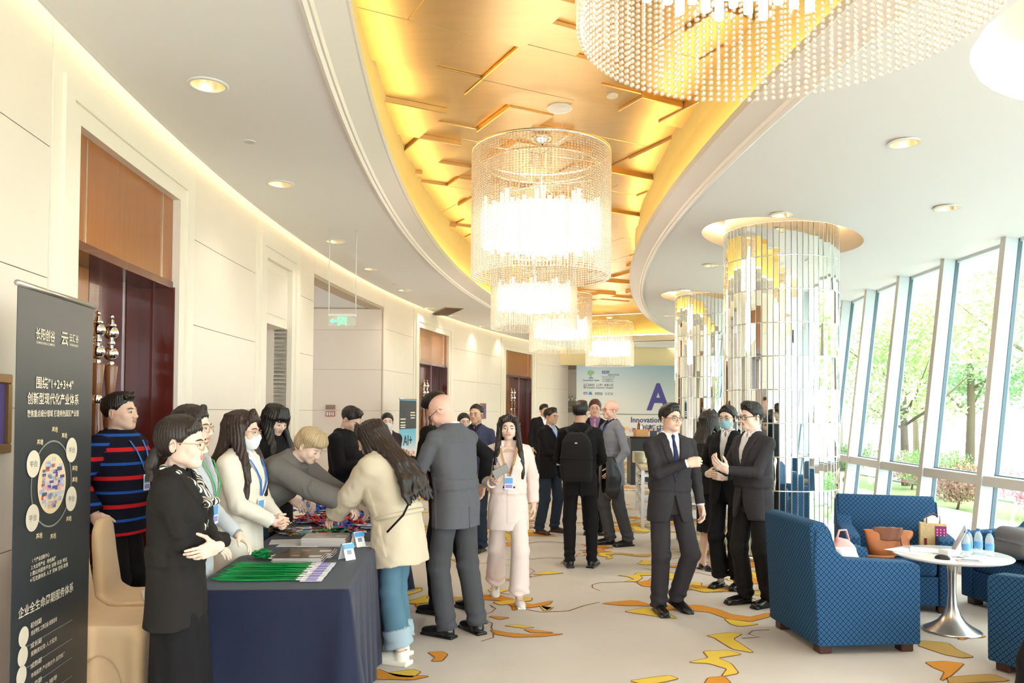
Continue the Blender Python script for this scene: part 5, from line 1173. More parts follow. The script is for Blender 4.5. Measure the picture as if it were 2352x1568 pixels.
# tan leather bag on chair 2
def place(o, x, y, z, rz=0): o.location = (x, y, z); o.rotation_euler = (0, 0, rz); return o
LEA = mat('tan_leather', srgb(186, 112, 66), .42, bump=.25, bscale=120, var=.18, vscale=9); LED = mat('brown_leather', srgb(120, 70, 46), .45, bump=.2, bscale=120)
hb_ = empty('leather_bag', (3.22, 6.72, .45), -.2, 'tan leather handbag with brown flap slumped on the armchair facing the camera', 'handbag')
Q = SDF((-.25, -.12, 0), (.25, .12, .28), .007); Q.loft((0, 0, 0), np.eye(3), [(.0, .15, .07), (.05, .17, .08), (.13, .175, .06), (.19, .2, .03), (.215, .215, .016)], .02, p=3); Q.mod(lambda P, D: D+wob(P, 30, 4)*.006+.05*np.clip(P[:, 2]-.19, 0, 1)*np.cos(P[:, 0]*9)); link('bag_body', Q.mesh('bag_body', LEA), hb_)
Q = SDF((-.18, -.12, .05), (.18, .12, .28), .006); Q.loft((0, -.0, 0), np.eye(3), [(.13, .10, .066), (.2, .12, .035), (.235, .11, .024)], .01, p=3); Q.mod(lambda P, D: D+wob(P, 40, 9)*.004); link('flap', Q.mesh('flap', LED), hb_)
MB().tube([(-.19, -.03, .02), (-.26, -.08, .012), (-.22, -.16, .01), (-.1, -.2, .012), (.0, -.17, .012)], .013, 8).build('shoulder_strap', LEA, hb_); MB().tube([(.08, -.07, .16), (.085, -.085, .1), (.08, -.08, .04)], .007, 6).build('tassel', LED, hb_)
# paper carrier bag
gb = empty('gift_bag', (3.58, 6.68, .45), -.35, 'kraft paper carrier bag with a magenta panel, standing on the armchair facing the camera', 'bag')
KR = mat('kraft_pattern', srgb(212, 186, 140), .7, bump=.5, bscale=60, var=.22, vscale=45); MAG = mat('magenta_print', srgb(150, 36, 110), .5); RED = mat('dark_red_mark', srgb(130, 30, 40), .5)
MB().box((0, 0, .14), (.20, .09, .28)).build('bag_body', KR, gb); MB().box((.055, -.047, .13), (.085, .004, .262)).build('magenta_panel', MAG, gb); MB().box((-.06, -.047, .12), (.02, .004, .07)).build('dark_red_mark', RED, gb)
for i in range(9):
    for j in range(3): MB().box((.028+j*.026, -.0505, .04+i*.024), (.009, .002, .013)).build('printed_character', mat('pink_print', srgb(232, 170, 210), .5), gb)
MB().tube([(-.05, -.03, .28), (-.05, -.035, .34), (0, -.03, .37), (.05, -.035, .34), (.05, -.03, .28)], .004, 6).build('cord_handle', LED, gb); Q = SDF((-.08, -.05, .2), (.08, .05, .36), .007); Q.ell((0, 0, .28), (.07, .035, .06)); Q.mod(lambda P, D: D+wob(P, 70, 3)*.012); link('tissue_paper', Q.mesh('tissue_paper', mat('tissue', (.85, .83, .80), .8)), gb)
# pink and white bag on chair 1
pb_ = empty('tote_bag', (2.50, 5.93, .445), .3, 'crumpled white and pink cloth bag on the seat of the front armchair', 'bag')
Q = SDF((-.16, -.14, 0), (.16, .14, .34), .008); Q.loft((0, 0, 0), np.eye(3), [(0, .12, .08), (.1, .13, .09), (.2, .10, .07), (.27, .05, .03)], .03); Q.mod(lambda P, D: D+wob(P, 26, 12)*.012); Q.M[:, :, :] = (Q.ax[2][None, None, :] > .215); link('bag_body', Q.mesh('bag_body', [m_cloth('bag_white', (244, 238, 232)), m_cloth('bag_pink', (238, 176, 172))]), pb_)
MB().tube([(-.06, 0, .25), (-.03, 0, .33), (.03, 0, .33), (.06, 0, .25)], .008, 8).build('strap', m_cloth('bag_pink', (238, 176, 172)), pb_)
# grey bag on chair 3
GRB = m_cloth('grey_nylon', (120, 120, 126)); BLK = m_cloth('black_nylon', (26, 26, 28))
g3 = empty('grey_bag', (4.40, 6.45, .45), .1, 'soft grey laptop bag with black straps lying in the right-edge armchair', 'bag')
Q = SDF((-.42, -.26, 0), (.42, .26, .32), .009); Q.box((0, 0, .13), (.36, .20, .12), .07, rotm(0, 6, 0)); Q.mod(lambda P, D: D+wob(P, 14, 5)*.012-.006*(np.abs(P[:, 2]-.17) < .008)); link('bag_body', Q.mesh('bag_body', GRB), g3)
for xx in (-.2, .05): MB().tube([(xx, -.2, .20), (xx+.04, -.1, .27), (xx+.1, .1, .29)], .018, 8).build('strap', BLK, g3)
MB().tube([(-.34, -.2, .17), (0, -.215, .16), (.34, -.2, .17)], .005, 6).build('zip', BLK, g3)
# black backpack bottom right
bk_ = empty('backpack', (2.99, 4.33, 0), .35, 'black padded backpack on the carpet at the lower right corner', 'backpack')
Q = SDF((-.26, -.2, 0), (.28, .22, .56), .009); Q.loft((0, 0, 0), np.eye(3), [(0, .2, .12), (.1, .22, .15), (.3, .2, .14), (.42, .15, .1), (.47, .08, .06)], .03, p=3); Q.mod(lambda P, D: D+wob(P, 16, 5)*.012); link('pack_body', Q.mesh('pack_body', BLK), bk_)
MB().tube([(-.05, -.1, .44), (-.2, -.17, .34), (-.27, -.16, .16), (-.22, -.14, .03)], .025, 8).build('shoulder_strap', BLK, bk_); MB().tube([(-.22, -.14, .03), (-.3, -.2, .015), (-.2, -.26, .015)], .012, 6).build('strap_end', BLK, bk_); MB().tube([(-.04, .0, .46), (0, 0, .5), (.05, 0, .46)], .012, 8).build('grab_handle', BLK, bk_)
# ------------------------------------------------------------------ covered banquet chairs
COV = mat('cream_stretch_cover', srgb(238, 204, 158), .6, sheen=.3, var=.03)
def banquet(x, y, ang, lab):
    c = empty('banquet_chair', (x, y, 0), math.radians(ang), lab, 'chair', 'chairs in cream stretch covers beside the registration table')
    Q = SDF((-.28, -.34, 0), (.28, .3, .98), .010)
    Q.loft((0, 0, 0), np.eye(3), [(0.02, .225, .24, .0), (.2, .215, .225), (.42, .23, .235), (.47, .225, .23)], .03, p=5)
    Q.loft((0, -.19, 0), rotm(5, 0, 0), [(.38, .215, .055), (.6, .215, .048), (.8, .20, .042), (.9, .17, .038), (.96, .10, .028)], .08, p=3)
    for sx in (-1, 1):
        for sy in (-1, 1): Q.rc((sx*.19, sy*.19, .0), (sx*.2, sy*.2, .4), .03, .035, .05)
    def arch(P, D):
        o = D
        for (a, b_) in ((0, 1), (1, 0)):
            u = P[:, a]; v = P[:, b_]; cut = np.maximum(np.sqrt((u/.15)**2+(np.clip(P[:, 2], 0, 9)/.33)**2)-1, 0); c_ = (np.sqrt((u/.14)**2+(P[:, 2]/.30)**2)-1)*.14; o = np.maximum(o, -np.maximum(c_, .19-np.abs(v)))
        return o+wob(P, 9, 3)*.003
    Q.mod(arch, .06); link('stretch_cover', Q.mesh('stretch_cover', COV, smooth_it=2), c)
    for sx in (-1, 1):
        for sy in (-1, 1): MB().lathe([(.0, 0), (.02, 0), (.022, .03), (0, .03)], 10).build('foot', FOOTM, c, (sx*.19, sy*.19, 0))
    return c
banquet(-2.32, 5.04, -76, 'cream covered chair behind, its back held by the striped-sweater man'); banquet(-2.25, 4.50, -86, 'cream covered chair in front, next to the roll-up banner')
tag(MB().box((0, 0, .003), (.21, .28, .006)).build('paper_pad', mat('paper_white', (.85, .84, .83), .7), None, (-2.22, 5.0, .478), (0, 0, .5)), 'white paper pad on the seat of the rear covered chair', 'paper')
# ------------------------------------------------------------------ roll-up banners
def banner(p0, p1, zt, name, lab, front, mat_):
    p0, p1 = Vector(p0), Vector(p1); w = (p1-p0).length; a = math.atan2(p1.y-p0.y, p1.x-p0.x)
    b = empty(name, (*((p0+p1)/2), 0), a, lab, 'banner'); M = b.matrix_basis
    MB().box((0, 0, zt/2+.03), (w-.01, .003, zt-.08)).build('printed_panel', mat_, b); MB().tube([(-w/2, 0, zt), (w/2, 0, zt)], .014, 10).build('top_rail', STEEL, b)
    MB().box((0, .02, .04), (w+.02, .16, .07), bev=.015).build('base_cassette', STEEL, b); MB().tube([(0, .05, .07), (0, .03, zt)], .01, 8).build('rear_pole', STEEL, b)
    return b, w
def grad(name, stops, z0, z1, rough=.45, axis='Z'):
    m = bpy.data.materials.new(name); m.use_nodes = True; nt = m.node_tree; b = nt.nodes['Principled BSDF']; b.inputs['Roughness'].default_value = rough
    tc = nt.nodes.new('ShaderNodeTexCoord'); sp = nt.nodes.new('ShaderNodeSeparateXYZ'); mr = nt.nodes.new('ShaderNodeMapRange'); mr.inputs[1].default_value = z0; mr.inputs[2].default_value = z1; r = nt.nodes.new('ShaderNodeValToRGB')
    nt.links.new(tc.outputs['Object'], sp.inputs[0]); nt.links.new(sp.outputs[axis], mr.inputs[0]); nt.links.new(mr.outputs[0], r.inputs[0]); e = r.color_ramp.elements
    e[0].position, e[0].color = stops[0][0], (*srgb(*stops[0][1]), 1); e[1].position, e[1].color = stops[-1][0], (*srgb(*stops[-1][1]), 1)
    for p_, c_ in stops[1:-1]: q_ = e.new(p_); q_.color = (*srgb(*c_), 1)
    nt.links.new(r.outputs[0], b.inputs['Base Color']); return m
B0, B1, BZ = Vector((-2.17, 3.42)), Vector((-2.26, 4.22)), 2.2
bn, bw_ = banner(B0, B1, BZ, 'rollup_banner', 'tall dark grey roll-up banner with pale Chinese text at the left edge', 1, mat('banner_charcoal', srgb(52, 56, 60), .38, spec=.6))
bn_dir = (B1-B0).normalized(); bn_mid = (B0+B1)/2
def onb(px, py):
    d = ray(px, py); n = Vector((bn_dir.y, -bn_dir.x)); t = ((bn_mid.x)*n.x+(bn_mid.y)*n.y)/(d.x*n.x+d.y*n.y); p = Vector((d.x*t, d.y*t)); return (p-bn_mid).dot(bn_dir), CAMH+d.z*t
PT = mat('banner_print_cream', srgb(236, 222, 200), .6); PD = mat('banner_print_dim', srgb(150, 150, 146), .6); PP = mat('banner_print_peach', srgb(248, 220, 178), .6)
def btext(s, px, py, w, h=None, m=PT, name='lettering'):
    """text centred at the pixel's place on the banner, w metres wide, h metres high"""
    u, v = onb(px, py); o = text(s, 1.0, m, bn, align='LEFT', name=name, bold=.012); c = np.array([v_.co for v_ in o.data.vertices]); lo, hi = c.min(0), c.max(0); k = w/(hi[0]-lo[0]); kh = (h/(hi[1]-lo[1])) if h else k
    o.data.transform(Matrix.Translation((u, -.004, v)) @ Matrix.Rotation(math.pi/2, 4, 'X') @ Matrix.Diagonal((k, kh, 1, 1)) @ Matrix.Translation((-(lo[0]+hi[0])/2, -(lo[1]+hi[1])/2, 0))); return o
def wpx(x0, x1, y): return abs(onb(x1, y)[0]-onb(x0, y)[0])
def hpx(x, y0, y1): return abs(onb(x, y0)[1]-onb(x, y1)[1])
btext('长阳创谷', 103, 769, wpx(80, 124, 769), hpx(103, 756, 783)); btext('CHANGYANG CAMPUS', 103, 789, wpx(81, 123, 789), .012)
btext('云', 147, 778, wpx(139, 155, 778), hpx(147, 764, 794)); btext('云汇谷', 168, 777, wpx(157, 178, 777), hpx(168, 768, 786)); btext('YUNHUIGU', 168, 793, wpx(157, 177, 793), .012)
btext('围绕"1+2+3+4"', 126, 881, wpx(84, 169, 881), hpx(126, 867, 894)); btext('创新型现代化产业体系', 124, 916, wpx(65, 182, 916), hpx(124, 902, 929)); btext('聚焦重点细分领域 打造特色园区产业链', 124, 949, wpx(64, 182, 949), hpx(124, 941, 957))
btext('企业全生命周期服务体系', 108, 1376, wpx(46, 170, 1376), hpx(108, 1362, 1386))
for i, (s_, a, b_, c_) in enumerate((('1 个产业创新中心', 73, 112, 1280), ('2 大主导产业 · 特色集群', 71, 127, 1292), ('3 类公共服务平台 创新 研发 孵化', 70, 154, 1300), ('4 项支撑体系 人才 资本 空间 政策', 70, 156, 1313))):
    btext(s_, (a+b_)/2, c_, wpx(a, b_, c_), .022)
for i, (hd, sb_, yy) in enumerate((('初创期', '创业孵化 工商注册 政策咨询', 1434), ('成长期', '投融资对接 人才服务', 1480), ('成熟期', '市场拓展 产业链合作 品牌推广', 1526), ('上市期', '资本运作 辅导', 1571))):
    btext(hd, 81, yy-4, wpx(69, 94, yy), hpx(82, yy-10, yy+3)); btext(sb_, 100+10*(i == 2), yy+3+(-4 if i == 2 else 0), wpx(70, 129+18*(i == 2), yy+10), .024)
    u, v = onb(108, yy+22); MB().box((u, -.003, v), (.52, .002, .003)).build('rule_line', PD, bn)
def bdisc(px, py, ru, rv, m, name='printed_disc', dy=-.004, n=40, hole=0):
    u, v = onb(px, py); V = [(u+ru*math.cos(2*math.pi*k/n), dy, v+rv*math.sin(2*math.pi*k/n)) for k in range(n)]
    if hole:
        V += [(u+(ru-hole)*math.cos(2*math.pi*k/n), dy, v+(rv-hole)*math.sin(2*math.pi*k/n)) for k in range(n)]; return MB().add(V, [(k, (k+1) % n, n+(k+1) % n, n+k) for k in range(n)]).build(name, m, bn)
    return MB().add(V, [tuple(range(n))]).build(name, m, bn)
cu_, cv_ = 118, 1110; rr_ = wpx(88, 152, 1110)/2
bdisc(cu_, cv_, rr_, rr_, PP); bdisc(cu_, cv_, rr_*1.45, rr_*1.45, PD, 'printed_ring', hole=.008)
for (x, y) in ((74, 1065), (162, 1033), (161, 1145), (72, 1189)): bdisc(x, y, .062, .062, PT, dy=-.0055); btext('平台', x, y, .07, .03, PD).location = (0, -.003, 0)
for (x, y) in ((52, 1462), (50, 1507), (47, 1552)): bdisc(x, y, .045, .045, PT, dy=-.0045)
rb = random.Random(3); cols = [mat('logo_%d' % i, srgb(*c), .5) for i, c in enumerate(((208, 206, 224), (228, 180, 196), (236, 110, 80), (120, 90, 170), (90, 100, 130), (240, 200, 140), (180, 190, 220)))]; uc, vc = onb(cu_, cv_)
for i in range(70):
    a, r = rb.uniform(0, 6.28), rr_*.82*math.sqrt(rb.random()); MB().box((uc+r*math.cos(a), -.0055, vc+r*math.sin(a)), (rb.uniform(.02, .05), .001, rb.uniform(.012, .022))).build('small_logo', cols[rb.choice((0, 0, 0, 6, 6, 1, 5, 0, 4, 3, 2))], bn)
for (x, y) in ((124, 986), (146, 1000), (90, 1015), (170, 1075), (170, 1101), (156, 1191), (88, 1230), (120, 1231)): btext('基地', x, y, .06, .028, PP)
q0, q1 = aty(917, 960, 14.1), aty(956, 960, 14.8)
b2, w2 = banner(q0.to_2d(), q1.to_2d(), 1.87, 'small_rollup_banner', 'far roll-up banner, black above and sky blue below, before the dark door', 1, grad('banner_sky', [(0, (225, 190, 170)), (.3, (236, 232, 236)), (.6, (130, 200, 226)), (1, (90, 176, 210))], .7, 1.4))
MB().box((0, -.003, 1.58), (w2-.012, .002, .52)).build('black_field', mat('banner_black', srgb(52, 54, 60), .5), b2)
for (x, z, w_) in ((.2, 1.62, .2), (.2, 1.57, .22), (.2, 1.52, .18), (-.22, 1.5, .22), (-.22, 1.44, .2), (-.22, 1.39, .22), (-.22, 1.35, .2)): MB().box((x, -.005, z), (w_, .001, .022)).build('white_text_line', PT, b2)
o = text('AI+', .26, mat('ink', (.02, .03, .06), .5), b2, Matrix.Translation((-.2, -.005, 1.02)) @ Matrix.Rotation(math.pi/2, 4, 'X'), bold=.004)
for i in range(9): MB().box((-.3+.07*i, -.005, .84+.03*((i*5) % 3)), (.05, .001, .05)).build('printed_city_block', cols[(i*2) % 7], b2)
# ------------------------------------------------------------------ blue backdrop at the far end
YB = 26.2
bd = empty('event_backdrop', (6.2, YB, 0), 0, 'wide grey-blue event backdrop with a large purple letter A at the far end', 'backdrop')
L0 = aty(1324, 900, YB).x; BT = aty(1400, 839, YB).z
MB().box(((L0+10.6)/2-6.2, .03, BT/2), (10.6-L0, .05, BT)).build('printed_wall', grad('backdrop_print', [(0, (226, 214, 204)), (.42, (224, 218, 212)), (.62, (206, 206, 206)), (1, (148, 172, 190))], 0, BT), bd)
INK = mat('purple_ink', srgb(76, 66, 146), .5); INK2 = mat('dark_blue_ink', srgb(72, 74, 128), .5); GI = mat('grey_ink', srgb(92, 96, 110), .5); TG = mat('tree_green_ink', srgb(120, 170, 110), .5); BI = mat('logo_blue_ink', srgb(40, 120, 190), .5)
def dtext(s, x0, x1, y0, y1, m=GI, bold=.01):
    a, b_ = aty(x0, y1, YB), aty(x1, y0, YB); o = text(s, 1.0, m, bd, name='lettering', bold=bold); c = np.array([v_.co for v_ in o.data.vertices]); lo, hi = c.min(0), c.max(0)
    o.data.transform(Matrix.Translation((a.x-6.2, -.006, a.z)) @ Matrix.Rotation(math.pi/2, 4, 'X') @ Matrix.Diagonal(((b_.x-a.x)/(hi[0]-lo[0]), (b_.z-a.z)/(hi[1]-lo[1]), 1, 1)) @ Matrix.Translation((-lo[0], -lo[1], 0)))
dtext('A', 1485, 1539, 880, 942, INK, .03); dtext('I', 1553, 1562, 880, 942, INK, .03); dtext('Innovation China', 1449, 1563, 958, 970, INK2, .02); dtext('创新中国', 1469, 1544, 975, 990, INK2, .02)
dtext('SEIF', 1382, 1400, 851, 858, INK2, .03); dtext('INNOVATION', 1397, 1422, 858, 863, GI); dtext('Science and Technology', 1382, 1412, 863, 866); MB().box((aty(1397, 868, YB).x-6.2, -.005, aty(1397, 868, YB).z), (.42, .002, .012)).build('rule_line', GI, bd)
dtext('上海创新中心', 1383, 1409, 870, 873); dtext('产业发展服务平台', 1383, 1409, 874, 877); dtext('Cornerstone Capital', 1339, 1376, 871, 876); dtext('基石资本', 1352, 1362, 866, 870)
dtext('云汇谷科技（上海）有限公司', 1340, 1408, 881, 887); dtext('SEIF Innovation Corporation (Shanghai)', 1340, 1409, 888, 893); dtext('STI', 1340, 1349, 900, 906, INK2, .03); dtext('长阳创谷', 1366, 1384, 900, 907); dtext('云 云汇谷', 1390, 1408, 901, 907)
p_ = aty(1357, 857, YB)
for k in range(9): a = k*2.4; MB().lathe([(0, 0), (.045, 0)], 12).build('tree_leaf_dot', TG, bd, (p_.x-6.2+.085*math.cos(a)*(k/9)**.5, -.006-.001*k, p_.z+.02+.055*math.sin(a)*(k/9)**.5), (math.pi/2, 0, 0))
MB().box((p_.x-6.2, -.006, p_.z-.09), (.02, .002, .12)).build('tree_trunk_mark', GI, bd); p_ = aty(1356, 903, YB); MB().prism([(-.07, -.045), (.07, -.045), (.03, .05), (-.03, .05)], 0, .002, M=Matrix.Translation((p_.x-6.2, -.006, p_.z)) @ Matrix.Rotation(math.pi/2, 4, 'X')).build('blue_logo', BI, bd)
p_ = aty(1440, 951, YB); MB().box((p_.x-6.2+1.4, -.006, p_.z), (6.4, .002, .02)).build('rule_line', GI, bd)
for i in range(22): p_ = aty(1408+8*i, 984+((i*7) % 4)*1.5, YB); MB().box((p_.x-6.2, -.004, p_.z), (.1, .002, .12+.05*((i*3) % 3))).build('printed_city_block', cols[(i*3) % 7], bd)
# ornament shelf on the far wall
sh = empty('wall_shelf', (aty(1291, 925, 29.6).x, 29.66, aty(1291, 925, 29.6).z), 0, 'grey stone ledge with relief front on the far wall', 'shelf')
MB().box((0, 0, 0), (1.2, .34, .08), bev=.01).build('ledge', mat('grey_ledge', srgb(150, 136, 116), .5), sh); MB().box((0, .03, -.2), (1.1, .26, .32)).build('relief_block', mat('grey_ledge', srgb(150, 136, 116), .5), sh)
for i in range(16): MB().lathe([(0, -.03), (.03, 0), (0, .03)], 8).build('relief_knob', mat('grey_silver', (.6, .58, .54), .3, metal=.6), sh, (-.5+.067*i, -.11, -.18+.03*(i % 2)))
for i in range(9):
    b = MB(); h = .16+.07*((i*5) % 4)/3; b.lathe([(0, 0), (.04, 0), (.035, .02), (.012, .05), (.04, h*.6), (.045, h*.8), (.015, h*.9), (.03, h), (0, h+.01)], 12)
    tag(b.build('glass_ornament', mat('ornament_glass', (.7, .68, .66), .12, metal=.8), None, (sh.location.x-.5+.125*i, 29.64, sh.location.z+.04)), 'small silvery glass ornament in the row on the far wall ledge', 'ornament', 'glass ornaments on the far wall ledge')
# ------------------------------------------------------------------ registration table
TA = math.radians(3.6); T0 = Vector((-1.60, 3.90)); tx = Vector((math.cos(TA), math.sin(TA))); ty = Vector((-math.sin(TA), math.cos(TA))); TW, TL, TH = .785, 3.35, .75
def tp(u, v, z=TH): p = T0+tx*u+ty*v; return Vector((p.x, p.y, z))
tt = empty('folding_table', tp(TW/2, TL/2, 0), TA, 'long registration table hidden under a navy cloth', 'table')
MB().box((0, 0, TH-.03), (TW-.03, TL-.03, .03)).build('tabletop', mat('table_board', srgb(180, 150, 110), .6), tt)
for sx in (-1, 1):
    for v_ in (-TL/2+.1, 0, TL/2-.1): MB().tube([(sx*(TW/2-.1), v_, 0), (sx*(TW/2-.1), v_, TH-.04)], .015, 8).build('leg', STEEL, tt)
NAVY = mat('navy_table_cloth', srgb(27, 33, 58), .7, bump=.3, bscale=420, sheen=.18, spec=.3)
def cloth():
    per = []; st = .03
    def seg(a, b):
        n = max(2, int((Vector(b)-Vector(a)).length/st))
        for i in range(n): per.append((a[0]+(b[0]-a[0])*i/n, a[1]+(b[1]-a[1])*i/n))
    hx, hy = TW/2, TL/2
    cs = [(-hx, -hy), (hx, -hy), (hx, hy), (-hx, hy)]
    for i in range(4): seg(cs[i], cs[(i+1) % 4])
    n = len(per); V = []; zs = [TH+.004, TH+.001, TH-.012, TH-.1, TH-.25, TH-.45, .2, .012]; arc_ = np.cumsum([0]+[math.dist(per[i], per[(i+1) % n]) for i in range(n)])
    for j, z in enumerate(zs):
        for i, (x, y) in enumerate(per):
            d = Vector((x, y)); c = 0
            cx_, cy_ = hx-abs(x), hy-abs(y); nx, ny = (math.copysign(1, x) if cx_ < 1e-4 else 0), (math.copysign(1, y) if cy_ < 1e-4 else 0)
            cr = math.exp(-(max(cx_, cy_)/.09)**2); f = (TH-z)/TH if j > 1 else 0; off = [-.012, .002, .008][j] if j < 3 else .008+f*.03
            s_ = arc_[i]; w_ = f*(.016*math.sin(s_*17+1.2*math.sin(s_*3.1))+.010*math.sin(s_*41+2)) if j > 2 else 0
            if ny < 0: w_ *= .35
            o_ = off+w_+cr*f*.10; ln = math.hypot(nx, ny) or 1; V.append((x+nx/ln*o_, y+ny/ln*o_, z))
    Fs = [(j*n+i, j*n+(i+1) % n, (j+1)*n+(i+1) % n, (j+1)*n+i) for j in range(len(zs)-1) for i in range(n)]
    b = MB(); b.add([(x, y, z) for x, y, z in V], [tuple(reversed(f)) for f in Fs], 0, True); b.add([V[i] for i in range(n)], [tuple(range(n))], 0, True); return b
tc_ = cloth().build('tablecloth', NAVY, None, tp(TW/2, TL/2, 0), (0, 0, TA)); tag(tc_, 'navy cloth draped to the floor over the registration table', 'tablecloth')
ZT0 = TH+.006
PWH = mat('paper_white', (.85, .84, .83), .7); DKB = mat('brochure_brown', srgb(86, 74, 66), .35, coat=.3); GRY = mat('brochure_grey', srgb(176, 166, 162), .35, coat=.3); EDGE = mat('page_edges', srgb(214, 204, 198), .7)
def onpx(px, py, z=ZT0): return atz(px, py, z)
def brochure(p, rz, z, cov, lab, grp, w=.21, l=.285, th=.006, marks=True):
    o = empty('brochure', (p.x, p.y, z), rz, lab, 'brochure', grp); MB().box((0, 0, th/2), (l, w, th-.0012)).build('pages', EDGE, o)
    MB().box((0, 0, th-.0004), (l+.002, w+.002, .0008)).build('cover', cov, o); 
    if marks: MB().box((-.02, 0, th+.0003), (.05, .018, .0004)).build('cover_mark', mat('copper_print', srgb(214, 150, 110), .4), o); MB().box((.1, -.02, th+.0003), (.07, .06, .0004)).build('cover_photo', mat('pale_print', srgb(206, 200, 196), .4), o)
    return o
pA = onpx(686, 1288); pB = onpx(738, 1256)
for k in range(5):
    for s_ in (0, 1): brochure(Vector((pA.x+.01*(k % 2)+.0+s_*.02, pA.y+.0+s_*.175, 0)), TA+.03*(k % 3-1)*.3, ZT0+.0065*k, DKB, ['dark brown brochure, %s of the front stack on the table' % q_ for q_ in ('lowest', 'second from bottom', 'middle', 'second from top', 'topmost')][k]+(', nearer pile' if s_ == 0 else ', farther pile'), 'dark brochures in the front stack', w=.17)
for k in range(8): brochure(Vector((pB.x+.004*(k % 2), pB.y+.12, 0)), TA+.01*(k % 3-1), ZT0+.0072*k, GRY, 'pale grey brochure in the rear stack, ' + ('topmost of the pile' if k == 7 else 'one of the pages below the top'), 'pale brochures in the rear stack', w=.22, th=.007, marks=(k == 7))
for (x, y, rz) in ((668, 1244, .15), (690, 1250, -.05), (715, 1222, .3), (850, 1250, 0)):
    p = onpx(x, y); tag(MB().box((0, 0, .001), (.27, .19, .002)).build('paper_sheet', PWH, None, (p.x, p.y, ZT0+.0005*(x % 3)), (0, 0, TA+rz)), {668: 'white printed sheet left of the pale brochures', 690: 'white sheet tucked under the pale brochures', 715: 'white sheet lying behind the pale brochures', 850: 'white sheet at the right edge of the table beside the beige coat'}[x], 'paper')
def tent(px, py, rz, lab):
    p = onpx(px, py); t_ = empty('tent_card', (p.x, p.y, ZT0), rz, lab, 'sign', 'folded tent cards on the navy cloth')
    t_.scale = (.74, .74, .74); h_ = .135; a = math.atan2(.05, .13)
    for s_ in (-1, 1):
        R_ = Matrix.Rotation(-s_*a, 3, 'Y') if False else Matrix.Rotation(s_*-a, 3, 'Y')
        MB().box((s_*.025, 0, .065), (.0015, .10, .139), R=R_).build('card_face', PWH, t_)
        MB().box((s_*.0262+.0, 0, .108), (.0016, .1, .04), R=R_).build('blue_header', mat('badge_blue', srgb(96, 160, 220), .35), t_); MB().box((s_*.0275, 0, .06), (.001, .045, .035), R=R_).build('printed_text', mat('print_grey', srgb(140, 150, 170), .5), t_)
    return t_
tent(797, 1284, TA-.75, 'nearest folded tent card with a blue header by the table edge'); tent(822, 1254, TA-.75, 'folded tent card just behind the nearest one'); tent(765, 1200, TA-.2, 'folded tent card among the lanyard piles'); tent(714, 1182, TA+1.4, 'upright pale card standing left of the blue lanyards')
# lanyards: flat strap, clip and badge
LC = dict(green=m_cloth('strap_green', (0, 150, 70), .35, bump=0), red=m_cloth('strap_red', (200, 30, 40), .4, bump=0), blue=m_cloth('strap_blue', (30, 80, 200), .35, bump=0), gold=m_cloth('strap_gold', (170, 130, 80), .4, bump=0))
BGW = mat('badge_white', (.82, .83, .88), .3); BGV = mat('badge_violet', srgb(150, 140, 210), .4); CLIP = mat('clip_white', (.8, .79, .76), .4)
def flat_ribbon(pts, w, m_, name, parent):
    V = []; pts = [Vector(p) for p in pts]
    for i, p in enumerate(pts):
        t = (pts[min(i+1, len(pts)-1)]-pts[max(i-1, 0)]); t.z = 0; t = t.normalized() if t.length > 1e-6 else Vector((1, 0, 0)); n_ = Vector((-t.y, t.x, .35*math.sin(i*1.3))); V += [p+n_*w/2, p-n_*w/2, p-n_*w/2-Vector((0, 0, .0015)), p+n_*w/2-Vector((0, 0, .0015))]
    Fs = []
    for i in range(len(pts)-1):
        a, b_ = i*4, i*4+4
        for k in range(4): q_ = (k+1) % 4; Fs.append((a+k, b_+k, b_+q_, a+q_))
    return MB().add(V, Fs, 0, True).build(name, m_, parent)
def lanyard_obj(col, seed, lab, grp, straight=False):
    r_ = random.Random(seed); o = empty('badge_lanyard', (0, 0, 0), 0, lab, 'lanyard', grp)
    MB().box((0, 0, .004), (.10, .072, .003), bev=.001).build('badge', BGW, o); MB().box((.0, 0, .006), (.05, .062, .0008)).build('badge_print', BGV if seed % 2 else mat('badge_blue', srgb(96, 160, 220), .35), o); MB().box((-.062, 0, .006), (.03, .014, .006), bev=.002).build('clip', CLIP, o)
    if straight: pts = [(-.07, .004, .008), (-.2, .012, .010), (-.34, .008, .012), (-.43, .0, .014), (-.46, -.012, .02), (-.42, -.02, .012), (-.3, -.014, .009), (-.07, -.004, .008)]; flat_ribbon(pts, .015, LC[col], 'strap', o); flat_ribbon([(x, y+.006, z+.006) for x, y, z in pts[:4]], .012, LC[col], 'strap', o)
    else:
        pts = [(-.07, 0, .008)]; a = math.pi; 
        for k in range(16): a += r_.uniform(.15, .75)*(1 if (k//5) % 2 else -1); q_ = pts[-1]; pts.append((q_[0]+.035*math.cos(a), q_[1]+.03*math.sin(a), .008+.02*abs(math.sin(k*.9+seed))))
        cx_ = sum(p[0] for p in pts)/len(pts); pts = [pts[0]]+[(p[0]*.8-.03, p[1]*.8, p[2]) for p in pts[1:]]; flat_ribbon(pts, .027, LC[col], 'strap', o)
    return o
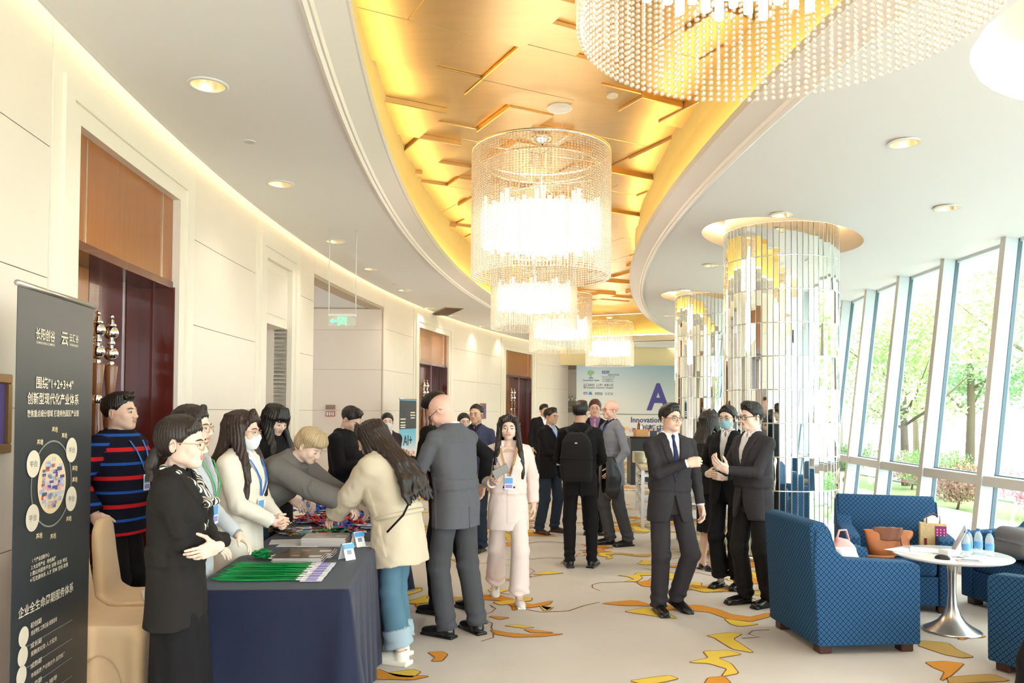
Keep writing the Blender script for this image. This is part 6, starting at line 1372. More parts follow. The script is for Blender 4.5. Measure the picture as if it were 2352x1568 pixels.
def pile(col, n, px0, px1, py0, py1, lab, grp, seed=0, zz=.0):
    pr = [lanyard_obj(col, seed+k, lab, grp) for k in range(3)]; r_ = random.Random(seed)
    for k in range(n):
        o = pr[k] if k < 3 else copy_tree(pr[k % 3]); u = r_.random(); v = (k+.5)/n; p = onpx(px0[0]+(px1[0]-px0[0])*u*.0+(px0[1]-px0[0])*u if False else px0+(px1-px0)*u, py1+(py0-py1)*v)
        q_ = tp(0, 0); rel = Vector((p.x, p.y))-T0; uu = min(max(rel.dot(tx), .12), TW-.1); vv = min(max(rel.dot(ty), .1), TL-.1); w_ = tp(uu, vv); o.location = (w_.x, w_.y, ZT0+.004+.012*r_.random()*1.5+zz); o.rotation_euler = (r_.uniform(-.06, .06), r_.uniform(-.06, .06), r_.uniform(-.9, .9)+(0 if r_.random() < .7 else 2.5))
pile('red', 20, 690, 850, 1196, 1216, 'red-strapped badge in the red pile on the navy table', 'red lanyards in a pile', 10); pile('blue', 44, 700, 860, 1142, 1192, 'blue-strapped badge in the blue pile at the far end of the table', 'blue lanyards in a pile', 50); pile('gold', 8, 640, 720, 1216, 1228, 'gold-brown strapped badge left of the red pile', 'gold lanyards in a pile', 90)
pile('blue', 5, 800, 850, 1212, 1226, 'blue-strapped badge at the right edge in front of the red pile', 'blue lanyards at the table edge', 130); pile('green', 3, 762, 785, 1212, 1220, 'green-strapped badge between the gold and blue ones', 'green lanyards between the piles', 140)
gp0 = lanyard_obj('green', 1, 'green lanyard laid out straight in the front row with its badge to the right', 'green lanyards laid side by side at the near end', True)
for k in range(11):
    o = gp0 if k == 0 else copy_tree(gp0); o['label'] = 'green lanyard laid straight with its badge to the right, %s in the near row' % ORD[k]; q_ = onpx(716+3.2*k, 1333-3.6*k); o.location = (q_.x, q_.y, ZT0+.0015*(k % 3)); o.rotation_euler = (0, 0, TA+.05*math.sin(k*2.1)); o.scale = (1.12, 1, 1)
gb2 = empty('lanyard_coil', onpx(600, 1284), 0, 'bunched coil of green lanyards with white clips, left of the dark brochures', 'lanyard'); r_ = random.Random(4)
for k in range(9): a0 = r_.uniform(0, 6); flat_ribbon([(.05*math.cos(a0+t*.9)*(1-.05*t)+.012*math.sin(k), .035*math.sin(a0+t*.9)+.01*math.cos(k), .012+.005*k+.006*math.sin(t*2)) for t in range(8)], .018, LC['green'], 'strap', gb2)
for k in range(6): MB().box((.07+.012*(k % 3), -.03+.012*k, .012+.003*k), (.035, .012, .006), rz=.3*k, bev=.002).build('clip', CLIP, gb2)
# ------------------------------------------------------------------ buffet at the far right
ct = empty('bar_counter', (3.72, 18.2, 0), 0, 'black bar counter far back between backdrop and column', 'counter'); CB = mat('counter_black', srgb(44, 46, 50), .4)
MB().box((0, 0, .53), (2.0, .6, 1.06)).build('counter_body', CB, ct); MB().box((0, 0, 1.08), (2.06, .66, .04), bev=.006).build('worktop', mat('counter_top', srgb(30, 32, 36), .2), ct)
bx_ = empty('snack_carton', (2.98, 18.1, 1.10), .2, 'orange and cream carton with a bottle, on the left of the bar counter', 'box'); MB().box((0, 0, .08), (.3, .2, .16)).build('carton', mat('carton_orange', srgb(214, 150, 96), .6), bx_); MB().lathe([(0, 0), (.035, 0), (.035, .14), (.014, .2), (.014, .26)], 14).build('bottle_neck', mat('bottle_brown', srgb(120, 50, 40), .3), bx_, (-.05, 0, .12)); MB().box((-.02, 0, .2), (.1, .06, .1)).build('card', PWH, bx_)
bx2 = empty('black_box', (3.27, 18.1, 1.10), 0, 'small dark square box beside the carton on the bar counter', 'box'); MB().box((0, 0, .06), (.14, .14, .12), bev=.004).build('box_body', mat('dark_slate', srgb(60, 62, 72), .4), bx2); MB().box((0, 0, .125), (.15, .15, .01)).build('lid', mat('dark_slate', srgb(60, 62, 72), .4), bx2)
fd = empty('snack_tray', (4.3, 18.1, 1.10), 0, 'low tray of yellow snacks at the right of the bar counter', 'tray'); MB().box((0, 0, .01), (.6, .3, .02)).build('tray', STEEL, fd)
for k in range(8): MB().lathe([(0, .05), (.03, .04), (.035, .015), (0, .01)], 10).build('snack', mat('snack_yellow', srgb(226, 190, 90), .6), fd, (-.24+.07*k, .05*(k % 2), .01))
def buffet(x0, y0, w, l, z, lab, rails):
    b = empty('buffet_table', (x0, y0, 0), -.12, lab, 'table', 'steel framed buffet tables')
    for u in (0, w):
        for v_ in (0, l): MB().box((u, v_, z/2), (.05, .05, z)).build('leg', STEEL, b)
    MB().box((w/2, l/2, z), (w+.06, l+.06, .05), bev=.004).build('tabletop', mat('buffet_top', srgb(206, 190, 160), .3), b)
    for zz in rails:
        MB().box((w/2, 0, zz), (w, .03, .035)).build('rail', STEEL, b); MB().box((w/2, l, zz), (w, .03, .035)).build('rail', STEEL, b); MB().box((0, l/2, zz), (.03, l, .035)).build('rail', STEEL, b)
    return b
buffet(1.90, 11.35, 1.1, 2.2, .84, 'steel ladder-framed buffet table with gold snacks behind the walking man', (.12, .28, .44, .6, .74)); buffet(2.03, 9.05, .62, 1.2, .84, 'steel ladder-framed table partly hidden behind the dark-suited group', (.1, .26, .42, .58))
GF_ = mat('gold_wrapped_snack', srgb(222, 178, 90), .35, metal=.3, var=.3, vscale=20)
for k in range(16):
    r_ = random.Random(k); b = MB(); b.lathe([(0, 0), (.05, 0), (.07, .02), (.055, .022), (0, .012)], 14); o = empty('snack_dish', (2.12+.2*(k % 4)+r_.uniform(-.03, .03), 11.6+.42*(k//4), .866), 0, 'small dish of gold-wrapped snacks, row %d from the front, %s' % (k//4+1, ('leftmost', 'second from the left', 'third from the left', 'rightmost')[k % 4]), 'dish', 'snack dishes on the buffet table'); b.build('dish', PWH, o)
    MB().lathe([(0, .06), (.03, .05), (.04, .02), (0, .012)], 9).build('snack', GF_, o)
for k in range(14): tag(MB().lathe([(0, 0), (.06, 0), (.105, .014), (.108, .016), (.06, .004), (0, .003)], 28).build('plate', mat('cream_china', srgb(240, 232, 214), .25), None, (1.98, 12.2, .866+.0125*k)), 'cream plate in the stack on the buffet table, ' + ('topmost' if k == 13 else '%d from the bottom' % (k+1)), 'plate', 'stacked cream plates on the buffet')
# ------------------------------------------------------------------ outside
GR = mat('lawn', srgb(150, 176, 110), .9, var=.15, vscale=1.5); PAV = mat('pale_paving', srgb(214, 210, 204), .8, var=.05)
gd = MB().box((24, 15, -.45), (38, 75, .3)).build('ground', GR); tag(gd, 'pale lawn outside the windows', kind='structure'); pv = MB().box((7.6, 14, -.28), (2.6, 60, .06)).build('paving', PAV); tag(pv, 'pale paved strip outside the windows', kind='structure')
rd = MB().box((13.2, 14, -.285), (4.2, 60, .05)).build('road', mat('asphalt', srgb(170, 170, 172), .9)); tag(rd, 'grey driveway beyond the lawn', kind='structure')
def leafmat(n, c): m = mat('leaf_'+n, srgb(*c), .6, var=.3, vscale=3); m.node_tree.nodes['Principled BSDF'].inputs['Subsurface Weight'].default_value = 0; return m
BARK = mat('bark', srgb(120, 104, 90), .9, bump=.5, bscale=30)
def foliage(seed, blobs, n, ls, m, name='foliage'):
    r_ = np.random.RandomState(seed); V = []; k = 0; B_ = np.array(blobs); idx = r_.randint(0, len(B_), n); d = r_.normal(size=(n, 3)); d /= np.linalg.norm(d, axis=1)[:, None]; rad = r_.rand(n)**.35
    C = B_[idx, :3]+d*rad[:, None]*B_[idx, 3:4]*[1, 1, .8]; A = r_.normal(size=(n, 3)); A /= np.linalg.norm(A, axis=1)[:, None]; Bx = np.cross(A, r_.normal(size=(n, 3))); Bx /= np.linalg.norm(Bx, axis=1)[:, None]; s_ = ls*(.6+.8*r_.rand(n))[:, None]
    V = np.stack([C-A*s_, C+Bx*s_*.5, C+A*s_, C-Bx*s_*.5], 1).reshape(-1, 3); return npmesh(name, V, np.arange(4*n).reshape(-1, 4), m, smooth=False)
def trunk(h, r, seed, nb):
    r_ = random.Random(seed); m = MB(); m.tube([(0, 0, 0), (.05, .03, h*.4), (.0, .08, h*.7), (.05, 0, h)], [r, r*.8, r*.6, r*.25], 8)
    for k in range(nb): a = r_.uniform(0, 6.28); z = h*r_.uniform(.35, .75); L_ = h*r_.uniform(.25, .45); m.tube([(0, 0.03, z), (L_*.5*math.cos(a), L_*.5*math.sin(a), z+L_*.35), (L_*math.cos(a), L_*math.sin(a), z+L_*.8)], [r*.4, r*.25, r*.08], 6)
    return m
tk = [('light_tree', (208, 226, 168), 6.0, 21), ('tall_tree', (190, 214, 160), 8.0, 33), ('dark_tree', (160, 192, 142), 7.0, 45)]; TM = []  # leaf colours whitened to carry the haze and glare outside
for i, (n_, c, h, sd_) in enumerate(tk):
    r_ = random.Random(sd_); bl = [(r_.uniform(-1, 1)*h*.26, r_.uniform(-1, 1)*h*.26, h*r_.uniform(.42, .98), h*r_.uniform(.12, .2)) for _ in range(18)]; TM.append((foliage(sd_, bl, 11000, .075, leafmat(n_, c)), trunk(h*.85, h*.022, sd_, 7).mesh('trunk', BARK)))
TL_ = ['pale green leafy tree outside', 'tall mid-green tree outside', 'darker green tree outside']
spots = [(14.5, 8.2, 0, 'seen through the right-edge window panes'), (16, 12.5, 0, 'behind the table, in the widest pane'), (11.2, 15.5, 1, 'framed by the second wide pane'), (17.5, 21, 1, 'further back between piers'), (14, 24, 2, 'beyond the narrow far panes'), (23, 15.5, 2, 'behind the paler ones'), (10.8, 21.5, 0, 'near the far end of the window'), (16, 31, 0, 'far off, past the last piers'), (21.5, 10, 2, 'far right of the garden'), (12.5, 5, 1, 'out beyond the right edge of the picture')]
for i, (x, y, k, l_) in enumerate(spots):
    o = empty('tree', (x, y, -.3), i*1.3, TL_[k]+' '+l_, 'tree', 'trees in the garden'); s_ = .86+.1*((i*7) % 5)/3; o.scale = (s_, s_, s_*.92); link('foliage', TM[k][0], o); link('trunk', TM[k][1], o)
bl = [(.6*math.cos(a)*q_, .6*math.sin(a)*q_, .35+.25*q_, .38) for a in (0, 1.3, 2.6, 3.9, 5.2) for q_ in (.3, 1)]; BU = [foliage(7, bl, 5200, .032, leafmat('bush', (150, 190, 120))), foliage(9, bl, 5200, .03, leafmat('blossom', (236, 170, 190))), foliage(8, bl, 5200, .032, leafmat('redbush', (176, 140, 120)))]; BT_ = trunk(.5, .03, 3, 3).mesh('stems', BARK)
for i, (x, y, k) in enumerate([(9.3, 8.2, 0), (10.2, 9.6, 0), (9.6, 11.2, 2), (9.5, 12.8, 0), (9.9, 14.6, 1), (9.2, 16.2, 2), (9.8, 18.2, 0), (10.4, 20.4, 1), (9.6, 6.6, 0), (9.8, 23, 0)]):
    o = empty('bush', (x, y, -.3), i*.9, ('green rounded bush outside', 'pink blossoming bush outside', 'reddish bush outside')[k]+' the windows, number %d along the lawn edge from the camera' % (i+1) if False else ('green rounded bush on the lawn edge outside', 'pink blossoming bush on the lawn edge outside', 'reddish bush on the lawn edge outside')[k], 'bush', 'bushes along the lawn edge'); o.scale = (.92, .92, 1.1 if k else 1.25); link('foliage', BU[k], o); link('stems', BT_, o)
cr = empty('parked_car', (12.8, 12.3, -.26), .15, 'dark parked car half hidden by bushes beyond the glass', 'car'); Q = SDF((-.95, -2.3, 0), (.95, 2.3, 1.5), .035)
Q.box((0, 0, .55), (.86, 2.15, .33), .16); Q.loft((0, -.1, .7), np.eye(3), [(0, .82, 1.45), (.4, .72, 1.05), (.68, .6, .75)], .08, p=5); link('car_body', Q.mesh('car_body', mat('car_paint', srgb(60, 64, 70), .25, coat=.6)), cr)
for sx in (-1, 1):
    for sy in (-1, 1): MB().lathe([(0, -.1), (.3, -.1), (.33, -.08), (.33, .08), (.3, .1), (0, .1)], 20).build('wheel', mat('tyre', (.02,)*3, .7), cr, (sx*.8, sy*1.35, .33), (0, math.pi/2, 0))
    MB().box((sx*.765, -.1, 1.12), (.02, 1.7, .30), R=Matrix.Rotation(sx*.2, 3, 'Y')).build('side_window', mat('car_glass', (.05, .06, .07), .08), cr)
# ------------------------------------------------------------------ the people
WS = m_cloth('white_shirt', (238, 236, 240)); CH_ = m_cloth('charcoal_suit', (53, 50, 54)); BKS = m_cloth('black_suit', (24, 23, 26)); BKW = m_cloth('black_wool', (30, 28, 27)); GRS = m_cloth('mid_grey_suit', (92, 92, 98)); GRT = m_cloth('dark_grey_trousers', (74, 74, 78)); NVS = m_cloth('navy_blazer', (58, 62, 88)); PKS = m_cloth('blush_suit', (240, 222, 214)); CRM = m_cloth('cream_blazer', (232, 222, 206)); DNM = m_cloth('grey_denim', (112, 108, 104), var=.2); BGE = m_cloth('beige_coat', (206, 192, 168)); JEA = m_cloth('blue_jeans', (84, 116, 134), var=.25); JEL = m_cloth('jeans_inside', (158, 176, 186)); DJN = m_cloth('dark_jeans', (44, 54, 70)); GYB = m_cloth('steel_grey_blazer', (128, 130, 140)); TIE = m_cloth('navy_tie', (34, 42, 84), .4); PUR = m_cloth('purple_shirt', (150, 110, 160)); BLS = m_cloth('pale_blue_shirt', (190, 204, 226)); GRYS = m_cloth('pale_grey_cardigan', (196, 198, 202))
LB = m_cloth('blue_lanyard', (40, 110, 205), .5, bump=0); LGR = m_cloth('green_lanyard', (40, 160, 90), .5, bump=0); LGD = m_cloth('tan_lanyard', (190, 150, 96), .5, bump=0)
MSK = mat('white_mask', (.78, .78, .80), .7); MSB = mat('blue_mask', srgb(150, 190, 206), .7); SNK = mat('cream_sneaker', srgb(238, 232, 214), .6); BSH = mat('brown_shoe', srgb(66, 46, 38), .3); NUD = mat('white_pump', srgb(236, 230, 222), .4)
def scarf(root, d):
    s = d['s']; m = bpy.data.materials.new('scarf_print'); m.use_nodes = True; nt = m.node_tree; b = nt.nodes['Principled BSDF']; b.inputs['Roughness'].default_value = .6; tc = nt.nodes.new('ShaderNodeTexCoord'); w = nt.nodes.new('ShaderNodeTexWave'); w.inputs['Scale'].default_value = 22; w.inputs['Distortion'].default_value = 6; r = nt.nodes.new('ShaderNodeValToRGB'); r.color_ramp.interpolation = 'CONSTANT'; r.color_ramp.elements[0].color = (*srgb(30, 28, 28), 1); r.color_ramp.elements[1].position = .5; r.color_ramp.elements[1].color = (*srgb(226, 218, 206), 1)
    nt.links.new(tc.outputs['Object'], w.inputs[0]); nt.links.new(w.outputs[0], r.inputs[0]); nt.links.new(r.outputs[0], b.inputs['Base Color'])
    Q = SDF(d['W']-[.25, .2, .05], d['NB']+[.25, .3, .1], .006); NB, Rc = d['NB'], d['Rc']; pts = [NB+Rc @ np.array(q) for q in ((-.06, -.03, .02), (-.075, .04, -.01), (-.04, .10, -.06), (0, .13, -.1), (.04, .10, -.06), (.075, .04, -.01), (.06, -.03, .02))]
    for a, b_ in zip(pts, pts[1:]): Q.rc(a, b_, .018, .018, .01)
    kn = NB+Rc @ np.array([0, .135, -.11]); Q.ell(kn, (.035, .028, .032), k=.01)
    for sx in (-1, 1): Q.rc(kn, kn+Rc @ np.array([sx*.05, .03, -.03]), .012, .022, .01); Q.rc(kn, kn+Rc @ np.array([sx*.02, .005, -.2]), .014, .022, .01, sq=(Rc[:, 1], .6))
    Q.mod(lambda P, D: D+.003*np.sin(P[:, 2]*110+P[:, 0]*60)); link('scarf', Q.mesh('scarf', m), root)
def ptie(root, d): MB().tube([d['hp'](.02*math.cos(a), -.1+.006*math.sin(a), -.043+.02*math.sin(a)) for a in [i*.785 for i in range(8)]], .005, 6, closed=True, cap=False).build('hair_tie', mat('yellow_elastic', srgb(226, 190, 90), .5), root)
human('person', 270, 5.42, 84, 1.74, hs=1.13, label='heavy-set man in a navy sweater with red and blue stripes, hand on the covered chair', skin='light', hair='fade', build=1.22, belly=.03,
      top=dict(t='sweater', m=stripe_mat(), slm=stripe_mat(.3), collar='round', g=.012, hem=-.13, sl=1.12, fold=.7, cuff=.04), bottom=dict(m=BKS), lanyard=(LB, .14), arms=dict(R=dict(w=(.33, .06, .97), e=(.6, -1, -.1), n=(-.3, .6, -1), f=(.1, .6, -.8), c=35), L=dict(w=(-.27, .08, .93))), head=(0, 4, 0))
def badge_low(root, d): pass
human('person', 408, 3.64, 92, 1.60, hs=1.13, label='woman in a black skirt suit and patterned scarf, arms crossed, low ponytail', sex='f', skin='fair', hair='lowpony', haircol='dark', glasses='thin',
      top=dict(t='blazer', m=m_cloth('black_blazer', (36, 33, 32)), hem=-.21, sl=1.12, v=(.14, .075), flare=1.06), bottom=dict(t='skirt', m=BKS, bare=True, z=.40), shirt=BKW, extra=lambda r, d: (scarf(r, d), ptie(r, d)),
      arms=dict(R=dict(w=(-.06, .25, 1.14), e=(.7, -.6, -1), hide=True), L=dict(w=(.12, .245, 1.13), e=(-.8, -.1, -1), f=(.5, -.75, -.25), n=(-.7, -.6, .1), c=(8, 14, 20, 26), sp=1.6, t=60)), head=(0, -2, 0), shoes=dict(t='flat'))
human('person', 433, 4.33, 88, 1.66, hs=1.08, label='woman in a pale grey cardigan with a green lanyard, half hidden behind the ponytailed woman', sex='f', skin='fair', hair='pony', haircol='dark', glasses='thin', top=dict(t='blazer', m=GRYS, hem=-.2), shirt=m_cloth('print_shirt', (150, 150, 152), var=.5), bottom=dict(m=GRYS), lanyard=(LGR, .12), arms=dict(R=dict(w=(.16, .2, 1.0), n=(0, -1, 0)), L=dict(w=(-.1, .26, 1.0), n=(0, -1, 0))))
human('person', 549, 4.98, 80, 1.625, label='woman in a cream blazer with a white face mask, hands clasped beside the table', sex='f', skin='light', hair='long', haircol='wbrown', glasses='thin', mask=MSK, hs=1.12,
      top=dict(t='blazer', m=CRM, hem=-.24, sl=1.15, g=.008, flare=1.08), bottom=dict(m=BKS), shirt=WS, lanyard=(LB, .1), arms=dict(R=dict(w=(.04, .27, 1.03), e=(.8, -.6, -1), f=(-.5, .8, -.1), n=(-.7, -.5, -.3), c=55), L=dict(w=(-.05, .27, 1.03), e=(-.8, -.6, -1), f=(.5, .8, -.2), n=(.7, -.5, -.3), c=50)), head=(6, -3, 0))
human('person', 622, 6.0, 62, 1.70, 'woman with very long straight black hair and fringe looking down, in a dark jacket', sex='f', skin='fair', hair='long_bangs', head=(-5, -24, 0), top=dict(t='jacket', m=BKS, g=.01, hem=-.12), bottom=dict(m=DJN), shirt=m_cloth('mustard_top', (196, 160, 90)), arms=dict(R=dict(w=(.08, .3, 1.02), n=(0, -1, 0), c=30), L=dict(w=(-.08, .32, 1.02), n=(0, -1, 0), c=30)))
human('person', 580, 5.55, 76, 1.70, 'blond short-haired person in a grey denim jacket bending over the table', sex='m', skin='fair', hair='fluffy', haircol='blond', build=.93, ptilt=26, lean=22, pelvis=(0, -.02), head=(-4, -30, 0), hs=.97,
      top=dict(t='jacket', m=DNM, g=.022, hem=-.03, sl=1.2, collar='shirt', cuffm=DNM, fold=1.3, cuff=.046, up=.02), bottom=dict(m=DJN), arms=dict(R=dict(w=(.04, .84, 1.02), e=(.9, -.2, -.7), n=(-.2, .1, -1), f=(-.1, .8, -.6), c=38), L=dict(w=(-.14, .80, 1.0), e=(-.9, -.1, -.8), n=(.2, .1, -1), f=(.1, .9, -.5), c=40)))
human('person', 792, 7.52, 70, 1.70, 'young man in a black jacket looking down at the far end of the table', skin='light', hair='short', head=(0, -32, 0), q=1.2, build=.95, top=dict(t='jacket', m=BKS, g=.018, hem=-.1, sl=1.15, collar='shirt', fold=1.3), bottom=dict(m=BKW), shirt=WS, arms=dict(R=dict(w=(.07, .28, 1.16), n=(-.3, -.4, 1), c=35, e=(.6, -.8, -1)), L=dict(w=(-.06, .3, 1.14), n=(.3, -.4, 1), c=35)))
human('person', 888, 10.2, 14, 1.615, 'hostess in black with a white face mask standing far back by the corridor', sex='f', skin='fair', hair='bun', mask=MSK, q=1.6, top=dict(t='blazer', m=m_cloth('plum_suit', (56, 44, 54)), hem=-.16), shirt=WS, bottom=dict(m=BKS), arms=dict(R=dict(w=(.05, .2, 1.0), n=(0, -1, 0)), L=dict(w=(-.05, .2, 1.0), n=(0, -1, 0))))
def belt(root, d):
    s = d['s']; W, Rc, P = d['W'], d['Rc'], d['P']; g = MB(); pts = []
    for i in range(25):
        a = math.pi*2*i/24; pts.append(W+Rc @ np.array([math.cos(a)*.196, math.sin(a)*.166+.0, -.03+.02*math.sin(a)])*s)
    g.tube(pts[:-1], .016, 6, closed=True, cap=False); g.build('coat_belt', BGE, root)
    b = MB(); b.tube([d['NB']+Rc @ np.array(q) for q in ((.05, -.05, -.02), (.03, -.165, -.14), (-.04, -.2, -.27), (-.11, -.2, -.36), (-.18, -.15, -.45), (-.22, -.02, -.52))], .007, 6); b.build('bag_strap', BKS, root)
human('person', 916, 5.28, -116, 1.61, 'long wavy-haired woman in a beige belted coat and rolled jeans leaning over the table', sex='f', skin='light', hair='wavy', haircol='dark', ptilt=6, lean=15, head=(14, -26, 0), hs=1.08, extra=belt,
      top=dict(t='coat', m=BGE, g=.03, hem=-.25, sl=1.28, v=(.2, .05), flare=1.12, fold=1.4, vent=0, cuff=.05), bottom=dict(t='jeans', m=JEA, m2=JEL, w=1.12, cw=.092, roll=True, hem=.07), shoes=dict(t='sneaker', m=SNK), feet=dict(R=dict(p=(.09, .14), yaw=-4), L=dict(p=(-.12, .02), yaw=4)),
      arms=dict(R=dict(w=(.10, .60, 1.0), e=(.8, -.3, -.8), n=(0, .2, -1), c=30), L=dict(w=(-.10, .50, 1.02), e=(-.9, -.5, -.7), n=(0, .2, -1), c=30)))
human('person', 1048, 5.85, -132, 1.80, 'bald man in a grey suit seen from behind, head bowed', skin='pink', hair='bald', glasses='dark', lean=8, hs=1.07, head=(26, -38, 6), top=dict(t='suit', m=GRS, hem=-.16), bottom=dict(m=GRT, w=1.02), shirt=WS, feet=dict(R=dict(p=(.15, .02), yaw=-12), L=dict(p=(-.13, .10), yaw=12)),
      arms=dict(R=dict(w=(.06, .36, 1.18), e=(.8, -.5, -1), n=(-.2, -.3, 1), c=20), L=dict(w=(-.12, .34, 1.16), e=(-.8, -.6, -1), n=(.3, -.3, 1), c=20)))
human('person', 1040, 6.5, -128, 1.83, 'tall man in a black suit with bushy hair, mostly hidden behind the bald man', skin='tan', hair='fluffy', build=1.1, lean=12, ptilt=3, head=(0, -26, 0), top=dict(t='suit', m=BKS, hem=-.2), bottom=dict(m=BKS), shirt=WS, feet=dict(R=dict(p=(.14, .0)), L=dict(p=(-.16, .12))), arms=dict(R=dict(w=(.34, -.02, .98), e=(.6, -1, 0), c=30), L=dict(w=(-.12, .34, 1.18), n=(.3, -.3, 1))))
human('person', 1094, 9.3, -28, 1.73, 'man in a navy blazer and glasses with short dark hair, standing near the far doors', skin='tan', hair='crop', glasses='thin', q=1.5, head=(8, 0, 0), top=dict(t='suit', m=NVS), bottom=dict(m=DJN), shirt=m_cloth('ink_shirt', (34, 34, 60)))
human('person', 1064, 10.3, 20, 1.62, 'person with dark hair just visible beside the navy-blazered man', sex='f', skin='fair', hair='bun', q=1.6, glasses='thin', top=dict(t='blazer', m=BKS), bottom=dict(m=BKS), shirt=WS)
human('person', 1167, 6.9, 2, 1.635, 'woman in a blush trouser suit walking towards the camera, phone in hand', sex='f', skin='fair', hair='long', haircol='dark', head=(-2, 0, 0), top=dict(t='blazer', m=PKS, hem=-.24, sl=1.18, g=.006, flare=1.08, v=(.07, .085), btn=[(.045, .03), (-.05, .03)]), lanyard=(LGD, .12), smile=.4,
      bottom=dict(m=PKS, w=1.15, cw=.092, hem=.055), shoes=dict(t='flat', m=NUD), feet=dict(L=dict(p=(-.115, .30), yaw=6), R=dict(p=(.11, -.16), yaw=0, lift=22, up=.0)), pz=-.02, pelvis=(0, .06),
      arms=dict(R=dict(w=(.15, .30, 1.12), e=(.6, -.8, -1), f=(-.25, .9, .25), n=(-.6, 0, .8), c=35), L=dict(w=(-.245, -.02, .90), e=(-.4, -1, 0), c=22)))
human('person', 1263, 10.7, 48, 1.70, 'man with glasses, blue lanyard, dark blazer and jeans talking at the left of the group', skin='tan', hair='short', haircol='dark', glasses='thin', q=1.45, head=(0, 0, 0), top=dict(t='suit', m=BKS), bottom=dict(t='jeans', m=DJN), shirt=BLS, lanyard=(LB, .0), shoes=dict(m=BSH), feet=dict(R=dict(p=(.16, .05)), L=dict(p=(-.15, .1))), arms=dict(R=dict(w=(.05, .28, 1.12), c=60, n=(-1, 0, .2)), L=dict(w=(-.24, .02, .95))))
human('person', 1240, 15.2, 25, 1.80, 'waiter in a black suit leaning far back by the last door', skin='tan', hair='short', q=1.9, roll=-8, top=dict(t='suit', m=BKS), bottom=dict(m=BKS), shirt=WS)
human('person', 1332, 8.45, 172, 1.765, 'man in black with a backpack, seen from behind', skin='tan', hair='tuft', q=1.15, head=(-22, 0, 0), top=dict(t='suit', m=BKS, hem=-.18), bottom=dict(m=BKS, w=.92, cw=.06), shirt=BKS, feet=dict(R=dict(p=(.16, .08), yaw=-14), L=dict(p=(-.13, .04), yaw=14)), arms=dict(R=dict(w=(.15, .24, 1.06), e=(.6, -.8, -1)), L=dict(w=(-.15, .24, 1.06), e=(-.6, -.8, -1))))
human('person', 1366, 10.7, -8, 1.82, 'smiling man with brown hair, purple shirt and tie facing the camera in the group', skin='pink', hair='short', haircol='auburn', smile=1, q=1.4, build=1.1, glasses='thin', top=dict(t='suit', m=BKS), bottom=dict(m=BKS), shirt=PUR, tie=m_cloth('silver_tie', (200, 170, 170)))
human('person', 1405, 9.75, -72, 1.80, 'bald man in a steel grey blazer with a black coat over his arm, facing left', skin='pink', hair='bald', glasses='brown', q=1.3, top=dict(t='suit', m=GYB, hem=-.2, collm=None), bottom=dict(m=GRT), shirt=m_cloth('ink_shirt', (34, 34, 60)), lanyard=(LB, .1), feet=dict(R=dict(p=(.1, .1)), L=dict(p=(-.1, -.06))), arms=dict(L=dict(w=(-.25, .10, .95), e=(-.4, -1, 0)), R=dict(w=(.2, .22, 1.1))))
human('person', 1538, 6.52, 12, 1.715, 'man in a charcoal suit, navy tie and glasses walking with his fist at his chest', skin='light', hair='short', glasses='dark', head=(16, 3, 0), top=dict(t='suit', m=CH_, v=(.06, .062)), bottom=dict(m=CH_), shirt=WS, tie=TIE,
      feet=dict(R=dict(p=(.10, .10), yaw=-6), L=dict(p=(-.13, .02), yaw=24, lift=20)), arms=dict(R=dict(w=(-.035, .285, 1.275), e=(1.1, -.35, -.9), f=(-.9, .25, .1), n=(0, -1, -.25), c=(62, 62, 64, 68), t=15), L=dict(w=(-.275, .02, .90), e=(-.4, -1, 0), c=28)))
human('person', 1628, 8.3, 118, 1.67, 'woman in a black dress with long black hair, turned away behind the masked woman', sex='f', skin='light', hair='long_back', q=1.2, top=dict(t='dress', m=BKS, hem=-.1), bottom=dict(t='skirt', m=BKS, bare=True, z=.42), shoes=dict(t='flat'), arms=dict(R=dict(w=(.1, .25, 1.08), n=(0, -1, 0)), L=dict(w=(-.1, .25, 1.08), n=(0, -1, 0))))
human('person', 1672, 7.45, -38, 1.72, 'woman in a black trouser suit, blue face mask and bun, hands clasped', sex='f', skin='fair', hair='bun', glasses='brown', mask=MSB, q=1.05, head=(0, 0, 0), top=dict(t='suit', m=BKS, hem=-.14, v=(.08, .055), sl=1.05), bottom=dict(m=BKS, w=1.1, cw=.08, hem=.05), shirt=WS, shoes=dict(t='flat'), feet=dict(R=dict(p=(.09, .12)), L=dict(p=(-.09, .08))),
      arms=dict(R=dict(w=(.09, .25, 1.10), e=(.8, -.5, -1), f=(-.7, .6, .1), n=(0, -1, 0), c=30), L=dict(w=(-.08, .26, 1.08), e=(-.8, -.5, -1), f=(.7, .6, .1), n=(0, -1, 0), c=30)))
human('person', 1730, 6.78, -66, 1.735, 'man in a charcoal suit with black-framed glasses and raised hands, beside the front armchair', skin='fair', hair='quiff', glasses='thick', head=(-4, -2, 0), top=dict(t='suit', m=CH_, hem=-.18), bottom=dict(m=BKW), shirt=WS, feet=dict(R=dict(p=(.1, .13), yaw=-6), L=dict(p=(-.1, .02), yaw=8)),
      arms=dict(R=dict(w=(.09, .31, 1.20), e=(.7, -.6, -1), f=(-.35, .75, .45), n=(-.7, -.3, .5), c=22, sp=1.6), L=dict(w=(-.05, .33, 1.18), e=(-.8, -.6, -1), f=(.2, .8, .5), n=(.6, -.3, .6), c=25, sp=1.6)))
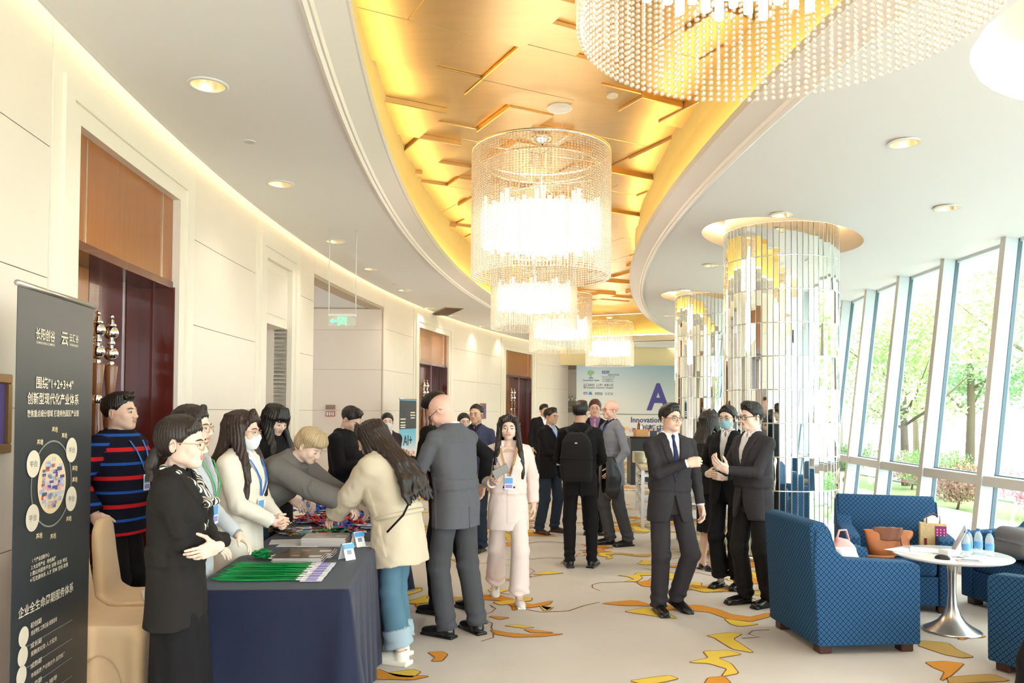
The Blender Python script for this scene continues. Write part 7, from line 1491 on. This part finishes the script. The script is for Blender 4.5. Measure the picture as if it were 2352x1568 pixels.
# carried things
pk = empty('backpack', (ray(1325, 1100).x/ray(1325, 1100).y*8.12, 8.18, 0), math.radians(-8), 'plain black backpack on the back of the man facing away', 'backpack')
Q = SDF((-.2, -.14, .9), (.2, .14, 1.5), .008); Q.loft((0, 0, 0), np.eye(3), [(.93, .15, .07), (.97, .165, .09), (1.2, .165, .095), (1.34, .145, .08), (1.42, .10, .055), (1.44, .06, .04)], .02, p=4); Q.mod(lambda P, D: D+wob(P, 16, 5)*.005-.004*(np.abs(P[:, 2]-1.17) < .01)+.004*(np.abs(P[:, 2]-1.155) < .006)); link('pack_body', Q.mesh('pack_body', m_cloth('black_nylon2', (34, 32, 32))), pk)
for sx in (-1, 1): MB().tube([(sx*.08, .03, 1.41), (sx*.13, .14, 1.475), (sx*.14, .26, 1.47)], .02, 8).build('shoulder_strap', m_cloth('black_nylon2', (34, 32, 32)), pk)
MB().tube([(-.03, -.0, 1.43), (0, -.01, 1.47), (.03, 0, 1.43)], .008, 6).build('grab_handle', BKS, pk); MB().box((0, -.094, 1.33), (.025, .004, .012)).build('logo', WS, pk)
p_ = aty(1424, 1150, 9.5); cq = empty('folded_coat', (p_.x, p_.y, 0), .3, 'glossy black coat hanging over the arm of the grey-blazered man', 'coat'); Q = SDF((-.2, -.14, .6), (.22, .14, 1.2), .01); Q.loft((0, 0, 0), rotm(0, -8, 0), [(.62, .04, .04), (.72, .13, .07), (.9, .14, .08), (1.05, .11, .07), (1.12, .07, .05)], .03); Q.mod(lambda P, D: D+wob(P*[1, 1, .4], 26, 8)*.018); link('coat_body', Q.mesh('coat_body', mat('glossy_black_cloth', (.014, .014, .016), .4)), cq)
p_ = aty(1150, 1082, 6.52); pz_ = empty('smartphone', (p_.x, p_.y, p_.z), .4, 'smartphone in the hand of the woman in the blush suit', 'phone'); MB().box((0, 0, 0), (.075, .012, .15), R=Matrix.Rotation(1.1, 3, 'Y'), bev=.004).build('phone_body', mat('phone_grey', (.25, .22, .2), .3), pz_)
